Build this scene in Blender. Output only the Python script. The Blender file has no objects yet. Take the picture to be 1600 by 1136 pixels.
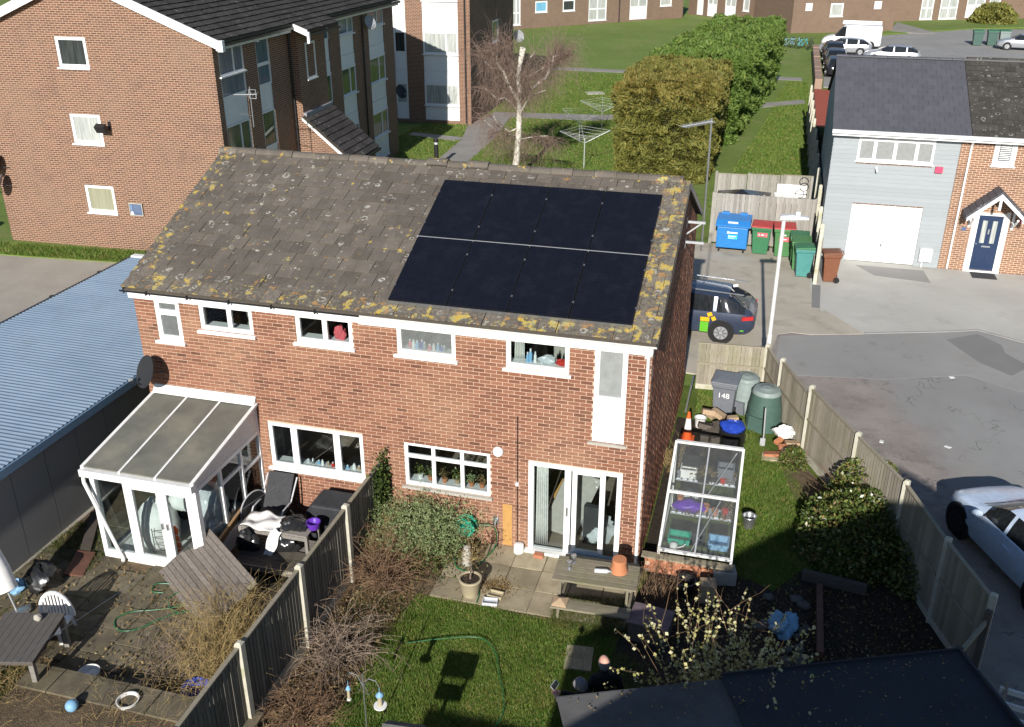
import bpy, math, random
import numpy as np
from mathutils import Vector, Matrix, Euler
R = math.radians
SC = bpy.context.scene
COL = SC.collection
rng = np.random.default_rng(7)
random.seed(11)

# ------------------------------------------------------------------ camera, sky, sun, exposure
cam_d = bpy.data.cameras.new('camera')
cam = bpy.data.objects.new('camera', cam_d)
COL.objects.link(cam)
cam.location = (1.66, -15.34, 11.52)
_yaw, _pitch = R(-15.285), R(25.089)
_fwd = Vector((math.sin(_yaw) * math.cos(_pitch), math.cos(_yaw) * math.cos(_pitch), -math.sin(_pitch)))
cam.rotation_euler = _fwd.to_track_quat('-Z', 'Y').to_euler()
cam_d.sensor_fit = 'HORIZONTAL'
cam_d.sensor_width = 36.0
cam_d.lens = 36.0 * 1506.67 / 1600.0
cam_d.clip_start = 0.1
cam_d.clip_end = 1500
SC.camera = cam

SUN_EL = 24.5
SUN_DIR = Vector((-0.042, 1.0, -math.tan(R(SUN_EL)) * 1.0)).normalized()
world = bpy.data.worlds.new('World')
SC.world = world
world.use_nodes = True
wn = world.node_tree
sky = wn.nodes.new('ShaderNodeTexSky')
sky.sky_type = 'NISHITA'
sky.sun_disc = False
sky.dust_density = 0.3
sky.ozone_density = 3.0
sky.air_density = 1.0
sky.sun_elevation = R(SUN_EL)
sky.sun_rotation = R(180.0 - 2.4)
bg = wn.nodes['Background']
bg.inputs['Strength'].default_value = 0.075
wn.links.new(sky.outputs[0], bg.inputs[0])
sun_d = bpy.data.lights.new('sun', 'SUN')
sun_d.energy = 5.0
sun_d.angle = R(0.53)
sun_d.color = (1.0, 0.96, 0.895)
sun = bpy.data.objects.new('sun', sun_d)
sun.rotation_euler = SUN_DIR.to_track_quat('-Z', 'Y').to_euler()
sun.location = (0, -40, 30)
COL.objects.link(sun)
SC.view_settings.view_transform = 'Standard'
SC.view_settings.look = 'None'
SC.view_settings.exposure = 0.45
SC.view_settings.gamma = 1.0
SC.view_settings.use_curve_mapping = False

# ------------------------------------------------------------------ node material helpers
class NT:
    def __init__(s, name):
        s.m = bpy.data.materials.new(name); s.m.use_nodes = True
        s.t = s.m.node_tree; s.b = s.t.nodes['Principled BSDF']; s.out = s.t.nodes['Material Output']
        s.n = s.t.nodes; s.geo = s.n.new('ShaderNodeNewGeometry'); s._r = None
    def L(s, a, b): s.t.links.new(a, b)
    def put(s, sock, v):
        if hasattr(v, 'is_output') or isinstance(v, bpy.types.NodeSocket): s.L(v, sock)
        else:
            if isinstance(v, (tuple, list)) and len(v) == 3 and sock.type == 'RGBA': v = (*v, 1)
            sock.default_value = v
    def pos(s, scale=(1, 1, 1), off=(0, 0, 0), src=None):
        mp = s.n.new('ShaderNodeMapping'); s.L(src or s.geo.outputs['Position'], mp.inputs[0])
        mp.inputs['Scale'].default_value = scale; mp.inputs['Location'].default_value = off
        return mp.outputs[0]
    def uv(s):
        return s.n.new('ShaderNodeTexCoord').outputs['UV']
    def noise(s, scale, detail=5, rough=.6, vec=None, dist=0.0, off=0.0):
        n = s.n.new('ShaderNodeTexNoise')
        s.L(vec if vec is not None else s.pos(off=(off, off * .7, off * .3)), n.inputs['Vector'])
        n.inputs['Scale'].default_value = scale; n.inputs['Detail'].default_value = detail
        n.inputs['Roughness'].default_value = rough; n.inputs['Distortion'].default_value = dist
        return n.outputs['Fac']
    def ramp(s, v, lo, hi, a=0.0, b=1.0):
        n = s.n.new('ShaderNodeMapRange'); s.put(n.inputs[0], v)
        n.inputs[1].default_value = lo; n.inputs[2].default_value = hi
        n.inputs[3].default_value = a; n.inputs[4].default_value = b
        return n.outputs[0]
    def mix(s, f, a, b, mode='MIX'):
        n = s.n.new('ShaderNodeMix'); n.data_type = 'RGBA'; n.blend_type = mode
        s.put(n.inputs[0], f); s.put(n.inputs[6], a); s.put(n.inputs[7], b)
        return n.outputs[2]
    def math(s, op, a, b=0.0, c=0.0):
        n = s.n.new('ShaderNodeMath'); n.operation = op
        s.put(n.inputs[0], a); s.put(n.inputs[1], b); s.put(n.inputs[2], c)
        return n.outputs[0]
    def rnd(s):
        if s._r is None:
            oi = s.n.new('ShaderNodeObjectInfo'); at = s.n.new('ShaderNodeAttribute'); at.attribute_name = 'rnd'
            s._r = s.math('FRACT', s.math('ADD', oi.outputs['Random'], at.outputs['Fac']))
        return s._r
    def cramp(s, v, stops):
        n = s.n.new('ShaderNodeValToRGB'); s.put(n.inputs[0], v); e = n.color_ramp.elements
        while len(e) < len(stops): e.new(0.5)
        for i, (p, c) in enumerate(stops):
            e[i].position = p; e[i].color = (*c, 1)
        return n.outputs[0]
    def bump(s, h, strength=.4, dist=.01):
        n = s.n.new('ShaderNodeBump'); s.put(n.inputs['Height'], h)
        n.inputs['Strength'].default_value = strength; n.inputs['Distance'].default_value = dist
        s.L(n.outputs[0], s.b.inputs['Normal'])
    def done(s, col=None, rough=.7, metal=0.0, spec=.3, **k):
        if col is not None: s.put(s.b.inputs['Base Color'], col)
        s.put(s.b.inputs['Roughness'], rough); s.b.inputs['Metallic'].default_value = metal
        s.b.inputs['Specular IOR Level'].default_value = spec
        for a, v in k.items(): s.put(s.b.inputs[a.replace('_', ' ')], v)
        return s.m

def surf(name, c1, c2=None, scale=6, lo=.35, hi=.65, rough=.7, var=0.0, bump=0.0, bscale=80, bdist=.004,
         layers=(), metal=0.0, spec=.3, stretch=(1, 1, 1), detail=6, **k):
    """general weathered surface: two colours by noise, per-piece brightness, stain layers (colour, scale, lo, hi)"""
    t = NT(name)
    v = t.pos(scale=stretch)
    col = t.mix(t.ramp(t.noise(scale, detail, vec=v), lo, hi), c1, c2 or c1)
    for i, (lc, ls, llo, lhi) in enumerate(layers):
        col = t.mix(t.ramp(t.noise(ls, 6, off=13.7 * (i + 1)), llo, lhi), col, lc)
    if var:
        f = t.ramp(t.rnd(), 0, 1, 1 - var, 1 + var)
        col = t.mix(1.0, col, f, 'MULTIPLY')
    if bump: t.bump(t.noise(bscale, 4, vec=v), bump, bdist)
    return t.done(col, rough, metal, spec, **k)

MAT = {}
M = MAT
# ---- masonry
def brick_unit(name, cols, var=.18):
    t = NT(name)
    c = t.cramp(t.rnd(), [(i / (len(cols) - 1), q) for i, q in enumerate(cols)])
    g = t.noise(55, 5)
    c = t.mix(t.ramp(g, .3, .75), c, t.mix(1.0, c, (.72, .70, .70), 'MULTIPLY'))
    c = t.mix(t.ramp(t.noise(.55, 4, off=3), .48, .72, 0, .5), c, (.36, .215, .135))
    c = t.mix(t.ramp(t.noise(1.7, 6, off=9), .62, .75, 0, .4), c, (.10, .075, .06))
    t.bump(g, .5, .004)
    return t.done(c, .85, 0, .2)
M['brick'] = brick_unit('red_multi_brick', [(.13, .058, .038), (.225, .098, .060), (.265, .118, .073), (.17, .075, .048), (.30, .142, .090), (.245, .108, .067), (.20, .087, .055)])
M['mortar'] = surf('pale_mortar', (.60, .435, .315), (.50, .36, .26), 9, bump=.3)
def brick_tex(name, c1, c2, mortar, dark=(.1, .06, .05), tint=None, msize=.011):
    t = NT(name)
    n = t.n.new('ShaderNodeTexBrick'); t.L(t.uv(), n.inputs['Vector'])
    n.inputs['Color1'].default_value = (*c1, 1); n.inputs['Color2'].default_value = (*c2, 1)
    n.inputs['Mortar'].default_value = (*mortar, 1); n.inputs['Scale'].default_value = 1
    n.inputs['Brick Width'].default_value = .225; n.inputs['Row Height'].default_value = .075
    n.inputs['Mortar Size'].default_value = msize; n.inputs['Mortar Smooth'].default_value = .1
    n.inputs['Bias'].default_value = 0.0
    c = n.outputs['Color']
    c = t.mix(t.ramp(t.noise(.35, 5), .5, .8, 0, .5), c, tint or (.24, .165, .115))
    c = t.mix(t.ramp(t.noise(.9, 6, off=5), .55, .8, 0, .45), c, dark)
    inv = t.math('SUBTRACT', 1.0, n.outputs['Fac'])
    t.bump(t.math('ADD', inv, t.math('MULTIPLY', t.noise(40, 4), .4)), .8, .008)
    return t.done(c, .85, 0, .2)
M['brick_flats'] = brick_tex('orange_brown_flats_brick', (.185, .088, .058), (.112, .056, .042), (.41, .29, .20))
M['brick_house'] = brick_tex('orange_house_brick', (.27, .135, .082), (.18, .088, .058), (.56, .42, .30))
M['brick_far'] = brick_tex('brown_terrace_brick', (.17, .105, .074), (.125, .078, .058), (.29, .215, .155))
# ---- roof tiles with lichen
def tile_mat(name, base, lich, yellow):
    t = NT(name)
    c = t.mix(t.ramp(t.noise(3, 6), .3, .7), base, tuple(x * .72 for x in base))
    c = t.mix(1.0, c, t.ramp(t.rnd(), 0, 1, .8, 1.2), 'MULTIPLY')
    c = t.mix(t.ramp(t.noise(38, 5), .55, .75, 0, .5), c, tuple(x * 1.7 for x in base))
    wob = t.n.new('ShaderNodeVectorMath'); wob.operation = 'ADD'
    nn = t.n.new('ShaderNodeTexNoise'); nn.inputs['Scale'].default_value = 14; t.L(t.geo.outputs['Position'], nn.inputs['Vector'])
    sc = t.n.new('ShaderNodeVectorMath'); sc.operation = 'SCALE'; sc.inputs['Scale'].default_value = .07
    t.L(nn.outputs['Color'], sc.inputs[0]); t.L(t.geo.outputs['Position'], wob.inputs[0]); t.L(sc.outputs[0], wob.inputs[1])
    def vor(scale, off):
        v = t.n.new('ShaderNodeTexVoronoi'); v.feature = 'F1'
        t.L(t.pos(off=(off, off, off), src=wob.outputs[0]), v.inputs['Vector']); v.inputs['Scale'].default_value = scale
        return v
    if lich:
        for scale, off, gate in ((2.6, 0, .36), (4.4, 7, .42), (7.5, 3, .55)):
            v = vor(scale, off)
            sep = t.n.new('ShaderNodeSeparateColor'); t.L(v.outputs['Color'], sep.inputs[0])
            rad = t.ramp(sep.outputs[0], 0, 1, .08, .20)
            d = t.math('ABSOLUTE', t.math('SUBTRACT', v.outputs['Distance'], rad))
            ring = t.math('MULTIPLY', t.ramp(d, .015, .05, 1, 0), t.ramp(sep.outputs[1], gate, gate + .02))
            ring = t.math('MULTIPLY', ring, t.ramp(t.noise(11, 3, off=off + 1), .4, .55))
            c = t.mix(t.math('MULTIPLY', ring, .75 * lich), c, (.50, .48, .42))
        c = t.mix(t.ramp(t.noise(60, 3, off=4), .66, .74, 0, .5 * lich), c, (.45, .43, .37))
    if yellow:
        sx = t.n.new('ShaderNodeSeparateXYZ'); t.L(t.geo.outputs['Position'], sx.inputs[0])
        x, y, z = sx.outputs
        nearR = t.ramp(x, -.75, -.3); nearL = t.math('MULTIPLY', t.ramp(x, -9.6, -10.3), .8)
        nearE = t.ramp(y, .42, 0); nearT = t.math('MULTIPLY', t.ramp(y, 3.6, 4.0), .4)
        edge = t.math('MAXIMUM', t.math('MAXIMUM', nearR, nearL), t.math('MAXIMUM', t.math('MULTIPLY', nearE, .85), nearT))
        v = vor(5.0, 1); sep = t.n.new('ShaderNodeSeparateColor'); t.L(v.outputs['Color'], sep.inputs[0])
        blob = t.math('ADD', t.math('ADD', t.noise(4.2, 7, .65, off=2), t.math('MULTIPLY', t.noise(1.1, 2, off=41), .16)), t.math('MULTIPLY_ADD', edge, .115, -.08))
        m1 = t.ramp(blob, .645, .69)
        yc = t.mix(t.ramp(t.noise(9, 3, off=31), .45, .6), (.48, .33, .055), (.34, .31, .14))
        c = t.mix(t.math('MULTIPLY', m1, .95 * yellow), c, yc)
        m2 = t.ramp(t.math('ADD', t.noise(5, 6, .7, off=17), t.math('MULTIPLY', edge, .08)), .655, .69)
        c = t.mix(t.math('MULTIPLY', m2, .8 * yellow), c, (.36, .19, .06))
        gr = t.ramp(t.math('ADD', t.noise(16, 5, off=23), t.math('MULTIPLY', edge, .2)), .66, .74)
        c = t.mix(t.math('MULTIPLY', gr, .2), c, (.34, .32, .25))
    t.bump(t.noise(70, 4), .5, .004)
    return t.done(c, .9, 0, .15)
M['tile'] = tile_mat('grey_brown_lichened_tile', (.14, .12, .10), 1.0, 1.0)
M['tile_flats'] = tile_mat('dark_grey_flats_tile', (.062, .056, .052), .5, 0)
M['tile_slate'] = surf('smooth_blue_grey_tile', (.092, .092, .105), (.083, .083, .094), 3, var=.07, bump=.3, rough=.65)
M['tile_old'] = tile_mat('mossy_dark_tile', (.075, .068, .06), .8, 0)
# ---- painted, metal, plastics
M['white'] = surf('white_upvc', (.80, .80, .79), (.76, .76, .75), 4, rough=.35, spec=.5)
M['white_old'] = surf('weathered_white_paint', (.74, .73, .70), (.60, .59, .55), 5, .45, .75, rough=.5, layers=(((.3, .28, .23), 18, .66, .8),))
M['sill'] = surf('white_sill', (.72, .71, .68), (.62, .60, .56), 12, rough=.5)
M['black'] = surf('black_plastic', (.018, .018, .02), rough=.4, spec=.5)
M['dark_grey'] = surf('charcoal_cover', (.035, .036, .04), (.025, .026, .03), 9, rough=.6, bump=.4, bscale=12, bdist=.02)
M['steel'] = surf('galvanised_steel', (.52, .53, .54), (.42, .43, .44), 14, rough=.38, metal=.85)
M['alu'] = surf('aluminium', (.66, .67, .68), (.55, .56, .58), 10, rough=.4, metal=.5)
M['lead'] = surf('grey_lead', (.22, .22, .24), (.30, .30, .31), 5, rough=.6)
M['post_paint'] = surf('pale_lamp_column', (.62, .62, .60), (.55, .55, .53), 6, rough=.5)
def plain(name, c, rough=.5, **k):
    M[name] = surf(name, c, tuple(x * .86 for x in c), 9, rough=rough, **k)
plain('blue_bin', (.03, .20, .52), .4, spec=.4)
plain('green_bin', (.075, .20, .075), .45)
plain('teal_bin', (.075, .25, .23), .45)
plain('dark_green_bin', (.05, .18, .085), .45)
plain('red_lid', (.42, .05, .05), .45)
plain('brown_bin', (.19, .075, .04), .5)
plain('grey_bin', (.16, .17, .19), .45)
plain('compost_green', (.07, .125, .105), .45)
plain('compost_pale', (.24, .29, .275), .5)
plain('sticker_pink', (.70, .13, .15), .5)
plain('sticker_cyan', (.05, .50, .68), .5)
plain('terracotta', (.50, .20, .095), .8)
plain('glazed_cream', (.42, .36, .24), .5)
plain('orange', (.80, .13, .03), .5)
plain('purple', (.12, .035, .38), .4)
plain('cobalt', (.022, .06, .38), .35)
plain('lime', (.40, .75, .03), .5)
plain('red', (.55, .04, .03), .5)
plain('hose_green', (.012, .13, .05), .4)
plain('reel_green', (.02, .34, .22), .4)
plain('door_blue', (.016, .034, .085), .35, spec=.5)
plain('cloth_white', (.78, .77, .74), .9)
plain('bag_clear', (.55, .57, .58), .3)
plain('bag_black', (.02, .02, .021), .25, spec=.6)
plain('light_blue', (.22, .42, .62), .5)
plain('stone', (.42, .39, .34), .9, bump=.5)
plain('clay_brick', (.42, .17, .09), .9, bump=.5)
plain('cardboard', (.42, .30, .19), .8)
plain('rust', (.16, .07, .04), .8)
plain('curtain', (.70, .68, .64), .9)
plain('skin', (.62, .33, .25), .5)
plain('jacket', (.014, .014, .017), .85)
plain('hair_grey', (.20, .19, .20), .8)
plain('trousers', (.03, .035, .05), .9)
plain('rubber', (.016, .016, .016), .8)
plain('alloy', (.6, .6, .62), .3, metal=.6)
plain('car_grey', (.055, .07, .11), .22, metal=.35, spec=.6)
plain('car_shaded_white', (.62, .73, .88), .18, spec=.6)  # white car paint with the blue of sky-lit shade mixed in
plain('car_silver', (.45, .46, .48), .25, metal=.5)
plain('car_black', (.02, .02, .024), .2, spec=.6)
plain('car_red', (.09, .012, .012), .25, spec=.6)
plain('van_white', (.78, .78, .78), .3, spec=.5)
plain('taxi_yellow', (.75, .42, .02), .35)
plain('taxi_green', (.12, .42, .03), .35)
plain('lamp_glow', (.5, .03, .03), .3)
plain('table_dark', (.115, .105, .095), .9, bump=.4)
plain('plank_pink', (.33, .22, .165), .9, bump=.4)
plain('blind', (.27, .275, .27), .35)
plain('stone_shaded', (.13, .12, .105), .95, bump=.5)  # stone colour darkened to carry the deep shade of the bed
plain('clamp_grey', (.22, .22, .23), .4, metal=.6)
plain('rust_red', (.36, .085, .05), .8)
plain('panel_frame', (.012, .012, .014), .4)
plain('steel_blue', (.16, .25, .36), .5)
plain('birch_twig', (.215, .15, .12), .9)
plain('twig_brown', (.20, .125, .075), .9, var=.3)
plain('twig_grey', (.25, .19, .145), .9, var=.3)
plain('twig_straw', (.34, .25, .11), .9, var=.3)
plain('paper', (.78, .77, .74), .9)
plain('interior', (.42, .39, .35), .9)
plain('interior_floor', (.26, .21, .16), .8)
plain('interior_dark', (.05, .05, .052), .9)
plain('wood_light', (.40, .25, .12), .7)
plain('ochre', (.47, .26, .085), .85, bump=.5)
plain('dish_grey', (.32, .33, .34), .5)
plain('dish_dark', (.028, .028, .03), .5)
plain('mat_dark', (.06, .06, .062), .95)
plain('red_box', (.62, .07, .14), .5)
plain('number_blue', (.10, .13, .22), .5)
plain('zinc_galv', (.40, .41, .42), .35, metal=.8)
# timber
def wood(name, c1, c2, var=.2, green=0.0, axis=(9, 9, .7)):
    t = NT(name)
    v = t.pos(scale=axis)
    c = t.mix(t.ramp(t.noise(6, 6, .65, vec=v), .3, .7), c1, c2)
    c = t.mix(1.0, c, t.ramp(t.rnd(), 0, 1, 1 - var, 1 + var), 'MULTIPLY')
    if green: c = t.mix(t.ramp(t.noise(1.3, 5, off=6), .45, .7, 0, green), c, (.17, .18, .055))
    t.bump(t.noise(9, 5, vec=v), .5, .005)
    return t.done(c, .9, 0, .15)
M['fence'] = wood('weathered_grey_fence_board', (.36, .32, .255), (.23, .205, .165), .2, .35)
M['fence_left'] = wood('grey_brown_fence_board', (.20, .185, .16), (.13, .118, .10), .22, .1)
M['bin_fence'] = wood('silver_grey_fence_board', (.345, .325, .29), (.22, .205, .18), .2, 0)
M['post'] = surf('concrete_post', (.52, .49, .41), (.42, .40, .32), 5, bump=.4, layers=(((.30, .30, .14), 3, .55, .75),))
M['table_wood'] = wood('grey_mossy_table_timber', (.25, .22, .165), (.15, .13, .09), .2, .35, (1.2, 9, 9))
M['deck_wood'] = wood('grey_decking_timber', (.27, .25, .225), (.18, .165, .145), .18, 0, (4, 4, 4))
M['screen_wood'] = wood('brown_grey_screen_board', (.19, .17, .15), (.11, .09, .078), .2, 0, (3, 3, 3))
M['dark_wood'] = wood('dark_damp_timber', (.12, .10, .085), (.07, .06, .05), .2, .1, (2, 9, 9))
M['rail_wood'] = wood('fence_rail_timber', (.33, .29, .22), (.24, .21, .16), .1, .25, (3, 3, 3))
M['rust_timber'] = surf('brown_stained_post', (.16, .075, .05), (.11, .055, .04), 6, bump=.4)
# ---- ground
def ground(name, cols, scales, rough=.95, bump=.5, bscale=120, bdist=.01, extra=()):
    t = NT(name)
    c = t.mix(t.ramp(t.noise(scales[0], 8), .35, .65), cols[0], cols[1])
    if len(cols) > 2: c = t.mix(t.ramp(t.noise(scales[1], 8, off=4), .5, .7), c, cols[2])
    for i, (lc, ls, lo, hi, k) in enumerate(extra):
        c = t.mix(t.ramp(t.noise(ls, 7, off=9 + 6 * i), lo, hi, 0, k), c, lc)
    t.bump(t.noise(bscale, 4), bump, bdist)
    return t.done(c, rough, 0, .2)
M['lawn'] = ground('mown_lawn', [(.08, .125, .02), (.12, .17, .03), (.17, .18, .05)], (.6, 1.6), bump=1.0, bscale=55, bdist=.04, extra=(((.03, .085, .008), 9, .5, .7, .7), ((.17, .16, .055), 3.5, .66, .8, .6)))
M['lawn_far'] = ground('far_lawn', [(.145, .205, .045), (.185, .25, .06), (.22, .245, .085)], (.12, .5), bump=1.0, bscale=30, bdist=.05, extra=(((.075, .14, .02), 2.2, .5, .7, .5), ((.15, .17, .05), .8, .6, .8, .5)))
M['asphalt'] = ground('worn_asphalt', [(.31, .30, .285), (.26, .252, .24), (.28, .27, .25)], (.3, .9), bscale=160, extra=(((.12, .115, .11), 1.2, .6, .72, .45), ((.36, .34, .31), 70, .62, .75, .5)))
M['asphalt_smooth'] = ground('smooth_grey_asphalt', [(.25, .255, .255), (.22, .222, .222)], (.5, 1), bscale=200, bump=.3)
M['asphalt_rough'] = ground('stony_brown_asphalt', [(.265, .235, .21), (.20, .178, .165), (.17, .15, .14)], (.8, 2), bscale=90, bump=1.0, extra=(((.42, .38, .33), 45, .6, .72, .7), ((.10, .09, .085), 30, .6, .75, .6)))
M['concrete'] = ground('pale_concrete_drive', [(.50, .485, .44), (.41, .395, .36), (.45, .43, .385)], (.35, 1), bscale=150, extra=(((.22, .21, .19), .7, .55, .75, .45), ((.5, .48, .44), 2.5, .6, .75, .4)))
M['concrete_pad'] = ground('stained_concrete_pad', [(.46, .41, .335), (.38, .34, .28), (.41, .365, .30)], (.6, 1.5), bscale=110, extra=(((.24, .21, .15), 1.4, .52, .7, .5), ((.5, .46, .38), 30, .6, .75, .35)))
def road():
    t = NT('road_surface')
    a = t.mix(t.ramp(t.noise(.9, 8), .35, .65), (.30, .262, .235), (.225, .198, .18))
    a = t.mix(t.ramp(t.noise(2.2, 8, off=4), .55, .72, 0, .7), a, (.15, .132, .122))
    a = t.mix(t.ramp(t.noise(45, 6, off=9), .58, .7, 0, .75), a, (.46, .42, .37))
    a = t.mix(t.ramp(t.noise(30, 6, off=15), .6, .75, 0, .6), a, (.11, .10, .095))
    b = t.mix(t.ramp(t.noise(.5, 7, off=2), .35, .65), (.285, .28, .268), (.245, .24, .23))
    b = t.mix(t.ramp(t.noise(70, 4, off=21), .66, .75, 0, .4), b, (.36, .35, .33))
    sx = t.n.new('ShaderNodeSeparateXYZ'); t.L(t.geo.outputs['Position'], sx.inputs[0])
    d = t.math('ADD', sx.outputs[0], t.math('MULTIPLY', t.math('SUBTRACT', sx.outputs[1], 8.5), .30))
    d = t.math('ADD', d, t.math('MULTIPLY', t.math('SUBTRACT', t.noise(1.2, 6, off=33), .5), 2.2))
    c = t.mix(t.ramp(d, 4.9, 6.3), a, b)
    c = t.mix(t.ramp(t.noise(1.1, 6, .7, vec=t.pos(scale=(.5, 1.6, 1))), .6, .75, 0, .45), c, (.105, .10, .098))
    v = t.n.new('ShaderNodeTexVoronoi'); v.feature = 'DISTANCE_TO_EDGE'; v.inputs['Scale'].default_value = .55
    wv = t.n.new('ShaderNodeVectorMath'); wv.operation = 'ADD'; nz = t.n.new('ShaderNodeTexNoise'); nz.inputs['Scale'].default_value = 2.5; nz.inputs['Detail'].default_value = 6
    t.L(t.geo.outputs['Position'], nz.inputs['Vector']); t.L(t.geo.outputs['Position'], wv.inputs[0]); t.L(nz.outputs['Color'], wv.inputs[1]); t.L(wv.outputs[0], v.inputs['Vector'])
    c = t.mix(t.math('MULTIPLY', t.ramp(v.outputs['Distance'], .004, .012, 1, 0), t.ramp(t.noise(.7, 3, off=50), .5, .6, 0, .6)), c, (.07, .066, .062))
    t.bump(t.noise(120, 4), .5, .008)
    return t.done(c, .95, 0, .2)
M['road'] = road()
M['patch_dark'] = ground('dark_tarmac_patch', [(.225, .22, .212), (.20, .198, .19)], (.6, 1), bscale=160)
M['gravel'] = ground('pale_gravel', [(.40, .365, .31), (.31, .28, .24), (.36, .33, .28)], (.5, 20), bscale=45, bump=1.0, bdist=.02, extra=(((.52, .48, .42), 38, .55, .7, .6),))
M['soil'] = ground('dark_garden_soil', [(.045, .034, .025), (.03, .023, .018), (.065, .05, .034)], (2, 9), bscale=40, bump=1.0, bdist=.03, extra=(((.14, .11, .07), 22, .58, .72, .7),))
M['soil_dry'] = ground('dry_leaf_litter', [(.16, .115, .07), (.10, .075, .048), (.20, .15, .09)], (3, 14), bscale=45, bump=1.0, bdist=.03)
M['path_far'] = ground('tarmac_path', [(.30, .28, .255), (.25, .235, .215)], (.8, 2), bscale=60)
def slab_mat(name, c1, c2, moss):
    t = NT(name)
    c = t.mix(t.ramp(t.noise(3, 7), .35, .65), c1, c2)
    c = t.mix(1.0, c, t.ramp(t.rnd(), 0, 1, .74, 1.2), 'MULTIPLY')
    c = t.mix(t.ramp(t.noise(1.6, 8, .7, off=8), .47, .68, 0, moss), c, (.12, .105, .055))
    c = t.mix(t.ramp(t.noise(.8, 8, .7, off=18), .5, .7, 0, moss), c, (.075, .06, .042))
    c = t.mix(t.ramp(t.noise(28, 4, off=2), .6, .75, 0, .4), c, (.12, .10, .07))
    t.bump(t.noise(60, 5), .5, .006)
    return t.done(c, .92, 0, .2)
M['slab'] = slab_mat('buff_paving_slab', (.40, .34, .235), (.31, .265, .18), .4)
M['slab_dirty'] = slab_mat('dirty_paving_slab', (.17, .142, .095), (.095, .08, .058), .6)
M['pebbledash'] = surf('dark_pebbledash', (.30, .29, .285), (.16, .155, .15), 60, .4, .62, bump=1.0, bscale=90, bdist=.012, rough=.95)
def corr(name):
    t = NT(name)
    c = t.mix(t.ramp(t.noise(.7, 6), .4, .7), (.215, .285, .365), (.175, .24, .315))
    c = t.mix(t.ramp(t.noise(6, 6, vec=t.pos(scale=(.25, 3, 1))), .5, .75, 0, .6), c, (.25, .31, .38))
    c = t.mix(t.ramp(t.noise(90, 3, off=3), .62, .7, 0, .6), c, (.10, .14, .20))
    sx = t.n.new('ShaderNodeSeparateXYZ'); t.L(t.geo.outputs['Position'], sx.inputs[0])
    lap = t.math('FRACT', t.math('DIVIDE', sx.outputs[1], .985))
    c = t.mix(t.math('MULTIPLY', t.ramp(lap, .0, .05, .7, 0), t.ramp(t.noise(4, 4, off=60), .3, .6)), c, (.12, .165, .23))
    c = t.mix(t.ramp(t.noise(1.6, 7, .7, off=44), .52, .75, 0, .55), c, (.17, .21, .25))
    return t.done(c, .55, .0, .35)
M['corrugated'] = corr('blue_grey_corrugated_sheet')
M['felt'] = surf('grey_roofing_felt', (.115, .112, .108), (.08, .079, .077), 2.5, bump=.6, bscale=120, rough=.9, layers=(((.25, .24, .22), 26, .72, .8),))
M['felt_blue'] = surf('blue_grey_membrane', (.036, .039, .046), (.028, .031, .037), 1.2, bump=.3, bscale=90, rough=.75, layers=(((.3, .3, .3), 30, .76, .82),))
M['cladding'] = surf('pale_blue_grey_cladding', (.30, .325, .335), (.285, .31, .32), 2, rough=.6, stretch=(1, 1, 6), var=.04)
M['cladding_side'] = M['cladding']
M['garage_white'] = surf('white_garage_door', (.82, .82, .82), (.79, .79, .79), 2, rough=.5)
M['panel_white'] = surf('white_infill_panel', (.80, .80, .80), (.76, .76, .76), 2, rough=.5)
M['poly_roof'] = surf('algae_stained_polycarbonate', (.165, .16, .13), (.115, .113, .095), 2.2, .35, .7, rough=.45, layers=(((.215, .20, .155), 1.1, .5, .7), ((.42, .41, .36), 24, .7, .78)))
# glass: thin see-through pane with a real fresnel reflection
def glass(name, tint=(.86, .9, .9), frost=None):
    t = NT(name)
    tr = t.n.new('ShaderNodeBsdfTransparent'); tr.inputs[0].default_value = (*tint, 1)
    gl = t.n.new('ShaderNodeBsdfGlossy'); gl.inputs['Roughness'].default_value = .02
    lw = t.n.new('ShaderNodeLayerWeight'); lw.inputs[0].default_value = .5; fr = t.n.new('ShaderNodeMath'); fr.operation = 'MULTIPLY_ADD'; fr.inputs[1].default_value = .75; fr.inputs[2].default_value = .035; t.L(t.math('POWER', lw.outputs['Facing'], 4.5), fr.inputs[0])
    mx = t.n.new('ShaderNodeMixShader'); t.L(fr.outputs[0], mx.inputs[0]); t.L(tr.outputs[0], mx.inputs[1]); t.L(gl.outputs[0], mx.inputs[2])
    if frost:
        df = t.n.new('ShaderNodeBsdfDiffuse'); df.inputs[0].default_value = (*frost[0], 1)
        m2 = t.n.new('ShaderNodeMixShader')
        t.put(m2.inputs[0], t.ramp(t.noise(5, 5), .3, .7, frost[1] * .7, frost[1])); t.L(mx.outputs[0], m2.inputs[1]); t.L(df.outputs[0], m2.inputs[2])
        t.L(m2.outputs[0], t.out.inputs[0])
    else: t.L(mx.outputs[0], t.out.inputs[0])
    return t.m
M['glass'] = glass('clear_window_glass')
M['glass_frosted'] = glass('dusty_glass', frost=((.45, .46, .45), .22))
M['glass_obscure'] = glass('obscured_glass', frost=((.36, .37, .36), .75))
M['glass_greenhouse'] = glass('greenhouse_glass', (.9, .92, .92), frost=((.5, .5, .48), .07))
def pane_mat(name, c1, c2, rough=.06):
    t = NT(name)
    v = t.pos(scale=(5, 5, .25))
    return t.done(t.mix(t.ramp(t.noise(3, 3, vec=v), .4, .6), c1, c2), rough, 0, .55)
M['pane_dark'] = pane_mat('dark_room_pane', (.025, .03, .032), (.05, .055, .055))
M['pane_sky'] = pane_mat('painted_sky_reflection', (.10, .15, .18), (.17, .22, .25), .05)  # bluish sky reflection painted into the pane colour
M['pane_net'] = pane_mat('net_curtained_pane', (.30, .32, .30), (.46, .47, .44))
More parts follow.
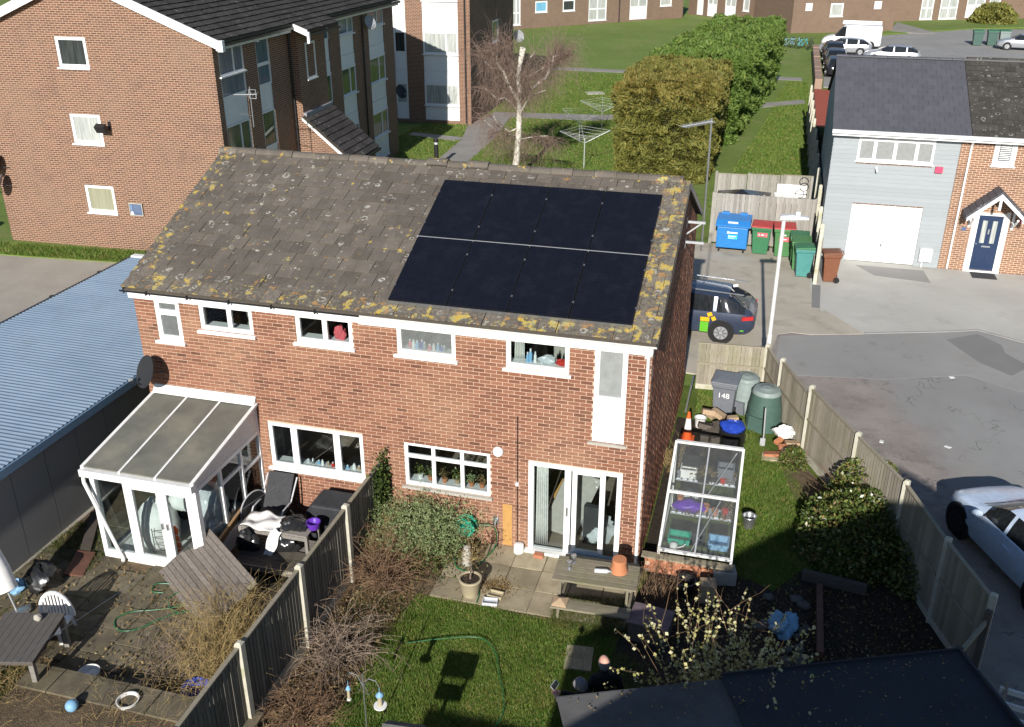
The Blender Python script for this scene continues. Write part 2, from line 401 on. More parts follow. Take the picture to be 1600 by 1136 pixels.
M['pane_green'] = pane_mat('painted_lawn_reflection', (.07, .10, .05), (.12, .15, .09), .05)  # green lawn reflection painted into the pane colour
M['pane_blue'] = pane_mat('blue_blind_pane', (.14, .36, .52), (.18, .42, .58))
M['pane_olive'] = pane_mat('olive_blind_pane', (.25, .25, .17), (.30, .29, .20))
M['car_glass'] = pane_mat('car_glass', (.012, .014, .016), (.02, .022, .025), .03)
# solar glass: near-black cell sheet with a faint cell grid
def solar(name):
    t = NT(name)
    n = t.n.new('ShaderNodeTexBrick'); t.L(t.uv(), n.inputs['Vector']); n.offset = 0
    n.inputs['Color1'].default_value = (.0065, .007, .0115, 1); n.inputs['Color2'].default_value = (.0075, .008, .013, 1)
    n.inputs['Mortar'].default_value = (.010, .011, .0165, 1); n.inputs['Scale'].default_value = 1
    n.inputs['Brick Width'].default_value = .182; n.inputs['Row Height'].default_value = .091; n.inputs['Mortar Size'].default_value = .003
    c = t.mix(t.ramp(t.noise(2.5, 7, .7), .5, .8, 0, .5), n.outputs['Color'], (.020, .021, .028))
    c = t.mix(t.ramp(t.noise(70, 3, off=2), .73, .78, 0, .4), c, (.09, .09, .085))
    return t.done(c, t.ramp(t.noise(3, 5, off=5), .3, .7, .16, .3), 0, .35)
M['solar'] = solar('black_solar_cells')
# foliage with per-leaf tone
def leaf(name, stops, trans=.35, rough=.6, spec=.3):
    t = NT(name)
    c = t.cramp(t.rnd(), stops)
    c = t.mix(t.ramp(t.noise(1.3, 5), .35, .65, 0, .45), c, t.mix(1.0, c, (.55, .62, .5), 'MULTIPLY'))
    if 'grass' in name: c = t.mix(t.ramp(t.noise(1.7, 6, off=19), .48, .66, 0, .7), c, t.mix(1.0, c, (1.55, 1.12, 1.5), 'MULTIPLY'))
    tl = t.n.new('ShaderNodeBsdfTranslucent'); t.L(c, tl.inputs[0])
    t.done(c, rough, 0, spec)
    mx = t.n.new('ShaderNodeMixShader'); mx.inputs[0].default_value = trans
    t.L(t.b.outputs[0], mx.inputs[1]); t.L(tl.outputs[0], mx.inputs[2]); t.L(mx.outputs[0], t.out.inputs[0])
    return t.m
M['grass_blade'] = leaf('grass_blades', [(0, (.08, .16, .018)), (.4, (.125, .225, .03)), (.75, (.175, .25, .045)), (1, (.33, .29, .11))], .3)
M['grass_dull'] = leaf('rough_grass_blades', [(0, (.05, .10, .012)), (.5, (.10, .15, .03)), (1, (.22, .19, .08))], .3)
M['hedge_olive'] = leaf('olive_conifer_sprays', [(0, (.10, .105, .026)), (.45, (.205, .205, .05)), (.8, (.28, .26, .06)), (1, (.31, .25, .06))], .25)
M['hedge_gold'] = leaf('gold_tipped_sprays', [(0, (.13, .12, .03)), (.5, (.225, .19, .045)), (1, (.30, .23, .06))], .25)
M['hedge_green'] = leaf('green_conifer_sprays', [(0, (.06, .105, .02)), (.5, (.115, .19, .035)), (.85, (.17, .25, .05)), (1, (.23, .26, .065))], .25)
M['laurel'] = leaf('glossy_shrub_leaves', [(0, (.055, .085, .02)), (.5, (.13, .175, .04)), (.85, (.24, .26, .075)), (1, (.32, .20, .08))], .25, .35, .5)
M['rosemary'] = leaf('grey_green_rosemary_leaves', [(0, (.14, .19, .075)), (.5, (.26, .32, .14)), (1, (.37, .41, .22))], .25)
M['blossom'] = leaf('cream_blossom', [(0, (.40, .38, .10)), (.5, (.58, .52, .25)), (1, (.72, .68, .45))], .3)
M['ivy'] = leaf('ivy_leaves', [(0, (.03, .055, .012)), (1, (.10, .14, .03))], .25)
M['dry_leaf'] = leaf('dead_leaves', [(0, (.12, .075, .03)), (.5, (.24, .16, .07)), (1, (.38, .28, .14))], .25)
M['hedge_core'] = surf('dark_hedge_wood', (.030, .028, .014), (.02, .019, .01), 3)
def bark():
    t = NT('white_birch_bark')
    c = t.mix(t.ramp(t.noise(7, 5, vec=t.pos(scale=(1, 1, 3.5))), .5, .62), (.62, .58, .50), (.16, .13, .11))
    return t.done(c, .85, 0, .2)
M['birch_bark'] = bark()
M['haze_none'] = None
# ------------------------------------------------------------------ mesh helpers
def mesh_uv(me):
    """box-projected UVs in metres, so brick and cell patterns keep true size on every face"""
    n = len(me.loops)
    if n == 0: return
    co = np.empty(len(me.vertices) * 3, 'f'); me.vertices.foreach_get('co', co); co = co.reshape(-1, 3)
    vi = np.empty(n, 'i'); me.loops.foreach_get('vertex_index', vi)
    tot = np.empty(len(me.polygons), 'i'); me.polygons.foreach_get('loop_total', tot)
    nr = np.empty(len(me.polygons) * 3, 'f'); me.polygons.foreach_get('normal', nr); nr = nr.reshape(-1, 3)
    nl = np.abs(np.repeat(nr, tot, axis=0)); p = co[vi]
    u = np.where(nl[:, 0] > np.maximum(nl[:, 1], nl[:, 2]), p[:, 1], p[:, 0])
    v = np.where(nl[:, 2] > np.maximum(nl[:, 0], nl[:, 1]) * 1.2, p[:, 1], p[:, 2])
    uv = me.uv_layers.new(name='UVMap'); uv.data.foreach_set('uv', np.stack([u, v], 1).astype('f').ravel())

def link(o, parent=None):
    COL.objects.link(o)
    if parent is not None: o.parent = parent
    return o

class B:
    def __init__(s): s.v = []; s.f = []; s.mi = []; s.rn = []; s.mats = []
    def add(s, vs, fs, mat=None, rn=0.0):
        if mat is None: i = 0
        else:
            if mat not in s.mats: s.mats.append(mat)
            i = s.mats.index(mat)
        o = len(s.v); s.v += [tuple(q) for q in vs]
        s.f += [tuple(o + k for k in q) for q in fs]; s.mi += [i] * len(fs); s.rn += [rn] * len(fs)
        return s
    def box(s, x0, x1, y0, y1, z0, z1, mat=None, rn=0.0, skip=()):
        vs = [(x0, y0, z0), (x1, y0, z0), (x1, y1, z0), (x0, y1, z0), (x0, y0, z1), (x1, y0, z1), (x1, y1, z1), (x0, y1, z1)]
        fs = {'b': (3, 2, 1, 0), 't': (4, 5, 6, 7), 'f': (0, 1, 5, 4), 'r': (1, 2, 6, 5), 'k': (2, 3, 7, 6), 'l': (3, 0, 4, 7)}
        return s.add(vs, [q for k, q in fs.items() if k not in skip], mat, rn)
    def obox(s, c, size, rot=(0, 0, 0), mat=None, rn=0.0):
        m = Euler(rot).to_matrix(); hx, hy, hz = (q / 2 for q in size); c = Vector(c)
        vs = [c + m @ Vector((a, b, d)) for d in (-hz, hz) for a, b in ((-hx, -hy), (hx, -hy), (hx, hy), (-hx, hy))]
        return s.add(vs, [(3, 2, 1, 0), (4, 5, 6, 7), (0, 1, 5, 4), (1, 2, 6, 5), (2, 3, 7, 6), (3, 0, 4, 7)], mat, rn)
    def bar(s, p, q, w, h=None, up=(0, 0, 1), mat=None, rn=0.0):
        p = Vector(p); q = Vector(q); d = (q - p).normalized(); u = Vector(up)
        a = d.cross(u)
        if a.length < 1e-4: a = d.cross(Vector((1, 0, 0)))
        a.normalize(); b = a.cross(d); h = h or w
        vs = []
        for e in (p, q):
            for i, j in ((-1, -1), (1, -1), (1, 1), (-1, 1)): vs.append(e + a * (i * w / 2) + b * (j * h / 2))
        return s.add(vs, [(3, 2, 1, 0), (4, 5, 6, 7), (0, 1, 5, 4), (1, 2, 6, 5), (2, 3, 7, 6), (3, 0, 4, 7)], mat, rn)
    def tube(s, pts, r, n=6, mat=None, rn=0.0, caps=True):
        pts = [Vector(p) for p in pts]; k = len(pts); rs = r if isinstance(r, (list, tuple)) else [r] * k
        vs = []; prev = None
        for i, p in enumerate(pts):
            d = (pts[min(i + 1, k - 1)] - pts[max(i - 1, 0)])
            d = d.normalized() if d.length > 1e-9 else Vector((0, 0, 1))
            if prev is None:
                a = d.cross(Vector((0, 0, 1)) if abs(d.z) < .9 else Vector((1, 0, 0))).normalized()
            else:
                a = (prev - d * prev.dot(d)); a = a.normalized() if a.length > 1e-6 else d.orthogonal().normalized()
            prev = a; b = d.cross(a)
            for j in range(n):
                t = 2 * math.pi * j / n; vs.append(p + (a * math.cos(t) + b * math.sin(t)) * rs[i])
        fs = [(i * n + j, i * n + (j + 1) % n, (i + 1) * n + (j + 1) % n, (i + 1) * n + j) for i in range(k - 1) for j in range(n)]
        if caps: fs += [tuple(range(n - 1, -1, -1)), tuple((k - 1) * n + j for j in range(n))]
        return s.add(vs, fs, mat, rn)
    def lathe(s, prof, n=20, c=(0, 0, 0), mat=None, axis='z', rn=0.0, closed=False):
        vs = []; c = Vector(c)
        for r, z in prof:
            for j in range(n):
                t = 2 * math.pi * j / n; x, y = r * math.cos(t), r * math.sin(t)
                q = {'z': (x, y, z), 'y': (x, z, y), 'x': (z, x, y)}[axis]
                vs.append(c + Vector(q))
        k = len(prof)
        fs = [(i * n + j, i * n + (j + 1) % n, (i + 1) * n + (j + 1) % n, (i + 1) * n + j) for i in range(k - 1) for j in range(n)]
        fs += [tuple(range(n - 1, -1, -1)), tuple((k - 1) * n + j for j in range(n))]
        return s.add(vs, fs, mat, rn)
    def prism(s, poly, axis, a, b, mat=None, rn=0.0):
        """poly in the two other axes, extruded along axis from a to b"""
        def P(u, v, w): return {'x': (w, u, v), 'y': (u, w, v), 'z': (u, v, w)}[axis]
        n = len(poly); vs = [P(u, v, a) for u, v in poly] + [P(u, v, b) for u, v in poly]
        fs = [tuple(range(n - 1, -1, -1)), tuple(range(n, 2 * n))] + [(i, (i + 1) % n, n + (i + 1) % n, n + i) for i in range(n)]
        return s.add(vs, fs, mat, rn)
    def grid(s, fn, nu, nv, mat=None):
        vs = [fn(i / nu, j / nv) for j in range(nv + 1) for i in range(nu + 1)]
        fs = [(j * (nu + 1) + i, j * (nu + 1) + i + 1, (j + 1) * (nu + 1) + i + 1, (j + 1) * (nu + 1) + i) for j in range(nv) for i in range(nu)]
        return s.add(vs, fs, mat)
    def xform(s, m, start=0):
        for i in range(start, len(s.v)): s.v[i] = tuple(m @ Vector(s.v[i]))
        return s
    def mesh(s, name, mat=None, smooth=False, fix=True):
        me = bpy.data.meshes.new(name); me.from_pydata(s.v, [], s.f); me.update()
        if fix:
            import bmesh
            bm = bmesh.new(); bm.from_mesh(me); bmesh.ops.recalc_face_normals(bm, faces=bm.faces); bm.to_mesh(me); bm.free()
        for m in (s.mats or [mat]): me.materials.append(m)
        if s.mats and len(s.mats) > 1: me.polygons.foreach_set('material_index', s.mi)
        if any(s.rn):
            at = me.attributes.new('rnd', 'FLOAT', 'FACE'); at.data.foreach_set('value', s.rn)
        if smooth:
            me.polygons.foreach_set('use_smooth', [True] * len(me.polygons)); me.set_sharp_from_angle(angle=R(40))
        mesh_uv(me)
        return me
    def build(s, name, mat=None, parent=None, smooth=False, kind=None, loc=None, bevel=0.0, fix=True):
        o = bpy.data.objects.new(name, s.mesh(name, mat, smooth, fix))
        link(o, parent)
        if loc is not None: o.location = loc
        if kind: o['kind'] = kind
        if bevel:
            m = o.modifiers.new('edge', 'BEVEL'); m.width = bevel; m.segments = 2; m.limit_method = 'ANGLE'; m.angle_limit = R(40)
        return o

def tag(o, label, cat, group=None):
    o['label'] = label; o['category'] = cat
    if group: o['group'] = group
    return o
def thing(name, label, cat, loc=(0, 0, 0), rz=0.0, group=None):
    o = bpy.data.objects.new(name, None); o.empty_display_size = .2
    link(o); o.location = loc; o.rotation_euler = (0, 0, R(rz))
    return tag(o, label, cat, group)
def struct(o): o['kind'] = 'structure'; return o
def kids(o): return [c for c in o.children]
def copy_tree(o, parent=None):
    c = o.copy(); COL.objects.link(c)
    if parent is not None: c.parent = parent
    for ch in list(o.children): copy_tree(ch, c)
    return c
def inst(name, me, parent, loc=(0, 0, 0), rot=(0, 0, 0), scale=None):
    o = bpy.data.objects.new(name, me); link(o, parent); o.location = loc; o.rotation_euler = rot
    if scale: o.scale = scale
    return o
def soup(name, V, mat, parent=None, rn=None, kind='stuff', quads=True):
    """many small faces in one mesh: V is (N,4,3) or (N,3,3)"""
    N, K = V.shape[:2]
    me = bpy.data.meshes.new(name)
    me.vertices.add(N * K); me.vertices.foreach_set('co', V.astype('f').ravel())
    me.loops.add(N * K); me.loops.foreach_set('vertex_index', np.arange(N * K, dtype='i'))
    me.polygons.add(N); me.polygons.foreach_set('loop_start', np.arange(0, N * K, K, dtype='i'))
    me.update(calc_edges=True)
    me.materials.append(mat)
    at = me.attributes.new('rnd', 'FLOAT', 'FACE'); at.data.foreach_set('value', (rng.random(N) if rn is None else rn).astype('f'))
    o = bpy.data.objects.new(name, me); link(o, parent)
    if kind: o['kind'] = kind
    return o
def unit(a): return a / np.maximum(np.linalg.norm(a, axis=-1, keepdims=True), 1e-9)
def leaves(c, size, aspect=2.0, up=None, spread=1.0):
    """diamond leaves at centres c; 'up' biases their long axis"""
    N = len(c); d = rng.normal(size=(N, 3))
    if up is not None: d = d * spread + np.asarray(up)
    d = unit(d); e = unit(np.cross(d, rng.normal(size=(N, 3))))
    L = (size * (.7 + .6 * rng.random(N)))[:, None]; W = L / aspect
    return np.stack([c - d * L / 2, c + e * W / 2, c + d * L / 2, c - e * W / 2], 1)
def blades(xy, h, w, z=0.0, lean=.5):
    N = len(xy); a = rng.random(N) * 2 * np.pi; H = h * (.5 + rng.random(N))
    base = np.concatenate([xy, np.full((N, 1), z)], 1)
    s = np.stack([np.cos(a), np.sin(a), np.zeros(N)], 1) * (w / 2)
    t = base + np.stack([rng.normal(size=N) * lean * H, rng.normal(size=N) * lean * H, H], 1)
    return np.stack([base - s, base + s, t], 1)
def in_poly(p, poly):
    x, y = p[:, 0], p[:, 1]; r = np.zeros(len(p), bool); n = len(poly)
    for i in range(n):
        x0, y0 = poly[i]; x1, y1 = poly[(i + 1) % n]
        if y0 == y1: continue
        c = ((y0 > y) != (y1 > y)) & (x < (x1 - x0) * (y - y0) / (y1 - y0) + x0); r ^= c
    return r
def scatter(poly, n):
    a = np.array(poly); lo, hi = a.min(0), a.max(0)
    p = lo + rng.random((int(n), 2)) * (hi - lo)
    return p[in_poly(p, poly)]
def sheet(name, poly, z, mat, base=-.02):
    b = B(); b.prism(poly, 'z', base, z); return struct(b.build(name, mat))
CAMP = np.array(cam.location)

# ------------------------------------------------------------------ walls
def wall_cells(x0, x1, z0, z1, holes):
    xs = sorted({x0, x1, *[q for h in holes for q in h[:2] if x0 < q < x1]})
    zs = sorted({z0, z1, *[q for h in holes for q in h[2:] if z0 < q < z1]})
    out = []
    for i in range(len(xs) - 1):
        run = None
        for j in range(len(zs) - 1):
            cx, cz = (xs[i] + xs[i + 1]) / 2, (zs[j] + zs[j + 1]) / 2
            if any(h[0] < cx < h[1] and h[2] < cz < h[3] for h in holes):
                if run: out.append(run); run = None
            else: run = [xs[i], xs[i + 1], run[2] if run else zs[j], zs[j + 1]]
        if run: out.append(run)
    return out
def brick_rects(x0, x1, z0, z1, holes, limit=None, shift=0.0):
    """stretcher-bond bricks cut round the openings; limit(z) gives the run of wall at a height"""
    out = []; k = 0; z = z0
    while z + .02 < z1:
        zt = min(z + .0625, z1); a, b = limit(zt) if limit else (x0, x1)
        x = x0 - (.1125 if k % 2 else 0) + shift
        while x < x1:
            segs = [(max(x, a), min(x + .2125, b))]
            for h in holes:
                if h[2] < zt - .01 and h[3] > z + .01:
                    ns = []
                    for s0, s1 in segs:
                        if h[1] <= s0 or h[0] >= s1: ns.append((s0, s1)); continue
                        if h[0] > s0: ns.append((s0, h[0]))
                        if h[1] < s1: ns.append((h[1], s1))
                    segs = ns
            out += [(s0, s1, z, zt) for s0, s1 in segs if s1 - s0 > .025]
            x += .225
        z += .075; k += 1
    return out

def window(parent, x0, x1, z0, z1, vx=(), hz=(), y=0.0, fw=.06, mw=None, recess=.03, depth=.06, glass='glass', sill=True, mat='white',
           skip=(), name='window', face=1, sill_mat='white', plain=None, panes=None):
    """uPVC window in the plane y: frame with mullions vx and transoms hz, one pane per light, projecting sill"""
    mw = mw or fw * 1.15
    b = B(); ya, yb = y + recess, y + recess + depth
    xs = [x0] + list(vx) + [x1]; zs = [z0] + list(hz) + [z1]
    b.box(x0, x0 + fw, ya, yb, z0, z1); b.box(x1 - fw, x1, ya, yb, z0, z1)
    b.box(x0 + fw, x1 - fw, ya, yb, z0, z0 + fw); b.box(x0 + fw, x1 - fw, ya, yb, z1 - fw, z1)
    for v in vx: b.box(v - mw / 2, v + mw / 2, ya + .003, yb, z0 + fw, z1 - fw)
    for h in hz:
        for i in range(len(xs) - 1):
            a = xs[i] + (fw if i == 0 else mw / 2); c = xs[i + 1] - (fw if i == len(xs) - 2 else mw / 2)
            b.box(a, c, ya + .006, yb, h - mw / 2, h + mw / 2)
    fr = b.build(name, M[mat], parent)
    for i in range(len(xs) - 1):
        for j in range(len(zs) - 1):
            a = xs[i] + (fw if i == 0 else mw / 2); c = xs[i + 1] - (fw if i == len(xs) - 2 else mw / 2)
            d = zs[j] + (fw if j == 0 else mw / 2); e = zs[j + 1] - (fw if j == len(zs) - 2 else mw / 2)
            g = (panes or {}).get((i, j), glass)
            # slim sash bead inside the frame, then the pane
            yy = ya + depth * .55
            B().box(a - .004, c + .004, yy, yy + .008, d - .004, e + .004).build('pane', M[g], fr)
    if sill:
        B().box(x0 - .05, x1 + .05, y - .07, ya - .002, z0 - .055, z0 - .002).build('sill', M[sill_mat], fr)
    return fr

# ------------------------------------------------------------------ the semi-detached pair with the solar roof
HX0, HX1, HD, EZ = -10.36, 0.0, 8.0, 4.62
house = thing('house', 'semi-detached pair of red brick houses with lichen-covered roof in the middle', 'house', (0, 0, 0))
OPEN = [(-9.92, -9.35, 3.70, 4.60), (-8.92, -7.75, 4.03, 4.60), (-6.84, -5.66, 4.01, 4.60), (-4.77, -3.61, 4.01, 4.60), (-2.65, -1.47, 3.99, 4.60),
        (-1.01, -.42, 2.68, 4.60), (-7.70, -5.61, 1.10, 2.13), (-4.74, -2.97, 1.13, 2.10), (-2.21, -.40, 0.0, 2.07)]
b = B()
for x0, x1, z0, z1 in wall_cells(HX0, HX1, -.1, EZ, OPEN): b.box(x0, x1, .008, .26, z0, z1)
b.build('wall', M['mortar'], house)
RP = R(22.7); TA = math.tan(RP)
def roof_z(y): return 4.86 + (min(y, HD - y) + .21) * TA
b = B()
gp = [(.26, -.1), (HD, -.1), (HD, 4.7), (HD / 2, roof_z(HD / 2) - .1), (.26, 4.7)]
b.prism(gp, 'x', -.26, -.008); b.build('gable_wall', M['mortar'], house)
b = B(); b.prism(gp, 'x', HX0 + .004, HX0 + .26); b.box(HX0 + .26, -.26, HD - .26, HD, -.1, 4.7); b.build('rear_wall', M['brick_house'], house)
b = B()
b.box(HX0 + .26, -.26, .26, HD - .26, -.05, .015); b.box(HX0 + .26, -.26, .26, HD - .26, 2.36, 2.5); b.build('floor', M['interior_floor'], house)
b = B()
for z0, z1 in ((.02, 2.36), (2.5, 4.75)):
    b.box(HX0 + .26, -.26, 3.4, 3.5, z0, z1)
    for x in (-5.25, -2.75 if z0 > 1 else -2.5, -8.0 if z0 > 1 else -7.9, -1.25 if z0 > 1 else -5.3): b.box(x, x + .1, .27, 3.4, z0, z1)
b.build('partition', M['interior'], house)
B().box(HX0 + .26, -.26, .26, HD - .26, 4.76, 4.80).build('ceiling', M['interior'], house)
rects = brick_rects(HX0, HX1, .0, EZ, OPEN)
full = sorted([r for r in rects if r[1] - r[0] > .2], key=lambda r: (r[0] - CAMP[0]) ** 2 + CAMP[1] ** 2 + (r[2] - CAMP[2]) ** 2)[:300]
fs = set(full)
bm_ = B().box(0, .2125, 0, .012, 0, .0625, skip=('k',)).mesh('brick', M['brick'])
for r in full: inst('brick', bm_, house, (r[0], random.uniform(-.002, .002), r[2]), (0, 0, random.uniform(-.008, .008)))
b = B()
for r in rects:
    if r not in fs:
        j = random.uniform(-.002, .002); b.box(r[0], r[1], j, .012, r[2], r[3], rn=random.random() + 1e-4, skip=('k',))
b.build('brickwork', M['brick'], house, kind='stuff', fix=False)
b = B()
def glim(z):
    if z < 4.75: return (0, HD)
    d = (z - 4.78) / TA; return (d, HD - d)
for r in brick_rects(0, HD, .0, 6.45, [], glim):
    j = random.uniform(-.004, .006); b.box(-.012, j, r[0], r[1], r[2], r[3], rn=random.random() + 1e-4, skip=('l',))
b.build('gable_brickwork', M['brick'], house, kind='stuff', fix=False)
# roof: deck, tiles one by one, ridge tiles, verge
RL = (HD / 2 + .21) / math.cos(RP)                      # slope length
RO = Matrix.Translation((0, -.21, 4.86)) @ Matrix.Rotation(RP, 4, 'X')   # local x along eave, y up slope, z out
b = B(); b.prism([(-.2, 4.80), (HD / 2, roof_z(HD / 2) - .07), (HD + .2, 4.80), (HD + .2, 4.76), (HD / 2, roof_z(HD / 2) - .15), (-.2, 4.76)], 'x', HX0 - .04, .08)
b.build('roof_deck', M['dark_wood'], house)
NT_, TW = 13, .336
gauge = RL / NT_
tm = []
for k in range(3):
    b = B(); x1 = TW - .007
    z1, z2 = .036 + .003 * k, .004
    b.add([(0, -.02, z1 - .022), (x1, -.02, z1 - .022), (x1, gauge + .02, z2 - .02), (0, gauge + .02, z2 - .02), (0, -.02, z1), (x1, -.02, z1), (x1, gauge + .02, z2), (0, gauge + .02, z2)],
          [(4, 5, 6, 7), (0, 1, 5, 4), (1, 2, 6, 5), (3, 0, 4, 7)])
    tm.append(b.mesh('roof_tile', M['tile'], fix=False))
under = B()
for r in range(NT_):
    x = HX0 - .06 - (TW / 2 if r % 2 else 0)
    while x < .08:
        w = TW
        y0 = r * gauge
        hid = (-4.75 < x and x + w < -.42 and .32 < y0 and y0 + gauge < 3.95)
        a, c = max(x, HX0 - .06), min(x + TW, .10)
        jit = (random.uniform(-.004, .004), random.uniform(-.008, .008), random.uniform(0, .006))
        if c - a < .05: x += TW; continue
        if hid:
            under.add([RO @ Vector(q) for q in ((x, y0, .02), (x + TW - .007, y0, .02), (x + TW - .007, y0 + gauge, .004), (x, y0 + gauge, .004))], [(0, 1, 2, 3)], rn=random.random() + 1e-4)
        else:
            o = inst('roof_tile', random.choice(tm), house)
            m = RO @ Matrix.Translation((a + jit[0], y0 + jit[1], jit[2])) @ Matrix.Rotation(random.uniform(-.006, .006), 4, 'Z')
            if c - a < TW - .01: m = m @ Matrix.Diagonal(((c - a) / TW, 1, 1, 1))
            o.matrix_local = m
        x += TW
under.build('covered_tiles', M['tile'], house, kind='stuff', fix=False)
b = B(); q = Matrix.Translation((0, HD + .21, 4.86)) @ Matrix.Rotation(-RP, 4, 'X')
for r in range(NT_):
    b.add([q @ Vector(p) for p in ((HX0 - .06, -r * gauge, .028), (.1, -r * gauge, .028), (.1, -(r + 1) * gauge, .006), (HX0 - .06, -(r + 1) * gauge, .006), (HX0 - .06, -r * gauge, 0), (.1, -r * gauge, 0))], [(0, 1, 2, 3), (4, 5, 1, 0)])
b.build('rear_roof', M['tile'], house, kind='stuff')
b = B(); n = 7
prof = [(.125 * math.cos(math.pi * i / n), .10 * math.sin(math.pi * i / n)) for i in range(n + 1)]
b.prism(prof + [(-.11, -.03), (.11, -.03)], 'x', 0, .445); rm = b.mesh('ridge_tile', M['tile'])
x = HX0 - .08; k = 0
while x < -.3:
    lift = .05 if k in (11, 13) else random.uniform(-.006, .012)
    inst('ridge_tile', rm, house, (x, HD / 2 + random.uniform(-.012, .012), roof_z(HD / 2) - .005 + lift), (0, random.uniform(-.01, .01), random.uniform(-.02, .02)))
    x += .452; k += 1
for sx in (HX0 - .06, .072):
    b = B()
    for k in range(2):
        ya, yb = (-.2, HD / 2) if k == 0 else (HD / 2, HD + .2)
        b.prism([(ya, roof_z(ya) + .002), (yb, roof_z(yb) + .002), (yb, roof_z(yb) - .14), (ya, roof_z(ya) - .14)], 'x', sx, sx + .03)
    b.build('verge_board', M['black'], house)
b = B(); b.box(-5.44, .02, -.13, -.006, 4.60, 4.81); b.box(-5.44, .02, -.185, -.13, 4.605, 4.625); b.build('fascia', M['white_old'], house).data
B().box(HX0 - .03, -5.445, -.11, -.006, 4.60, 4.80).build('fascia', M['white'], house)
def gutter(x0, x1, y, z, mat, r=.058):
    b = B(); n = 8
    po = [(y - r * math.cos(math.pi * i / n), z - r * math.sin(math.pi * i / n)) for i in range(n + 1)]
    pi_ = [(y - (r - .006) * math.cos(math.pi * i / n), z - (r - .006) * math.sin(math.pi * i / n)) for i in range(n, -1, -1)]
    b.prism(po + pi_, 'x', x0, x1)
    return b.build('gutter', M[mat], house, smooth=True)
g = gutter(HX0 - .12, -5.40, -.175, 4.80, 'black')
b = B()
for x in np.arange(-9.9, -5.4, .9): b.box(x, x + .03, -.24, -.11, 4.735, 4.81)
b.build('gutter_bracket', M['black'], g)
gutter(-5.39, .09, -.175, 4.80, 'white_old', .055)
b = B(); b.tube([(-.06, -.17, 4.75), (-.06, -.16, 4.62), (-.06, -.05, 4.50), (-.05, -.045, .02)], .034, 10)
b.box(-.105, -.015, -.19, -.10, 4.55, 4.70); b.build('downpipe', M['white'], house, smooth=True)
# windows (upper row, lower row, patio door)
window(house, -9.92, -9.35, 3.70, 4.60, hz=(4.30,), fw=.10, glass='glass_frosted')
window(house, -8.92, -7.75, 4.03, 4.60, vx=(-8.27,), fw=.085)
window(house, -6.84, -5.66, 4.01, 4.60, vx=(-6.24,), fw=.085)
window(house, -4.77, -3.61, 4.01, 4.60, fw=.085, glass='glass_frosted', sill_mat='white_old', mat='white_old')
window(house, -2.65, -1.47, 3.99, 4.60, fw=.085, sill_mat='white_old', mat='white_old')
w = window(house, -1.01, -.42, 3.52, 4.60, fw=.09, glass='glass_obscure', sill=False)
B().box(-1.01, -.42, .028, .10, 2.68, 3.518).build('infill_panel', M['panel_white'], house)
B().box(-1.08, -.36, -.05, .09, 2.63, 2.678).build('sill', M['stone'], house)
window(house, -7.70, -5.61, 1.10, 2.13, vx=(-7.14, -6.20), fw=.085, mw=.14)
window(house, -4.74, -2.97, 1.13, 2.10, vx=(-4.14, -3.55), hz=(1.79,), fw=.07, mw=.075, sill_mat='stone')
# patio door: fixed left light, slid-open leaf, right lights
b = B()
b.box(-2.21, -2.11, .02, .12, .02, 2.07); b.box(-.50, -.40, .02, .12, .02, 2.07); b.box(-2.11, -.50, .02, .12, 1.97, 2.07)
b.box(-2.11, -.50, .02, .14, .02, .07); b.box(-1.50, -1.38, .028, .09, .07, 1.97); b.box(-.82, -.72, .03, .10, .07, 1.97)
pd = b.build('patio_door', M['white'], house)
b = B(); b.box(-1.36, -1.27, .075, .115, .07, 1.96); b.box(-1.27, -.84, .075, .115, 1.88, 1.96); b.box(-1.27, -.84, .075, .115, .07, .17)
b.build('sliding_leaf', M['white'], pd)
for a, c, z in ((-2.11, -1.50, .07), (-1.27, -.82, .17), (-.72, -.50, .07)): B().box(a - .003, c + .003, .085, .093, z, 1.965).build('pane', M['glass'], pd)
B().box(-1.46, -1.42, -.01, .03, .95, 1.15).build('handle', M['steel'], pd)
B().box(-1.30, -.40, -.02, .018, .03, .16).build('threshold', M['steel_blue'], pd)
B().box(-2.27, -1.36, -.12, .018, -.01, .085).build('step', M['white_old'], pd)
B().box(-2.72, -2.53, -.006, -.001, .06, 1.02).build('damp_patch_render', M['ochre'], house)
B().tube([(-2.42, -.012, 3.0), (-2.42, -.012, .15), (-2.40, -.05, .05)], .010, 6).build('cable', M['black'], house)
b = B(); b.box(-2.45, -2.39, -.05, 0, 1.5, 1.57); b.build('cable_box', M['white'], house)
# extractor cowl by the kitchen window, small pipe outlet above the path
b = B(); b.lathe([(.09, 0), (.105, -.03), (.09, -.07), (.03, -.08)], 18, (-2.80, 0, 2.2), axis='y'); b.build('extractor_cowl', M['white'], house, smooth=True)
b = B(); b.lathe([(.10, 0), (.11, .02), (.10, .2), (.06, .22)], 14, (-2.36, -.12, 0)); tag(b.build('drain_cap', M['white'], smooth=True), 'white round drain cover on patio left of sliding door', 'drain cover')
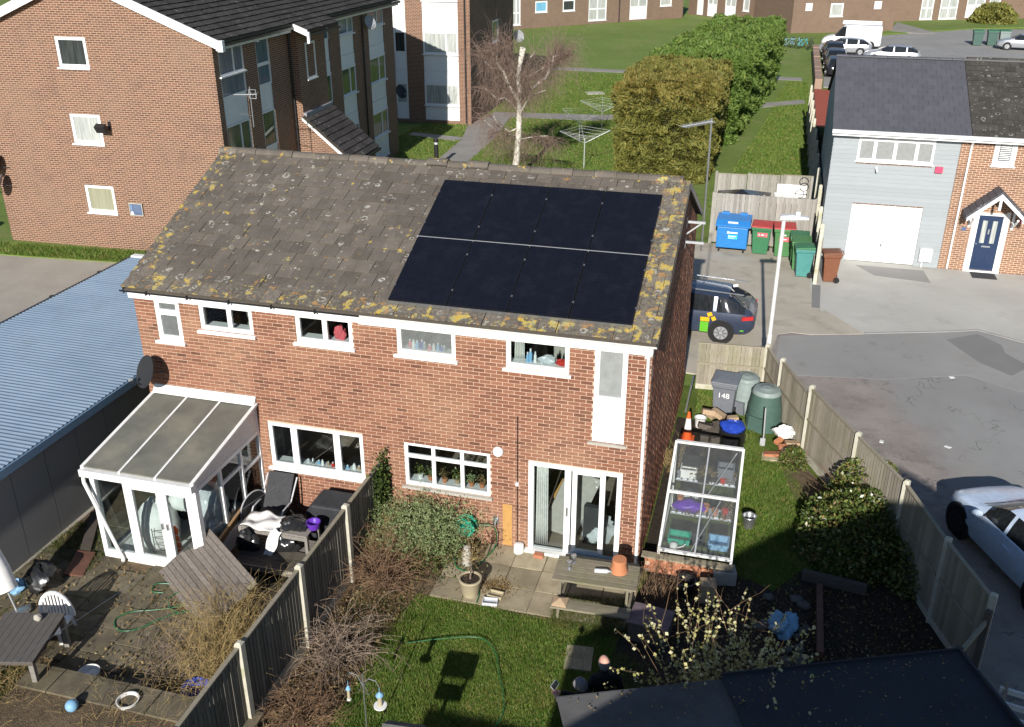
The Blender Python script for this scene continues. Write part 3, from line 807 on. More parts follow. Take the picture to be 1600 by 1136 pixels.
# ------------------------------------------------------------------ solar panels on the roof
PW, PLN = 1.118, 1.80
gl = B().box(.014, PW - .014, .014, PLN - .014, .030, .036)
fr = B(); t_ = .013
fr.box(0, PW, 0, t_, 0, .038); fr.box(0, PW, PLN - t_, PLN, 0, .038); fr.box(0, t_, t_, PLN - t_, 0, .038); fr.box(PW - t_, PW, t_, PLN - t_, 0, .038)
me_g, me_f = gl.mesh('solar_glass', M['solar']), fr.mesh('panel_frame', M['panel_frame'])
cl = B().box(-.016, .016, -.022, .022, 0, .010).mesh('clamp', M['clamp_grey'])
rowname = ('lower', 'upper'); colname = ('leftmost', 'second from left', 'third from left', 'rightmost')
for r in range(2):
    for c in range(4):
        o = thing('solar_panel', f'black solar panel, {colname[c]} of the {rowname[r]} row on the lichened roof', 'solar panel', group='solar panels on the roof')
        o.matrix_local = RO @ Matrix.Translation((-4.90 + c * (PW + .014), .30 + r * (PLN + .032), .075)) @ Matrix.Rotation(random.uniform(-.0008, .0008), 4, 'Z')
        inst('frame', me_f, o); inst('glass', me_g, o)
        for y in (.4, 1.4):
            if c < 3: inst('clamp', cl, o, (PW + .007, y, .030))
            if c in (0, 3): inst('clamp', cl, o, (0 if c == 0 else PW, y, .030))
o = thing('frame_glint_strip', 'silver strip standing in for frame glint in the gap between the two rows of solar panels', 'rail')
o.matrix_local = RO
B().box(-4.93, -.38, .30 + PLN + .005, .30 + PLN + .026, .06, .105).build('rail', M['alu'], o)  # bright strip stands in for glint on the lower frames' top edge
b = B(); b.box(-4.92, -.38, .275, .285, .03, .10)
b.build('bird_mesh_skirt', M['zinc_galv'], o)
bb = B()
for x in np.arange(-4.7, -.3, 1.13):
    for y in (.5, 1.6, 2.3, 3.5): bb.box(x, x + .04, y, y + .12, .02, .07)
bb.build('roof_hook', M['alu'], o)

# ------------------------------------------------------------------ ground
PATHS = []
def gsheet(name, poly, z, mat):
    if name == 'path': PATHS.append(poly)
    return sheet(name, poly, z, M[mat], z - .12)
gsheet('ground', [(-400, -120), (400, -120), (400, 700), (-400, 700)], -.03, 'lawn_far')
gsheet('communal_lawn', [(-19.2, 30), (-17.9, 12), (-13, 8.6), (3.6, 21.2), (3.9, 150), (-60, 150), (-60, 100), (-19.6, 60)], 0.0, 'lawn_far')
gsheet('gravel_yard', [(-40, -30), (-11.5, -30), (-11.5, 11.2), (-17, 13.2), (-40, 12.2)], -.004, 'gravel')
gsheet('grass_verge', [(-40, 12.0), (-24.8, 12.6), (-17.0, 13.2), (-17, 14.6), (-40, 13.8)], .03, 'lawn_far')
gsheet('front_garden_soil', [(-11.5, -14), (-4.9, -14), (-4.9, 0), (-11.5, 0)], -.006, 'soil_dry')
gsheet('garden_lawn', [(-5.1, -14), (4.0, -14), (6.3, -2.2), (4.7, 1.7), (2.05, 8.3), (0, 8.3), (0, 0), (-5.1, 0)], .0, 'lawn')
gsheet('flower_border', [(-5.12, -14), (-4.0, -14), (-4.1, -3.6), (-3.85, -1.9), (-3.75, 0), (-5.12, 0)], .03, 'soil_dry')
gsheet('planting_bed', [(.25, -.05), (1.95, .25), (2.55, -.05), (3.0, .7), (5.3, .8), (5.9, -1.8), (5.3, -3.6), (1.3, -4.2), (-.1, -2.9), (.05, -1.2)], .025, 'soil')
gsheet('bare_soil_strip', [(2.9, 5.1), (3.5, 4.1), (3.6, 3.3), (2.9, 3.3), (2.6, 4.6)], .02, 'soil_dry')
gsheet('side_bed', [(.03, .05), (.36, .05), (.36, 3.4), (1.6, 3.4), (1.75, 5.9), (.8, 6.3), (.03, 6.4)], .02, 'soil')
# road, turning head and drives
gsheet('road', [(2.0, 8.9), (2.12, 20.9), (3.6, 20.9), (3.6, 20.1), (60, 20.6), (60, -60), (9.5, -60), (6.2, -3), (5.0, 1.6), (3.2, 5.4)], .0, 'road')
#gsheet('road_lane', [(5.3, 10.1), (4.8, 8.7), (7.0, 1.0), (14, -20), (60, -40), (60, 9.2), (8.6, 10.2), (7.3, 10.9)], .0, 'asphalt_smooth')
gsheet('pavement', [(2.3, 9.6), (5.3, 10.1), (7.4, 10.95), (8.6, 10.25), (60, 9.3), (60, 12.2), (9.43, 13.6), (8.18, 14.3), (7.5, 14.05), (4.9, 13.2), (2.4, 12.4)], .004, 'asphalt')
gsheet('house_drive', [(3.3, 16.9), (3.65, 14.6), (4.86, 13.24), (7.5, 14.1), (8.18, 14.4), (9.43, 13.7), (60, 12.3), (60, 20.2), (3.4, 20.2)], .012, 'concrete')
gsheet('bin_yard', [(-1.0, 9.2), (1.9, 8.9), (2.35, 12.5), (2.7, 12.7), (3.7, 14.8), (3.35, 17.0), (3.4, 20.9), (-1.0, 20.9)], .008, 'concrete_pad')
gsheet('asphalt_strip', [(3.35, 15.0), (3.6, 15.0), (3.66, 17.2), (3.38, 17.2)], .016, 'patch_dark')
gsheet('pale_footway', [(2.7, 12.75), (3.3, 12.72), (4.85, 13.2), (3.75, 14.9)], .014, 'concrete_pad')
gsheet('tarmac_patch', [(7.2, 13.4), (7.9, 11.9), (8.6, 11.2), (9.2, 12.0), (8.7, 12.8), (8.7, 13.4), (8.15, 14.1)], .012, 'patch_dark')
gsheet('tarmac_patch', [(4.9, 19.7), (7.2, 19.7), (7.3, 18.4), (5.5, 18.7)], .018, 'asphalt')
kb = B()
ks = [(4.86, 13.24), (7.5, 14.12), (8.18, 14.42), (9.45, 13.72), (14, 13.1)]
for p, q in zip(ks, ks[1:]): kb.bar((*p, .005), (*q, .005), .06, .05)
struct(kb.build('kerb', M['asphalt']))
gsheet('path', [(-14.9, 29.0), (-13.3, 29.5), (-13.6, 36.5), (-14.4, 43.0), (-9.0, 43.4), (3.2, 52.6), (3.2, 54.2), (-9.0, 45.2), (-15.8, 44.5), (-16.2, 40), (-15.3, 36)], .02, 'path_far')
gsheet('path', [(-18.6, 36.4), (-15.5, 35.7), (-15.2, 36.6), (-18.6, 37.2)], .024, 'path_far')
gsheet('path', [(-16.5, 63.2), (3.0, 62.6), (3.0, 64.0), (-16.5, 64.6)], .02, 'path_far')
gsheet('far_road', [(4.5, 60), (60, 60), (60, 112), (21, 104), (12, 96), (5.2, 90)], .02, 'asphalt')
gsheet('far_verge', [(11.0, 96.2), (21, 104.6), (40, 113), (40, 123), (14.5, 111), (11.8, 101)], .05, 'lawn_far')
gsheet('path', [(12.0, 99.5), (15.0, 97.6), (16.5, 99.0), (13.5, 109)], .07, 'path_far')
gsheet('bare_strip', [(3.2, 26), (3.7, 26), (4.3, 60), (3.8, 60)], .012, 'soil_dry')
# far hill trees line beyond the terraces is out of frame; nothing else is visible there

# ------------------------------------------------------------------ flats (three-storey block on the left)
flats = thing('apartment_block', 'three-storey brick block of flats with white gable trim at the left', 'apartment block', (-16.874, 14.444, 0), 2.0)
FX = -9.53; FZ = 7.7; AP = FX / 2; AZ = 9.62; FD = 17.7
sl = (AZ - FZ) / -AP
WH = [(-5.98, -4.78, 6.6, 7.63), (-5.96, -4.74, 3.95, 5.0), (-5.9, -4.7, 1.4, 2.42)]
b = B()
for x0, x1, z0, z1 in wall_cells(FX, 0, 0, FZ, WH): b.box(x0, x1, 0, .1, z0, z1)
b.prism([(FX, FZ), (0, FZ), (AP, AZ)], 'y', 0, .1)
b.build('gable_wall', M['brick_flats'], flats)
COLS = [(.34, 2.11), (3.06, 4.13), (8.75, 9.7), (10.85, 12.5), (14.3, 16.4)]
b = B()
for x0, x1, z0, z1 in wall_cells(.1, FD, 0, FZ, [(a, c, .25, 7.62) for a, c in COLS]): b.box(-.1, 0, x0, x1, z0, z1)
b.box(-.2, -.1, .1, FD, 0, FZ); b.box(FX, -.2, .1, .2, 0, FZ); b.box(FX, FX + .1, .2, FD, 0, FZ); b.box(FX + .1, -.2, FD - .1, FD, 0, FZ)
b.build('side_wall', M['brick_flats'], flats)
names = ('pane_dark', 'pane_net', 'pane_olive')
for (x0, x1, z0, z1), g in zip(WH, names):
    window(flats, x0, x1, z0, z1, fw=.11, recess=.02, depth=.07, glass=g)
def rot90(o): o.rotation_euler = (0, 0, R(90)); return o
def infill(parent, u0, u1, z0, z1, kind, glass='pane_green', side=True, off=0.0, fw=.06, split=None):
    """one storey-band of an infill column: panel, spandrel or window, on a +x or a -y face"""
    if kind == 'P' or kind == 'S':
        b = B(); r = .05 if kind == 'P' else .035
        b.box(u0, u1, r, .095, z0 + .006, z1 - .006)
        if kind == 'S': b.box(u0, u1, .0, r - .001, z0 + .006, z0 + .05)
        o = b.build('infill_panel', M['panel_white'], parent)
    else:
        v = () if kind == 'W1' else ((u0 + (u1 - u0) * (split or .6)),)
        o = window(parent, u0, u1, z0, z1, vx=v, fw=fw, recess=.02, depth=.07, glass=glass, sill=(kind == 'W2'))
    if side: rot90(o); o.location = (off, 0, 0)
    return o
for a, c in COLS[:2]:
    k = 'W2' if a < 1 else 'W1'
    infill(flats, a, c, 6.42, 7.62, k, 'pane_sky'); infill(flats, a, c, 5.66, 6.42, 'W1', 'pane_sky')
    infill(flats, a, c, 4.72, 5.66, 'P'); infill(flats, a, c, 3.38, 4.72, k, 'pane_green'); infill(flats, a, c, 2.5, 3.38, 'P'); infill(flats, a, c, .9, 2.5, k, 'pane_green'); infill(flats, a, c, .25, .9, 'P')
for i, (a, c) in enumerate(COLS[2:]):
    k = 'W1' if i == 0 else 'W2'
    for z, gm in ((0, 'pane_green'), (2.6, 'pane_green'), (5.2, 'pane_sky')):
        infill(flats, a, c, z + 1.42, min(z + 2.6, 7.62), k, gm); infill(flats, a, c, z + .55, z + 1.42, 'P')
        infill(flats, a, c, z if z else .25, z + .55, 'S')
# stair block, lean-to porch
b = B(); b.box(0.001, .36, 5.8, 8.4, 0, 7.35); b.build('stair_block', M['brick_flats'], flats)
rot90(window(flats, 6.45, 7.35, 5.45, 6.85, fw=.08, recess=-.03, depth=.06, glass='pane_green')).location = (.36, 0, 0)
b = B(); b.prism([(.36, 0), (2.2, 0), (2.2, 2.55), (.36, 4.1)], 'y', 5.8, 8.4); b.build('porch_wall', M['brick_flats'], flats)
def tiled_slope(parent, origin, along, up, w, h, tw, gauge, mat, cap=300, name='roof_tile', th=.045, drop=.02):
    """roof slope covered in single tiles; 'along' runs along the eave, 'up' up the slope"""
    A = Vector(along).normalized(); U = Vector(up).normalized(); N = A.cross(U); O = Vector(origin)
    m = Matrix((( A.x, U.x, N.x, 0), (A.y, U.y, N.y, 0), (A.z, U.z, N.z, 0), (0, 0, 0, 1)))
    b = B(); b.add([(0, -.02, th - .022), (tw - .006, -.02, th - .022), (tw - .006, gauge + .02, drop - .02), (0, gauge + .02, drop - .02), (0, -.02, th), (tw - .006, -.02, th), (tw - .006, gauge + .02, .003), (0, gauge + .02, .003)],
                   [(4, 5, 6, 7), (0, 1, 5, 4), (1, 2, 6, 5), (3, 0, 4, 7)])
    me = b.mesh(name, mat, fix=False); rest = B()
    cells = []
    nr = int(round(h / gauge)); gauge = h / nr
    for r in range(nr):
        x = -(tw / 2 if r % 2 else 0)
        while x < w - .02:
            a, c = max(x, 0), min(x + tw, w)
            if c - a > .04: cells.append((a, r * gauge, c - a))
            x += tw
    mw = Matrix.Translation(O) @ m
    P = parent.matrix_basis
    def d2(c): return (Vector(P @ (mw @ Vector((c[0], c[1], 0)))) - Vector(CAMP)).length
    cells.sort(key=d2)
    for i, (x, y, ww) in enumerate(cells):
        j = random.uniform(0, .006)
        if i < cap:
            o = inst(name, me, parent); o.matrix_local = mw @ Matrix.Translation((x, y + random.uniform(-.006, .006), j)) @ Matrix.Diagonal((ww / tw, 1, 1, 1))
        else:
            rest.add([mw @ Vector(q) for q in ((x, y, th + j), (x + ww - .006, y, th + j), (x + ww - .006, y + gauge, .004 + j), (x, y + gauge, .004 + j), (x, y, th - .02 + j), (x + ww - .006, y, th - .02 + j))],
                     [(0, 1, 2, 3), (4, 5, 1, 0)], rn=random.random() + 1e-4)
    if rest.v: rest.build('far_tiles', mat, parent, kind='stuff', fix=False)
# main roof of the flats: slab and tiles on the right-hand slope
b = B(); ov = .38
b.prism([(FX - ov, FZ - ov * sl + .02), (AP, AZ + .02), (ov, FZ - ov * sl + .02), (ov, FZ - ov * sl + .12), (AP, AZ + .13), (FX - ov, FZ - ov * sl + .12)], 'y', -.2, FD + .2)
b.prism([(ov, FZ - ov * sl + .02), (.95, FZ - .95 * sl + .02), (.95, FZ - .95 * sl + .12), (ov, FZ - ov * sl + .12)], 'y', 5.55, 8.6)
b.build('roof_deck', M['dark_wood'], flats)
up = Vector((AP - ov, 0, AZ - FZ + ov * sl)); L = up.length
tiled_slope(flats, (ov, -.22, FZ - ov * sl + .125), (0, 1, 0), up, FD + .4, L, .33, .33, M['tile_flats'], 210)
tiled_slope(flats, (.97, 5.53, FZ - .97 * sl + .125), (0, 1, 0), up, 3.1, .62, .33, .31, M['tile_flats'], 40)
tiled_slope(flats, (2.42, 5.65, 2.44), (0, 1, 0), (-2.06, 0, 1.74), 2.9, 2.62, .48, .29, M['tile_flats'], 80)
b = B(); b.prism([(.36, 4.12), (2.42, 2.38), (2.42, 2.28), (.36, 4.0)], 'y', 5.64, 8.56); b.build('porch_roof', M['dark_wood'], flats)
b = B(); b.prism([(.362, 4.09), (2.44, 2.34), (2.44, 2.20), (.362, 3.99)], 'y', 5.60, 5.638); b.box(2.2, 2.46, 5.56, 5.64, 2.12, 2.36); b.build('porch_bargeboard', M['white'], flats)
B().box(.362, .50, 5.8, 8.4, 4.10, 4.24).build('lead_flashing', M['lead'], flats)
b = B()
for sgn in (1, -1):
    e = ov if sgn > 0 else FX - ov
    ez = FZ - ov * sl
    b.prism([(AP, AZ + .14), (e, ez + .14), (e, ez - .17), (AP, AZ - .17)], 'y', -.26, -.205)
b.build('bargeboard', M['white'], flats)
b = B(); b.box(.365, .55, -.262, -.1, FZ - .38, FZ - .02); b.box(.955, 1.05, 5.45, 5.56, FZ - .75, FZ - .33); b.prism([(.3, FZ - .02), (.96, FZ - .27), (.96, FZ - .5), (.3, FZ - .24)], 'y', 5.49, 5.55)
b.build('eave_end', M['white'], flats)
b = B(); b.box(.26, .30, -.19, 5.5, FZ - .36, FZ - .17); b.box(.26, .30, 8.65, FD + .1, FZ - .36, FZ - .17); b.build('fascia', M['white_old'], flats)
b = B()
for y0, y1, x in ((-.19, 5.5, .36), (5.58, 8.58, .98), (8.65, FD + .1, .36)):
    z = FZ - x * sl - .04; b.box(x - .05, x + .07, y0, y1, z - .06, z + .03)
b.box(2.44, 2.55, 5.62, 8.5, 2.30, 2.40)
b.build('gutter', M['black'], flats, kind='stuff')
for x, y, z, r in ((.07, 5.7, FZ - .2, .04), (.07, 13.4, FZ - .2, .04), (.06, .25, 4.6, .03)): B().tube([(x, y, z), (x, y, .2)], r, 8).build('downpipe', M['black'], flats)
# second block behind, facing the camera
fl2 = thing('apartment_block', 'second brick block with white panels and one lit end, behind the birch tree', 'apartment block', (-16.0, 40.11, 0), 2.0)
C2 = [(-4.65, -3.88), (-2.85, -.72)]
b = B()
for x0, x1, z0, z1 in wall_cells(-8, 0, 0, 8.0, [(a, c, .2, 7.95) for a, c in C2]): b.box(x0, x1, 0, .1, z0, z1)
b.box(-8, -.1, .1, .2, 0, 8); b.box(-8, -7.9, .2, 10.9, 0, 8); b.box(-7.9, -.1, 10.8, 10.9, 0, 8)
b.build('front_wall', M['brick_flats'], fl2)
b = B()
for y0, y1, z0, z1 in wall_cells(.1, 10.9, 0, 8, [(5.2, 6.75, 4.1, 5.4)]): b.box(-.1, 0, y0, y1, z0, z1)
b.box(-.2, -.1, .2, 10.8, 0, 8); b.build('side_wall', M['brick_flats'], fl2)
rot90(window(fl2, 5.2, 6.75, 4.1, 5.4, fw=.1, recess=.0, depth=.07, glass='pane_green'))
for i, (a, c) in enumerate(C2):
    kd = 'W1' if i == 0 else 'W2'
    for z in (0, 2.93, 5.86):
        g = 'pane_net' if (z == 0 or i == 1) else 'pane_dark'
        infill(fl2, a, c, z + 1.08, min(z + 2.32, 7.9), kd, g, side=False, fw=.1, split=.66)
        if z + 2.32 < 7: infill(fl2, a, c, z + 2.32, z + 3.05, 'S', side=False)
        infill(fl2, a, c, z + (.2 if z == 0 else .12), z + 1.08, 'P', side=False)
b = B(); b.tube([(-.28, -.06, 8), (-.28, -.06, .1)], .05, 8); b.build('downpipe', M['black'], fl2)
b = B(); b.prism([(-8.4, 7.95), (.4, 7.95), (.4, 8.1), (-4, 9.8), (-8.4, 8.1)], 'y', -.3, 11.2); b.build('roof', M['tile_flats'], fl2)
# far terraces
def terrace(label, P0, al, L, D, H, wins, ends=True):
    t = thing('terrace', label, 'terraced houses', (P0[0], P0[1], 0), al)
    hs = [w[:4] for w in wins if w[4] != 'vent']
    b = B()
    for x0, x1, z0, z1 in wall_cells(0, L, -.2, H, hs): b.box(x0, x1, 0, .15, z0, z1)
    b.box(0, L, .15, .3, -.2, H); b.box(0, .15, .3, D, -.2, H); b.box(L - .15, L, .3, D, -.2, H); b.box(.15, L - .15, D - .15, D, -.2, H)
    b.build('wall', M['brick_far'], t)
    b = B(); b.prism([(-.4, H), (D + .4, H), (D / 2, H + 2.2)], 'x', -.3, L + .3); b.build('roof', M['tile_flats'], t)
    for x0, x1, z0, z1, k in wins:
        if k == 'vent': B().box(x0, x1, -.06, -.003, z0, z1).build('meter_box', M['white'], t); continue
        if k == 'door':
            B().box(x0 + .004, x1 - .004, .05, .12, z0, z1).build('door', M['white'], t); continue
        if k == 'tall': window(t, x0, x1, z0, z1, vx=((x0 + x1) / 2,), hz=(z0 + 1.25,), fw=.12, glass='pane_net')
        elif k == 'panel':
            B().box(x0 + .004, x1 - .004, .05, .12, z0, z0 + 1.3).build('infill_panel', M['panel_white'], t)
            window(t, x0, x1, z0 + 1.31, z1, vx=((x0 + x1) / 2,), fw=.12, glass='pane_net', sill=False)
        else: window(t, x0, x1, z0, z1, fw=.15, glass={'blue': 'pane_blue', 'dark': 'pane_dark', 'net': 'pane_net'}[k])
    return t
tA = terrace('long brown brick terrace at the top behind the far lawn', (-27.3, 90.75), 46.9, 24.0, 8, 5.4,
        [(-.0 + .02, 1.05, .4, 5.0, 'tall'), (2.93, 4.52, 1.56, 2.74, 'blue'), (6.56, 8.21, 1.53, 2.73, 'dark'), (10.1, 12.62, .34, 5.0, 'tall'), (15.95, 18.51, .18, 5.0, 'panel'), (20.42, 22.19, 1.45, 2.87, 'net')])
b = B(); b.tube([(14.4, -.06, 5), (14.4, -.06, 0)], .06, 6); b.build('downpipe', M['black'], tA)
terrace('brown brick terrace with white doors, in the corner behind the green hedge', (-10.72, 113.2), -46.5, 17.5, 8, 5.4,
        [(1.62, 2.85, .1, 3.0, 'door'), (3.64, 5.43, .1, 3.4, 'panel'), (6.88, 8.82, .1, 3.2, 'panel'), (10.04, 11.13, 1.15, 2.7, 'net'), (12.68, 13.94, 1.08, 2.4, 'net'), (15.39, 17.3, .05, 4.6, 'panel')])
terrace('brown brick end house with one small white window, behind the white van', (1.82, 94.84), 27.9, 11.9, 9, 5.4,
        [(1.38, 2.11, 2.19, 2.94, 'vent'), (4.26, 5.74, 1.56, 2.89, 'net'), (9.28, 10.11, 2.22, 2.99, 'vent')])
terrace('brown brick terrace with tall windows at the top right corner', (11.9, 110.2), 27, 30, 8, 5.4,
        [(4.83, 6.43, .1, 4.6, 'tall'), (7.3, 9.6, .1, 4.6, 'tall'), (10.75, 13.15, .2, 4.6, 'panel'), (13.7, 15.2, 1.5, 4.0, 'net')])

# ------------------------------------------------------------------ grey clad house with garage, upper right
gh = thing('house', 'pale grey clad house with white garage door joined to brick house with blue door', 'house', (3.6, 20.15, 0))
GW, BX, GD, GE = 4.10, 9.5, 8.0, 4.76
GO = [(.92, 3.28, 0, 2.12), (.82, 3.30, 3.68, 4.72), (5.05, 5.98, .06, 2.14), (5.15, 5.84, 3.78, 4.74)]
b = B()
for x0, x1, z0, z1 in wall_cells(0, BX, 0, GE, GO): b.box(x0, x1, .0 if x0 >= GW else .03, .25, z0, z1) if x0 >= GW else b.box(x0, min(x1, GW) if x1 <= GW else x1, .03, .25, z0, z1)
b.box(0.02, .25, .25, GD, 0, GE); b.prism([(.25, GE), (GD, GE), (GD / 2, 6.45)], 'x', .02, .25); b.box(.25, BX, GD - .25, GD, 0, GE); b.box(BX - .2, BX, .25, GD - .25, 0, GE); b.box(.25, BX - .2, 3.0, 3.1, 0, GE); b.box(GW - .1, GW, .25, 3, 0, GE)
b.build('wall', M['brick_house'], gh)
b = B()
for x0, x1, z0, z1 in wall_cells(GW + .005, BX, 0, GE, GO): b.box(x0, x1, -.03, -.002, z0, z1)
b.build('brick_skin', M['brick_house'], gh)
pl = .155; z = 0.0; k = 0
while z < GE - .02:
    zt = min(z + pl, GE)
    segs = [(-.02, GW)]
    for h in GO[:2]:
        if h[2] < zt - .005 and h[3] > z + .005:
            segs = [q for s in segs for q in ((s[0], h[0]), (h[1], s[1])) if q[1] - q[0] > .02]
    for s0, s1 in segs:
        b = B(); b.add([(s0, .028, z), (s1, .028, z), (s1, -.013, z), (s0, -.013, z), (s0, .028, zt - .004), (s1, .028, zt - .004), (s1, -.006, zt - .004), (s0, -.006, zt - .004)],
                       [(3, 2, 6, 7), (0, 3, 7, 4), (2, 1, 5, 6), (7, 6, 5, 4), (0, 1, 2, 3)])
        b.build('plank', M['cladding'], gh)
    z += pl; k += 1
z = 0.0
while z < 6.3:
    zt = z + pl; d = max(0, (zt - GE) / .4225)
    b = B(); y0, y1 = -.02 + d, GD - d
    b.add([(.018, y0, z), (.018, y1, z), (-.03, y1, z), (-.03, y0, z), (.018, y0, zt - .004), (.018, y1, zt - .004), (-.012, y1, zt - .004), (-.012, y0, zt - .004)],
          [(3, 2, 6, 7), (0, 3, 7, 4), (2, 1, 5, 6), (7, 6, 5, 4), (0, 1, 2, 3)])
    b.build('side_plank', M['cladding'], gh); z += pl
GR = math.atan(.4225)
b = B(); b.prism([(-.28, GE + .02), (GD / 2, 6.62), (GD + .28, GE + .02), (GD + .28, GE - .05), (GD / 2, 6.50), (-.28, GE - .05)], 'x', -.1, BX + .2); b.build('roof_deck', M['dark_wood'], gh)
up = Vector((0, GD / 2 + .28, 6.62 - GE - .02)); gl_ = up.length
tiled_slope(gh, (-.12, -.30, GE + .025), (1, 0, 0), up, 4.45, gl_, .33, .335, M['tile_slate'], 180, 'roof_tile', .016, .012)
tiled_slope(gh, (4.34, -.30, GE + .03), (1, 0, 0), up, 5.4, gl_, .33, .335, M['tile_old'], 120, 'old_roof_tile', .032)
b = B(); prof = [(GD / 2 + .12 * math.cos(math.pi * i / 6), 6.64 + .07 * math.sin(math.pi * i / 6)) for i in range(7)]
for i in range(10): b.prism(prof, 'x', -.12 + i * .448, .318 + i * .448, M['tile_slate'], rn=random.random())
for i in range(11): b.prism([(y, z + .05) for y, z in prof], 'x', 4.40 + i * .448, 4.84 + i * .448, M['tile_old'], rn=random.random())
b.build('ridge', None, gh, kind='stuff')
b = B(); b.box(-.1, 4.36, -.3, -.045, GE - .14, GE - .06); b.box(-.1, BX, -.34, -.305, GE - .2, GE + .0); b.box(-.12, BX, -.46, -.345, GE - .1, GE + .015); b.build('fascia_and_gutter', M['white'], gh)
b = B(); b.tube([(4.42, -.35, GE - .1), (4.42, -.1, GE - .35), (4.40, -.09, .05)], .035, 8); b.build('downpipe', M['white'], gh)
window(gh, .82, 3.30, 3.68, 4.72, vx=(1.38, 2.04, 2.74), hz=(4.42,), fw=.075, mw=.11, recess=-.035, depth=.07, glass='blind')
window(gh, 5.15, 5.84, 3.78, 4.74, fw=.16, recess=-.05, depth=.07, glass='pane_dark')
b = B()
for i in range(9): b.box(5.33, 5.66, -.062, -.056, 3.98 + i * .06, 4.01 + i * .06)
b.build('blind', M['white'], gh)
gd = B().box(.925, 3.275, .06, .10, .03, 2.115).build('garage_door', M['garage_white'], gh)
B().box(2.08, 2.12, .03, .058, .62, .72).build('handle', M['black'], gd)
b = B()
for i in range(9): b.box(.95, 3.25, .052, .0585, .2 + i * .22, .207 + i * .22)
b.build('rib', M['white_old'], gd)
b = B(); b.box(5.052, 5.13, -.035, .07, .06, 2.14); b.box(5.90, 5.978, -.035, .07, .06, 2.14); b.box(5.13, 5.90, -.035, .07, 2.04, 2.14); b.box(4.93, 5.05, -.04, -.031, .02, 2.2); b.box(5.98, 6.10, -.04, -.031, .02, 2.2); b.box(4.93, 6.10, -.10, -.031, -.02, .058); b.build('door_frame', M['white'], gh)
dr = B().box(5.135, 5.895, .0, .05, .065, 2.035).build('door', M['door_blue'], gh)
b = B()
for x in (5.28, 5.60): b.box(x, x + .15, -.014, -.002, 1.05, 1.85)
b.build('door_light', M['pane_net'], dr)
b = B()
for x in (5.25, 5.57): b.box(x, x + .21, -.012, -.002, .2, .7)
b.build('door_panel', M['door_blue'], dr)
b = B(); b.box(5.38, 5.66, -.016, -.002, .90, .95); b.box(5.49, 5.54, -.03, -.002, 1.38, 1.55); b.box(5.17, 5.21, -.05, -.002, 1.0, 1.03); b.build('door_furniture', M['steel'], dr)
# tiled door canopy with white arch braces
b = B()
for s in (-1, 1):
    b.prism([(5.52, 3.06), (5.52 + s * .98, 2.16), (5.52 + s * .98, 2.05), (5.52, 2.95)], 'y', -.85, -.03)
b.build('canopy_roof', M['tile_slate'], gh)
for s in (-1, 1):
    for i in range(6):
        t0, t1 = i / 6, (i + 1) / 6
        b = B(); f = lambda t, e: (5.52 + s * .99 * t, 3.075 - .91 * t + e)
        (xa, za), (xb, zb) = f(t0, .02), f(t1, .045)
        b.prism([(xa, za), (xb, zb), (xb, zb - .03), (xa, za - .03)], 'y', -.87, -.035); b.build('canopy_tile', M['tile_slate'], gh)
b = B()
for s in (-1, 1):
    b.prism([(5.52, 3.02), (5.52 + s * .95, 2.15), (5.52 + s * .95, 2.02), (5.52, 2.86)], 'y', -.90, -.872)
    pts = [(5.52 + s * (.10 + .72 * math.sin(t)), -.80, 2.0 + .72 * math.cos(t)) for t in np.linspace(.1, 1.5, 8)]
    b.tube(pts, .035, 6); b.tube([(5.52 + s * .68, -.04, 1.70), (5.52 + s * .68, -.35, 1.82), (5.52 + s * .68, -.75, 2.12)], .04, 6); b.box(5.52 + s * .68 - .04, 5.52 + s * .68 + .04, -.09, -.035, 1.6, 2.3)
b.box(5.48, 5.56, -.88, -.84, 2.45, 2.9); b.build('canopy_brace', M['white'], gh)
B().box(3.42, 3.82, -.18, -.024, .25, .72).build('meter_box', M['white'], gh)
B().box(3.52, 3.56, -.1, -.024, .0, .249).build('meter_pipe', M['white'], gh)
B().box(3.42, 3.66, -.12, -.024, 3.42, 3.62).build('alarm_box', M['red_box'], gh)
b = B(); b.box(1.48, 1.54, -.16, -.024, 3.46, 3.52); b.tube([(1.51, -.10, 3.44), (1.54, -.26, 3.38)], .03, 8); b.build('security_camera', M['white'], gh)
B().box(4.62, 4.78, -.045, -.032, 1.45, 1.58).build('number_plaque', M['number_blue'], gh)
B().box(6.38, 6.56, -.09, -.032, 1.88, 1.98).build('alarm_light', M['red_box'], gh)
tag(B().box(8.75 - 3.6 + 3.6, 9.55, 19.35, 19.95, .014, .03).build('doormat', M['mat_dark']), 'dark doormat on the concrete before the blue front door', 'doormat')
# number 38 lettering omitted characters are unreadable; keep two pale strokes as in the photo
# ------------------------------------------------------------------ long garage with corrugated roof, left edge
ga = thing('garage', 'long low garage with blue-grey corrugated roof and dark pebbledash wall', 'garage', (-11.6, 0, 0))
b = B(); b.box(-4.75, 0, -14, -13.9, 0, 2.05); b.box(-4.75, 0, 7.9, 8.0, 0, 2.05); b.box(-4.75, -4.65, -13.9, 7.9, 0, 1.95); b.box(-4.65, -.06, -13.9, 7.9, -.03, .02); b.build('wall', M['pebbledash'], ga)
y = -13.9
while y < 7.8:
    B().box(-.06 + random.uniform(-.004, .004), 0, y + .008, min(y + .92, 7.9), 0, 2.05).build('wall_panel', M['pebbledash'], ga); y += .925
b = B()
CP = .125
ny = int(22.4 / CP * 8); y0 = -14.2
A = .010
pts = [(y0 + i * CP / 8, A * math.sin(2 * math.pi * i / 8)) for i in range(ny + 1)]
vs = []
for y, s in pts: vs += [(.06, y, 2.17 + s), (-4.85, y, 2.24 + s)]
fs = [(2 * i, 2 * i + 1, 2 * i + 3, 2 * i + 2) for i in range(ny)]
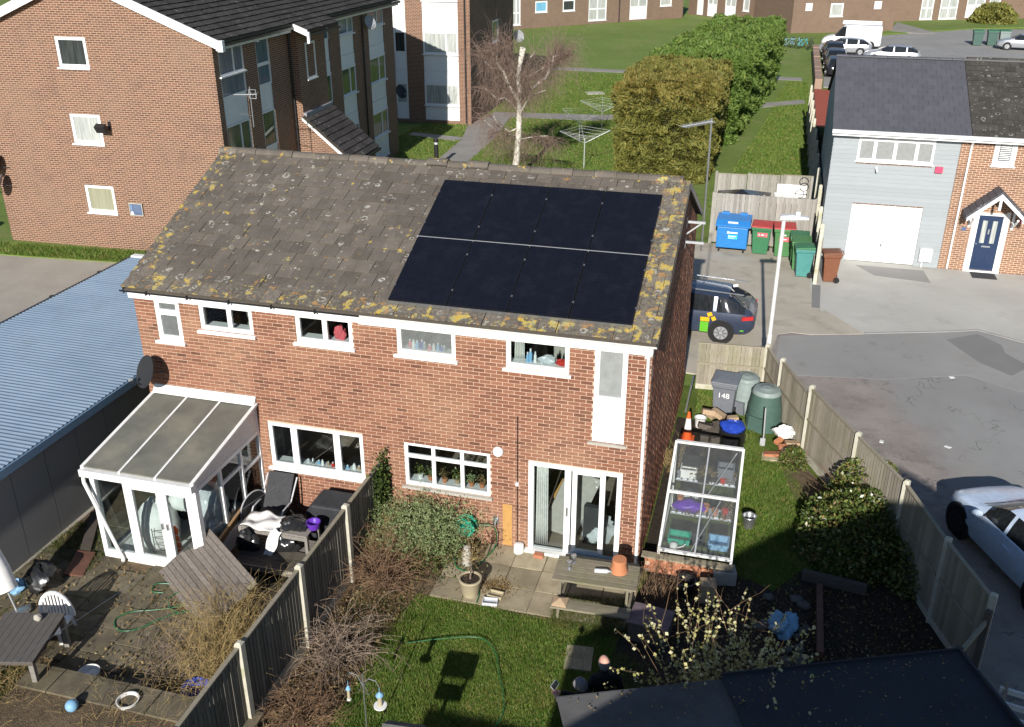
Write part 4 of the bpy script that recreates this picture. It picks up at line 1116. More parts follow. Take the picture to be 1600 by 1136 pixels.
b.add(vs, fs); b.build('corrugated_roof', M['corrugated'], ga, smooth=False, fix=False)
B().box(.03, .10, -14.2, 8.2, 1.98, 2.15).build('eave_board', M['steel_blue'], ga)
b = B(); b.box(-4.98, -4.86, -14.2, 8.2, 2.10, 2.22)
for yy in (-9, -6, -3.0, 1.8, 4.6, 6.6): b.box(-4.99, -4.855, yy, yy + .1, 2.09, 2.25)
b.build('gutter', M['black'], ga)
B().box(-4.86, .1, 8.0, 8.2, 2.2, 2.28).build('verge_flashing', M['white_old'], ga)
# ------------------------------------------------------------------ house standing behind the camera; its shadow falls across the garden
nb = thing('house', 'brick gabled house south of the garden, outside the picture, shading the sheds', 'house', (6.0, -13.6, 0))
e = 6.1; hb = 8.5
b = B(); b.prism([(-e, 0), (e, 0), (e, hb - e * .547), (0, hb), (-e, hb - e * .547)], 'y', -9, 0); b.build('wall', M['brick_house'], nb)
b = B(); b.prism([(-e - .2, hb - (e + .2) * .547 + .02), (0, hb + .02), (e + .2, hb - (e + .2) * .547 + .02), (e + .2, hb - (e + .2) * .547 + .1), (0, hb + .1), (-e - .2, hb - (e + .2) * .547 + .1)], 'y', -9.1, .1); b.build('roof', M['tile'], nb)

B().box(-8.3, -6.101, -6, -.02, 0, 4.2).build('side_extension', M['brick_house'], nb)
# ------------------------------------------------------------------ vegetation
def strands(starts, dirs, length, droop, segs, width, wob=.12):
    """thin curved twigs as crossed ribbons: returns (N*segs*2, 4, 3) faces and the points"""
    N = len(starts); d = unit(np.asarray(dirs, float)); L = (np.asarray(length) * np.ones(N))[:, None] / segs
    pts = [np.asarray(starts, float)]; wd = [np.full((N, 1), width)]
    for i in range(segs):
        d = unit(d + rng.normal(size=(N, 3)) * wob + np.array([0, 0, -1]) * np.asarray(droop).reshape(-1, 1) / segs)
        pts.append(pts[-1] + d * L); wd.append(np.full((N, 1), width * (1 - .75 * (i + 1) / segs)))
    out = []
    for i in range(segs):
        a, b = pts[i], pts[i + 1]; t = unit(b - a)
        e = unit(np.cross(t, rng.normal(size=(N, 3)))); f = np.cross(t, e)
        for k in (e, f): out.append(np.stack([a - k * wd[i] / 2, a + k * wd[i] / 2, b + k * wd[i + 1] / 2, b - k * wd[i + 1] / 2], 1))
    return np.concatenate(out), np.stack(pts, 1)

def lump(p):
    x, y, z = p[:, 0], p[:, 1], p[:, 2]
    return (np.sin(x * 2.3 + 1.7 * z) * np.cos(y * 1.9 + .6) + .7 * np.sin(z * 4.1 + x * 1.3 + y * .9) + .5 * np.sin(x * 6.1 + y * 4.7 - z * 3.3) + .4 * np.cos(y * 7.3 + z * 5.9)) / 2.6
def hedge(name, label, x0, x1, y0, y1, h, n, size, mats, skew=0.0, amp=.2, rad=.5, gold=None):
    t = thing(name, label, 'hedge', ((x0 + x1) / 2, (y0 + y1) / 2, 0))
    hx, hy = (x1 - x0) / 2, (y1 - y0) / 2
    fa = np.array([2 * hx * 2 * hy, 2 * hx * h * 1.3, 2 * hx * h * .4, 2 * hy * h, 2 * hy * h]); fa = fa / fa.sum()
    k = rng.choice(5, n, p=fa); u = rng.random(n) * 2 - 1; v = rng.random(n) * 2 - 1; w = rng.random(n)
    p = np.zeros((n, 3)); nr = np.zeros((n, 3))
    for i, (ax, s) in enumerate(((2, 1), (1, -1), (1, 1), (0, -1), (0, 1))):
        m = k == i
        if ax == 2: p[m] = np.stack([u[m] * hx, v[m] * hy, np.full(m.sum(), h)], 1)
        elif ax == 1: p[m] = np.stack([u[m] * hx, np.full(m.sum(), s * hy), w[m] * h], 1)
        else: p[m] = np.stack([np.full(m.sum(), s * hx), u[m] * hy, w[m] * h], 1)
        nr[m, ax] = s
    # round the corners of the clipped block
    q = np.stack([np.clip(p[:, 0], -hx + rad, hx - rad), np.clip(p[:, 1], -hy + rad, hy - rad), np.clip(p[:, 2], -9, h - rad)], 1)
    d = p - q; dn = np.linalg.norm(d, axis=1, keepdims=True)
    nrm = unit(d); p = q + nrm * np.minimum(dn, rad)
    L = lump(p * np.array([1, 1, 1.3]) + np.array([x0, y0, 0])) + .6 * lump(p * 2.3 + np.array([y0, x0, 3]))
    depth = rng.random(n) ** 2 * .30
    p = p + nrm * (L * amp - depth)[:, None]
    p[:, 0] *= .86 + .14 * np.clip(p[:, 2] / h, 0, 1)
    p[:, 0] += skew * (p[:, 1] + hy)
    # sprays gather in drooping clumps: every clump shares a lean and stands out or sits back
    cell = np.floor(p / np.array([.42, .42, .26]) + np.stack([np.sin(p[:, 2] * 3), np.sin(p[:, 0] * 3), np.sin(p[:, 1] * 2 + p[:, 0] * 2)], 1) * .4).astype(np.int64)
    hs = (cell[:, 0] * 73856093 ^ cell[:, 1] * 19349663 ^ cell[:, 2] * 83492791) & 1023
    tab = rng.normal(size=(1024, 3)); out_ = rng.random(1024)
    p = p + nrm * ((out_[hs] - .55) * .22)[:, None]
    up = nrm * .9 + np.array([0, 0, .35]) + tab[hs] * .75
    V = leaves(p, size * (.75 + .6 * rng.random(n)), 3.2, up, .4)
    L = L + (out_[hs] - .5) * .9  # sprays set back get darker colour, painting shade gaps between clumps
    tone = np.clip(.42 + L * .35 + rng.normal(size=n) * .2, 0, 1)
    if gold is not None:
        g = rng.random(n) < np.clip((p[:, 2] - h * .68) / (h * .30), .02, .85) * np.where(p[:, 1] < gold, 1, .35)
        soup('gold_sprays', V[g], M[mats[1]], t, tone[g]); V, tone = V[~g], tone[~g]
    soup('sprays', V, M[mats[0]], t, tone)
    b = B(); ix, iy, ih = hx * .86 - .5, hy - .62, h - .75
    c = [(-ix, -iy), (ix, -iy), (ix + skew * 2 * hy, iy), (-ix + skew * 2 * hy, iy)]
    b.prism(c, 'z', 0, ih); b.build('inner_wood', M['hedge_core'], t)
    return t
hedge('hedge', 'tall clipped conifer hedge with golden brown top, nearest the tiled roof', -5.9, -.95, 29.5, 38.6, 4.55, 110000, .17, ('hedge_olive', 'hedge_gold'), gold=-1.0, amp=.17, rad=.7)
hedge('hedge', 'long tall green conifer hedge running back behind the golden one', -5.75, -.35, 38.2, 60.5, 4.7, 125000, .20, ('hedge_green',), skew=.085, amp=.28, rad=.9)
# birch: pollarded trunk and limbs, hanging red-brown twigs
t = thing('birch_tree', 'bare weeping birch with white pollarded trunk and red-brown hanging twigs', 'tree', (-10.23, 28.4, 0))
def P3(l, y0=0.0, dy=0.0): return [(x + 10.23, y0 + dy * i / max(1, len(l) - 1), z) for i, (x, z) in enumerate(l)]
b = B(); b.tube([(0, 0, -.1)] + P3([(-10.23, .07), (-10.07, .92), (-9.98, 1.98), (-9.94, 3.16), (-9.95, 3.88), (-9.99, 4.73), (-9.91, 5.43), (-9.83, 6.03)]), [.20, .18, .155, .145, .13, .105, .10, .095, .09], 10)
b.tube([(.35, -.02, 5.3), (.55, -.1, 6.0)], [.07, .06], 8)
b.build('trunk', M['birch_bark'], t, smooth=True)
LIMBS = [([(-10.0, 3.7), (-10.48, 4.5), (-10.59, 4.99), (-10.89, 5.4), (-10.78, 5.79)], .10, -.7), ([(-10.88, 5.12), (-11.12, 5.11), (-11.42, 5.59)], .045, -.9), ([(-10.7, 5.27), (-10.51, 5.69), (-10.48, 6.04)], .03, .3),
         ([(-9.95, 3.4), (-9.76, 3.89), (-9.31, 4.3), (-8.86, 4.64), (-8.57, 5.14), (-8.51, 5.59), (-8.29, 5.62)], .095, .8), ([(-9.9, 3.1), (-9.34, 3.98), (-8.52, 4.33)], .06, -.8), ([(-9.95, 4.52), (-9.54, 4.75), (-9.02, 5.05)], .04, .9),
         ([(-10.0, 3.2), (-10.29, 3.43), (-10.75, 3.7), (-11.13, 3.57), (-11.82, 4.01)], .05, .8), ([(-10.02, 2.42), (-10.29, 2.3), (-10.75, 2.6), (-10.94, 3.11)], .05, -.9), ([(-10.02, 2.05), (-10.6, 2.06), (-11.15, 2.1), (-11.85, 2.55)], .035, .7),
         ([(-9.9, 1.91), (-9.06, 2.18), (-8.38, 2.33)], .035, -.9), ([(-8.57, 5.14), (-8.36, 5.35), (-7.99, 5.54)], .03, 1.2), ([(-9.9, 4.2), (-10.1, 4.9), (-9.7, 5.6)], .05, 1.8), ([(-9.9, 3.6), (-9.6, 4.4), (-9.8, 5.2)], .05, -1.6)]
SEEDS = []
for l, r, dy in LIMBS:
    pts = P3(l, 0, dy)
    if l[0] == (-8.57, 5.14): pts = P3(l, .55, .5)
    B().tube(pts, [r * .8 * (1 - .5 * i / (len(pts) - 1)) for i in range(len(pts))], 7).build('limb', M['birch_bark'], t, smooth=True)
    for i in range(len(pts) - 1):
        for q in np.linspace(0, 1, 5): SEEDS.append(np.array(pts[i]) * (1 - q) + np.array(pts[i + 1]) * q)
S = np.array(SEEDS); idx = rng.integers(0, len(S), 620)
dirs = unit(S[idx] - np.array([.25, 0, 2.6])) * np.array([1, 1, .8]) + rng.normal(size=(620, 3)) * .45 + np.array([0, 0, .25])
q1, pp = strands(S[idx], dirs, .5 + rng.random(620) * 1.0, np.full(620, .5), 5, .022)
st = pp[:, 1:].reshape(-1, 3); idx = rng.integers(0, len(st), 3400)
dirs = rng.normal(size=(3400, 3)) * .5 + np.array([0, 0, .1])
q2, _ = strands(st[idx], dirs, .5 + rng.random(3400) * 1.1, np.full(3400, 2.3), 5, .010)
top = S[S[:, 2] > 5][:, :]; idx = rng.integers(0, len(top), 160)
q3, _ = strands(top[idx], rng.normal(size=(160, 3)) * .3 + np.array([0, 0, 1]), .8 + rng.random(160) * 1.2, np.full(160, .1), 5, .014)
soup('twigs', np.concatenate([q1, q2, q3]), M['birch_twig'], t)
# far shrub by the top right terrace
def bush(name, label, c, r, n, size, mat, core=.6, cat='shrub', up=.3, asp=1.8, squash=1.0, group=None, stems=True, amp=.15):
    t = thing(name, label, cat, (c[0], c[1], 0), group=group)
    d = unit(rng.normal(size=(n, 3))); d[:, 2] = np.abs(d[:, 2]) * 1.0 - .15
    rr = 1 - rng.random(n) ** 1.6 * .45
    p = d * np.array(r) * rr[:, None]; L = lump(p * 1.6 + np.array([c[0], c[1], 0]))
    p *= (1 + L * amp)[:, None]
    p[:, 2] = np.maximum(p[:, 2] + r[2] * .12, .03)
    V = leaves(p, size, asp, d * .8 + np.array([0, 0, up]), .8)
    soup('leaves', V, M[mat], t, np.clip(.45 + .3 * L + rng.normal(size=n) * .22, 0, 1))
    if stems:
        N = 60; dd = unit(rng.normal(size=(N, 3))); dd[:, 2] = np.abs(dd[:, 2]) + .5
        q, _ = strands(np.zeros((N, 3)) + rng.normal(size=(N, 3)) * .05 * np.array([1, 1, 0]), dd, max(r) * .9, np.full(N, .1), 4, .02)
        soup('stems', q, M['twig_brown'], t)
    return t
bush('shrub', 'round dark green shrub in front of the far terrace, top right', (24.0, 111.5), (2.6, 2.0, 2.3), 3500, .4, 'hedge_olive')
bush('shrub', 'glossy evergreen shrub, sunlit on top, leaning on the right-hand fence', (4.05, 1.75), (1.15, 1.35, 1.25), 9000, .085, 'laurel')
bush('shrub', 'taller upright evergreen shrub at the fence behind the sunlit one', (4.25, 3.05), (.8, .75, 1.5), 4500, .085, 'laurel')
bush('shrub', 'dark low evergreen shrub against the fence right of the big glossy one', (5.0, 1.1), (.55, .9, .95), 3000, .085, 'laurel')
bush('shrub', 'small dark green bush beside the brick heap at the fence', (2.86, 4.75), (.33, .33, .55), 1300, .07, 'laurel')
t = bush('rosemary_bush', 'spiky grey-green rosemary bush below the kitchen window', (-4.2, -.55), (.62, .45, 1.15), 200, .06, 'rosemary')
n = 900; a = rng.normal(size=(n, 3)) * np.array([.28, .2, .04]); a[:, 2] = np.abs(a[:, 2]) + .15
dd = np.stack([a[:, 0] * 1.2, a[:, 1] * 1.2 - .1, np.full(n, 1.0)], 1) + rng.normal(size=(n, 3)) * .15
q, pp = strands(a, dd, .55 + rng.random(n) * .55, np.full(n, .2), 5, .012)
pt = pp[:, 1:].reshape(-1, 3); pt = np.repeat(pt, 5, 0); pt += rng.normal(size=pt.shape) * .022
soup('needles', leaves(pt, .055, 3.5, np.array([0, 0, .7]), .6), M['rosemary'], t)
n = 1800; g = rng.normal(size=(n, 3)) * np.array([.42, .32, .18]); g[:, 2] = np.abs(g[:, 2]) + .05; g[:, 0] += .25; g[:, 1] -= .25
soup('low_growth', leaves(g, .06, 2.5, np.array([0, 0, .5])), M['grass_dull'], t)
# ivy over the house end of the garden fence
t = thing('ivy', 'ivy clump hanging over the garden fence end at the house wall', 'ivy', (-5.2, -.25, 0))
n = 1500; p = rng.normal(size=(n, 3)) * np.array([.06, .20, .30]) + np.array([.05, 0, 1.15])
soup('leaves', leaves(p, .07, 1.4, np.array([.5, -.3, .2])), M['ivy'], t)
# bare shrubs along the lawn's left border
def bare(label, c, n, length, spread, mat, width=.013, droop=1.0, sub=3, z0=.05, rad=.18, tilt=(0, 0), name='bare_shrub'):
    t = thing(name, label, 'shrub', (c[0], c[1], .03))
    a = rng.normal(size=(n, 3)) * rad; a[:, 2] = z0
    ang = rng.random(n) * 2 * np.pi; s = spread * np.sqrt(rng.random(n))
    d = np.stack([np.cos(ang) * s + tilt[0], np.sin(ang) * s + tilt[1], np.ones(n)], 1)
    q, pp = strands(a, d, length * (.6 + .5 * rng.random(n)), np.full(n, droop), 6, width)
    soup('stems', q, M[mat], t)
    if sub:
        st = pp[:, 2:].reshape(-1, 3); k = rng.integers(0, len(st), n * sub)
        q2, p2 = strands(st[k], rng.normal(size=(n * sub, 3)) + np.array([0, 0, .5]), length * .32 * (.5 + rng.random(n * sub)), np.full(n * sub, .8), 4, width * .6)
        soup('side_twigs', q2, M[mat], t)
    return t, pp
bare('big tangle of bare brown stems by the fence, nearest the rosemary', (-4.6, -1.75), 190, 1.2, 1.15, 'twig_brown', .013, 1.3, 3)
bare('bare grey-brown shrub with curling stems against the second fence panel', (-4.62, -3.75), 140, 1.15, 1.25, 'twig_grey', .014, 1.6, 3)
bare('low bare twiggy plant at the foot of the fence, bottom of the lawn', (-4.5, -5.2), 120, .8, 1.2, 'twig_brown', .012, 1.2, 3)
bare('brown twigs growing against the house fence corner', (-4.9, -.75), 110, .9, .9, 'twig_straw', .012, .7, 2)
tt, _ = bare('tall straw-coloured dry stems in front of the leaning wooden panel', (-6.4, -4.15), 230, 1.25, .75, 'twig_straw', .010, .45, 3, rad=.35)
bare('dry straw-coloured stems by the blue bowl at the fence', (-6.2, -5.0), 110, 1.0, .8, 'twig_straw', .010, .6, 3, rad=.25)
bare('reddish dry weeds growing through the paving, middle of the left patio', (-7.15, -4.75), 120, .6, 1.2, 'twig_grey', .008, .6, 2, rad=.35)
bare('small bare bush beside the fence behind the leaning panel', (-5.6, -2.9), 70, .7, .8, 'twig_brown', .011, .5, 3)
bare('dry brown weeds on the raised bed, bottom left', (-7.2, -6.1), 150, .5, 1.2, 'twig_straw', .008, .6, 2, rad=.5)
bare('dry reddish grass clump at the table leg, left edge', (-9.6, -6.2), 140, .6, .9, 'twig_straw', .008, .6, 2, rad=.4)
bare('thin dead stems standing in the dark bed near the picnic table', (.35, -.75), 50, .75, .5, 'twig_brown', .009, .3, 2, rad=.2)
bare('dead climbing stems at the base of the house end wall', (.2, 3.9), 70, .6, .8, 'twig_straw', .008, .8, 2, rad=.2)
# flowering shrub
t, pp = bare('flowering shrub with arching stems of cream blossom beside the shed roof', (1.72, -4.72), 150, 2.6, .55, 'twig_brown', .013, .30, 1, rad=.10, tilt=(.02, .30))
st = pp[:, 2:].reshape(-1, 3); st = np.repeat(st, 14, 0); seg = rng.random((len(st), 1))
base = np.repeat(pp[:, 1:-1].reshape(-1, 3), 14, 0)
p = base * (1 - seg) + st * seg + rng.normal(size=st.shape) * .02
keep = rng.random(len(p)) < np.clip((np.linalg.norm(p, axis=1) - .7) / 1.5, 0, 1) * .85
soup('blossom', leaves(p[keep], .055, 1.2), M['blossom'], t)
# lawns: individual blades on the mown grass nearest the camera
LP = [(-4.0, -7.5), (1.0, -7.5), (1.0, -3.2), (-.1, -2.2), (-.2, -1.95), (-3.9, -1.85), (-4.05, -3.6)]
p = scatter(LP, 130000); hh = .05 + .03 * lump(np.concatenate([p * 1.3, p[:, :1] * 0], 1))
soup('lawn_grass', blades(p, hh, .012, 0), M['grass_blade'], quads=False)
SP = [(1.72, .1), (3.0, .2), (2.95, 1.2), (3.2, 3.4), (2.7, 4.8), (2.0, 5.6), (1.8, 7.5), (2.0, 8.2), (.4, 8.1), (.45, 6.6), (1.75, 6.0), (1.72, 3.2)]
p = scatter(SP, 60000); hh = .06 + .03 * lump(np.concatenate([p * 1.3, p[:, :1] * 0], 1))
soup('side_grass', blades(p, hh, .013, 0), M['grass_blade'], quads=False)
pc = [scatter([(-1.3, -2.1), (.1, -2.1), (.1, -1.0), (-1.3, -1.2)], 9000), scatter([(-7.4, -2.4), (-5.4, -2.6), (-5.3, -1.2), (-6.9, -1.6)], 2500), scatter([(-8.8, -6.6), (-5.4, -6.3), (-5.4, -5.6), (-8.8, -5.8)], 7000),
      scatter([(-11.2, -7.0), (-9.2, -7), (-9.0, -5.4), (-11.0, -5.6)], 4000), scatter([(-5.0, -2.0), (-3.9, -1.9), (-3.9, -3.6), (-4.7, -4)], 4000), scatter([(-11.5, -1.5), (-10.3, -1.8), (-10.1, -3.0), (-11.5, -2.6)], 3500)]
jt = []
for k in range(10): jt.append(np.stack([-11.5 + .61 * k + rng.normal(size=420) * .035, rng.uniform(-5.5, -.1, 420)], 1))
for k in range(18): jt.append(np.stack([rng.uniform(-11.5, -5.4, 160), -5.45 + .305 * k + rng.normal(size=160) * .03], 1))
q_ = np.concatenate(jt); q_ = q_[((q_[:, 1] < -2.5) | (q_[:, 0] < -10.3) | (q_[:, 0] > -7.8)) & (np.sin(q_[:, 0] * 1.7 + q_[:, 1] * 1.1) > -.2)]
soup('joint_weeds', blades(q_, .045, .010, .02, .8), M['grass_dull'], quads=False)
fj = np.concatenate([np.stack([-3.62 + .62 * k + rng.normal(size=170) * .022, rng.uniform(-1.85, -.05, 170)], 1) for k in range(7)] + [np.stack([rng.uniform(-3.6, 0, 170), -1.86 + .62 * k + rng.normal(size=170) * .022], 1) for k in range(4)])
soup('patio_moss', blades(fj[np.sin(fj[:, 0] * 3 + fj[:, 1] * 2) > -.4], .03, .010, .02, .9), M['grass_dull'], quads=False)
p = np.concatenate(pc); soup('rough_grass', blades(p, .07, .012, 0.01, .7), M['grass_dull'], quads=False)
p = np.concatenate([scatter([(-25.5, 12.6), (-17, 13.3), (-17, 14.5), (-25.5, 13.7)], 16000), scatter([(-40, 12), (-25, 12.6), (-25, 13.8), (-40, 13.6)], 9000)])
soup('verge_grass', blades(p, .10, .03, .03, .6), M['grass_blade'], quads=False)
p = scatter([(-19, 30), (-17, 27.5), (-6, 27.5), (-5.9, 62), (-15, 62), (-19, 45)], 90000)
for po in PATHS: p = p[~in_poly(p, po)]
soup('far_lawn_grass', blades(p, .07, .05, 0.0, .8), M['grass_blade'], quads=False)
p = scatter([(-.9, 26), (3.3, 21.3), (3.5, 62), (1.9, 62), (.9, 46), (-.5, 30)], 60000)
for po in PATHS: p = p[~in_poly(p, po)]
soup('strip_grass', blades(p, .07, .05, 0.0, .8), M['grass_blade'], quads=False)
# leaf litter and stems on the borders
p = np.concatenate([scatter([(-5.1, -8), (-4.1, -8), (-3.9, -1.9), (-3.8, -.1), (-5.1, -.1)], 5000), scatter([(.3, -.3), (5.0, .5), (5.6, -2), (1.5, -4)], 4200), scatter([(-11.4, -7), (-5.3, -7), (-5.3, -3.2), (-7.5, -4.2), (-8.5, -5.2), (-11.4, -5.8)], 2600), scatter([(-11.4, -5.4), (-5.4, -5.4), (-5.4, -2.5), (-10.2, -2.5), (-11.4, -1.5)], 1500)])
c3 = np.concatenate([p, .04 + rng.random((len(p), 1)) * .04], 1)
soup('leaf_litter', leaves(c3, .055, 1.7, np.array([0, 0, .05])), M['dry_leaf'])

# trees behind the camera, left two added to darken the corner, right one inferred from shade
for i, (x, y, h_) in enumerate(((-9.6, -16.6, 4.6), (-7.6, -17.2, 5.0), (-3.9, -16.6, 4.9))):
    t = bush('unseen_conifer', ('leftmost', 'middle', 'rightmost')[i] + ' garden conifer south of the raised bed, outside the picture', (x, y, 1.2), (.95, .95, 2.3), 5000, .16, 'hedge_green', cat='tree', stems=False, amp=.25)
    for c in t.children: c.location.z = h_ - 2.5
    B().tube([(0, 0, 0), (0, 0, h_ - .6)], [.13, .05], 8).build('trunk', M['twig_brown'], t)
# ------------------------------------------------------------------ fences
def fence_run(parent, p, q, h, mat, side=1, bw=.105, z0=.2, cap=True, rail=True, base=True, thick=1):
    """one bay of vertical feather-edge boards from p to q with rails, gravel board and capping"""
    p = Vector((*p, 0)); q = Vector((*q, 0)); u = (q - p); L = u.length; u.normalize(); n = Vector((u.y, -u.x, 0)) * side
    m = Matrix(((u.x, n.x, 0, p.x), (u.y, n.y, 0, p.y), (0, 0, 1, 0), (0, 0, 0, 1)))
    nb = max(1, round(L / bw)); w = L / nb
    b = B(); ta, tb = (.020, .007) if thick > 0 else (.007, .016)
    b.add([(0, .01, 0), (w - .004, .01, 0), (w - .004, .01 + tb, 0), (0, .01 + ta, 0), (0, .01, 1), (w - .004, .01, 1), (w - .004, .01 + tb, 1), (0, .01 + ta, 1)],
          [(0, 1, 2, 3), (4, 7, 6, 5), (0, 4, 5, 1), (1, 5, 6, 2), (2, 6, 7, 3), (3, 7, 4, 0)])
    me = b.mesh('board', mat)
    for i in range(nb):
        o = inst('board', me, parent)
        o.matrix_local = m @ Matrix.Translation((i * w, random.uniform(-.002, .004), z0)) @ Matrix.Rotation(random.uniform(-.004, .004), 4, 'Y') @ Matrix.Diagonal((1, 1, h - z0 - (.0 if cap else random.uniform(0, .02)), 1))
    b = B()
    for z in ((z0 + .25, h - .25) if h > 1.2 else (h * .5,)): b.box(0, L, -.03, .008, z - .03, z + .03)
    b.xform(m); b.build('rail', M['rail_wood'], parent)
    if cap: B().box(0, L, -.025, .045, h, h + .028).xform(m).build('capping', M['rail_wood'], parent)
    if rail: B().box(0, L, .032, .058, h * .58 - .03, h * .58 + .03).xform(m).build('mid_rail', M['rail_wood'], parent)
    if base: B().box(0, L, -.02, .025, -.03, z0 - .004).xform(m).build('gravel_board', M['post'], parent)
def post(parent, x, y, h, w=.10, mat='post', rz=0):
    b = B(); b.box(-w / 2, w / 2, -w / 2, w / 2, -.1, h - .03); b.add([(-w / 2, -w / 2, h - .03), (w / 2, -w / 2, h - .03), (w / 2, w / 2, h - .03), (-w / 2, w / 2, h - .03), (-w / 4, -w / 4, h), (w / 4, -w / 4, h), (w / 4, w / 4, h), (-w / 4, w / 4, h)],
                                                                       [(0, 1, 5, 4), (1, 2, 6, 5), (2, 3, 7, 6), (3, 0, 4, 7), (4, 5, 6, 7)])
    o = b.build('post', M[mat], parent); o.location = (x, y, 0); o.rotation_euler = (0, 0, rz); return o
lf = thing('fence', 'dark board fence with white concrete posts between the two back gardens', 'fence')
ys = [-.06, -1.80, -3.66, -5.60, -7.42, -9.3]
for y0, y1 in zip(ys, ys[1:]): fence_run(lf, (-5.22, y0 - .05), (-5.22, y1 + .05), 1.62, M['fence_left'], -1, .098, .22, True, False, True, -1)
for y in ys[1:]: post(lf, -5.20, y, 1.72, .115)
rf = thing('fence', 'weathered panel fence with concrete posts running from the grey bin to the road corner', 'fence')
RPTS = [(2.05, 8.3, 1.35), (2.42, 7.05, 1.55), (3.07, 5.27, 1.75), (3.97, 3.27, 1.75), (4.75, 1.56, 1.75), (5.26, -.2, 1.75), (5.75, -1.62, 1.75)]
for a, c in zip(RPTS, RPTS[1:]):
    d = Vector((c[0] - a[0], c[1] - a[1])).normalized() * .06
    fence_run(rf, (a[0] + d.x, a[1] + d.y), (c[0] - d.x, c[1] - d.y), min(a[2], c[2]), M['fence'], 1, .10, .18)
for x, y, h in RPTS: post(rf, x, y, h + .1, .11, rz=-.4)
sf = thing('fence', 'short low board fence across the end of the side garden, behind the grey bin', 'fence')
fence_run(sf, (.30, 8.2), (1.98, 8.3), 1.32, M['fence'], 1, .10, .15)
bf = thing('fence', 'silver-grey board fence straight behind the blue and red-lidded bins', 'fence')
fence_run(bf, (-.36, 20.9), (3.30, 20.9), 2.0, M['bin_fence'], 1, .105, .08, False, False, False)
for x in (-.38, 1.45, 3.32): post(bf, x, 20.98, 2.0, .1, 'bin_fence')
bg2 = thing('fence', 'older stained fence panels set further back behind the bin store fence', 'fence')
for i, x in enumerate((-.55, .75, 2.05)):
    fence_run(bg2, (x + .06, 24.7), (x + 1.22, 24.72), 1.8 + .05 * i, M['bin_fence'], 1, .105, .05, True, False, False); post(bg2, x, 24.72, 1.9, .1, 'bin_fence')
b = B(); b.box(1.9, 3.05, 24.60, 24.64, 1.05, 1.55); b.build('pale_board', M['cloth_white'], bg2)
b = B()
for cx, cz in ((2.95, 1.5), (2.92, 1.72), (2.80, 1.2)): b.tube([(cx + .17 * math.cos(a), 24.57, cz + .17 * math.sin(a)) for a in np.linspace(0, 6.28, 18)], .010, 4)
b.box(2.6, 3.1, 24.565, 24.58, 1.19, 1.21); b.build('spray_paint_rings', M['black'], bg2)
b = B(); b.add([(-.35, 21.4, 1.35), (1.6, 21.4, 1.42), (1.7, 23.9, 1.35), (-.4, 23.9, 1.3), (.6, 22.6, 1.75)], [(0, 1, 4), (1, 2, 4), (2, 3, 4), (3, 0, 4), (3, 2, 1, 0)])
tag(b.build('tarpaulin', M['bag_black']), 'black sheet of tarpaulin slung over the store behind the bin fence', 'tarpaulin')
tag(B().obox((2.3, 22.4, 1.5), (.9, .9, .05), (.25, .1, .2)).build('white_sheet', M['cloth_white']), 'crumpled white sheet beside the black tarpaulin behind the bins', 'sheet')
cf = thing('fence', 'line of white concrete posts with dark boards alongside the grey clad house', 'fence')
cy = [17.3, 19.4, 21.5, 24.2, 26.8, 29.4, 32, 34.6, 37.2, 39.8, 42.4, 45.0]
for i, (y0, y1) in enumerate(zip(cy, cy[1:])):
    x = 3.50 - .006 * (y0 - 17)
    fence_run(cf, (x + .02, y0 + .06), (x + .01, y1 - .06), 2.15 if i > 1 else 1.6, M['fence_left'], 1, .30, .05, False, False, False)
for i, y in enumerate(cy): post(cf, 3.46 - .006 * (y - 17), y, 2.4 if i > 1 else 2.15, .12)
rw = thing('fence', 'red-painted fence panel at the far end behind the clad house', 'fence')
b = B()
for i in range(16): b.box(3.45, 4.7, 34 + i * .7, 34.68 + i * .7, 2.10, 2.14)
b.build('red_roof_sheet', M['rust_red'], rw, kind='stuff')
b = B(); b.box(4.6, 4.7, 34, 45.2, 0, 2.09); b.build('panel', M['fence_left'], rw)
lw = thing('wall', 'low reddish-brown plank wall beside the path to the parked van', 'wall')
y = 59.0
while y < 79:
    B().box(3.85, 4.35, y, y + 1.9, .0, .75 + random.uniform(-.05, .05)).build('plank', M['plank_pink'], lw); y += 2.0
gate = thing('gate', 'broken timber gate with diagonal brace standing open at the road end of the fence', 'gate', (5.70, -1.76, 0), -120)
B().box(-.05, .05, -.05, .05, 0, 1.6).build('gate_post', M['dark_wood'], gate); B().box(1.05, 1.15, -.05, .05, 0, 1.55).build('gate_post', M['dark_wood'], gate)
b = B(); b.bar((.05, 0, .3), (1.05, 0, 1.35), .09, .04); b.bar((.05, .0, 1.4), (1.05, 0, 1.4), .05, .09); b.bar((.05, 0, .25), (1.05, 0, .25), .05, .09); b.build('brace', M['rail_wood'], gate)

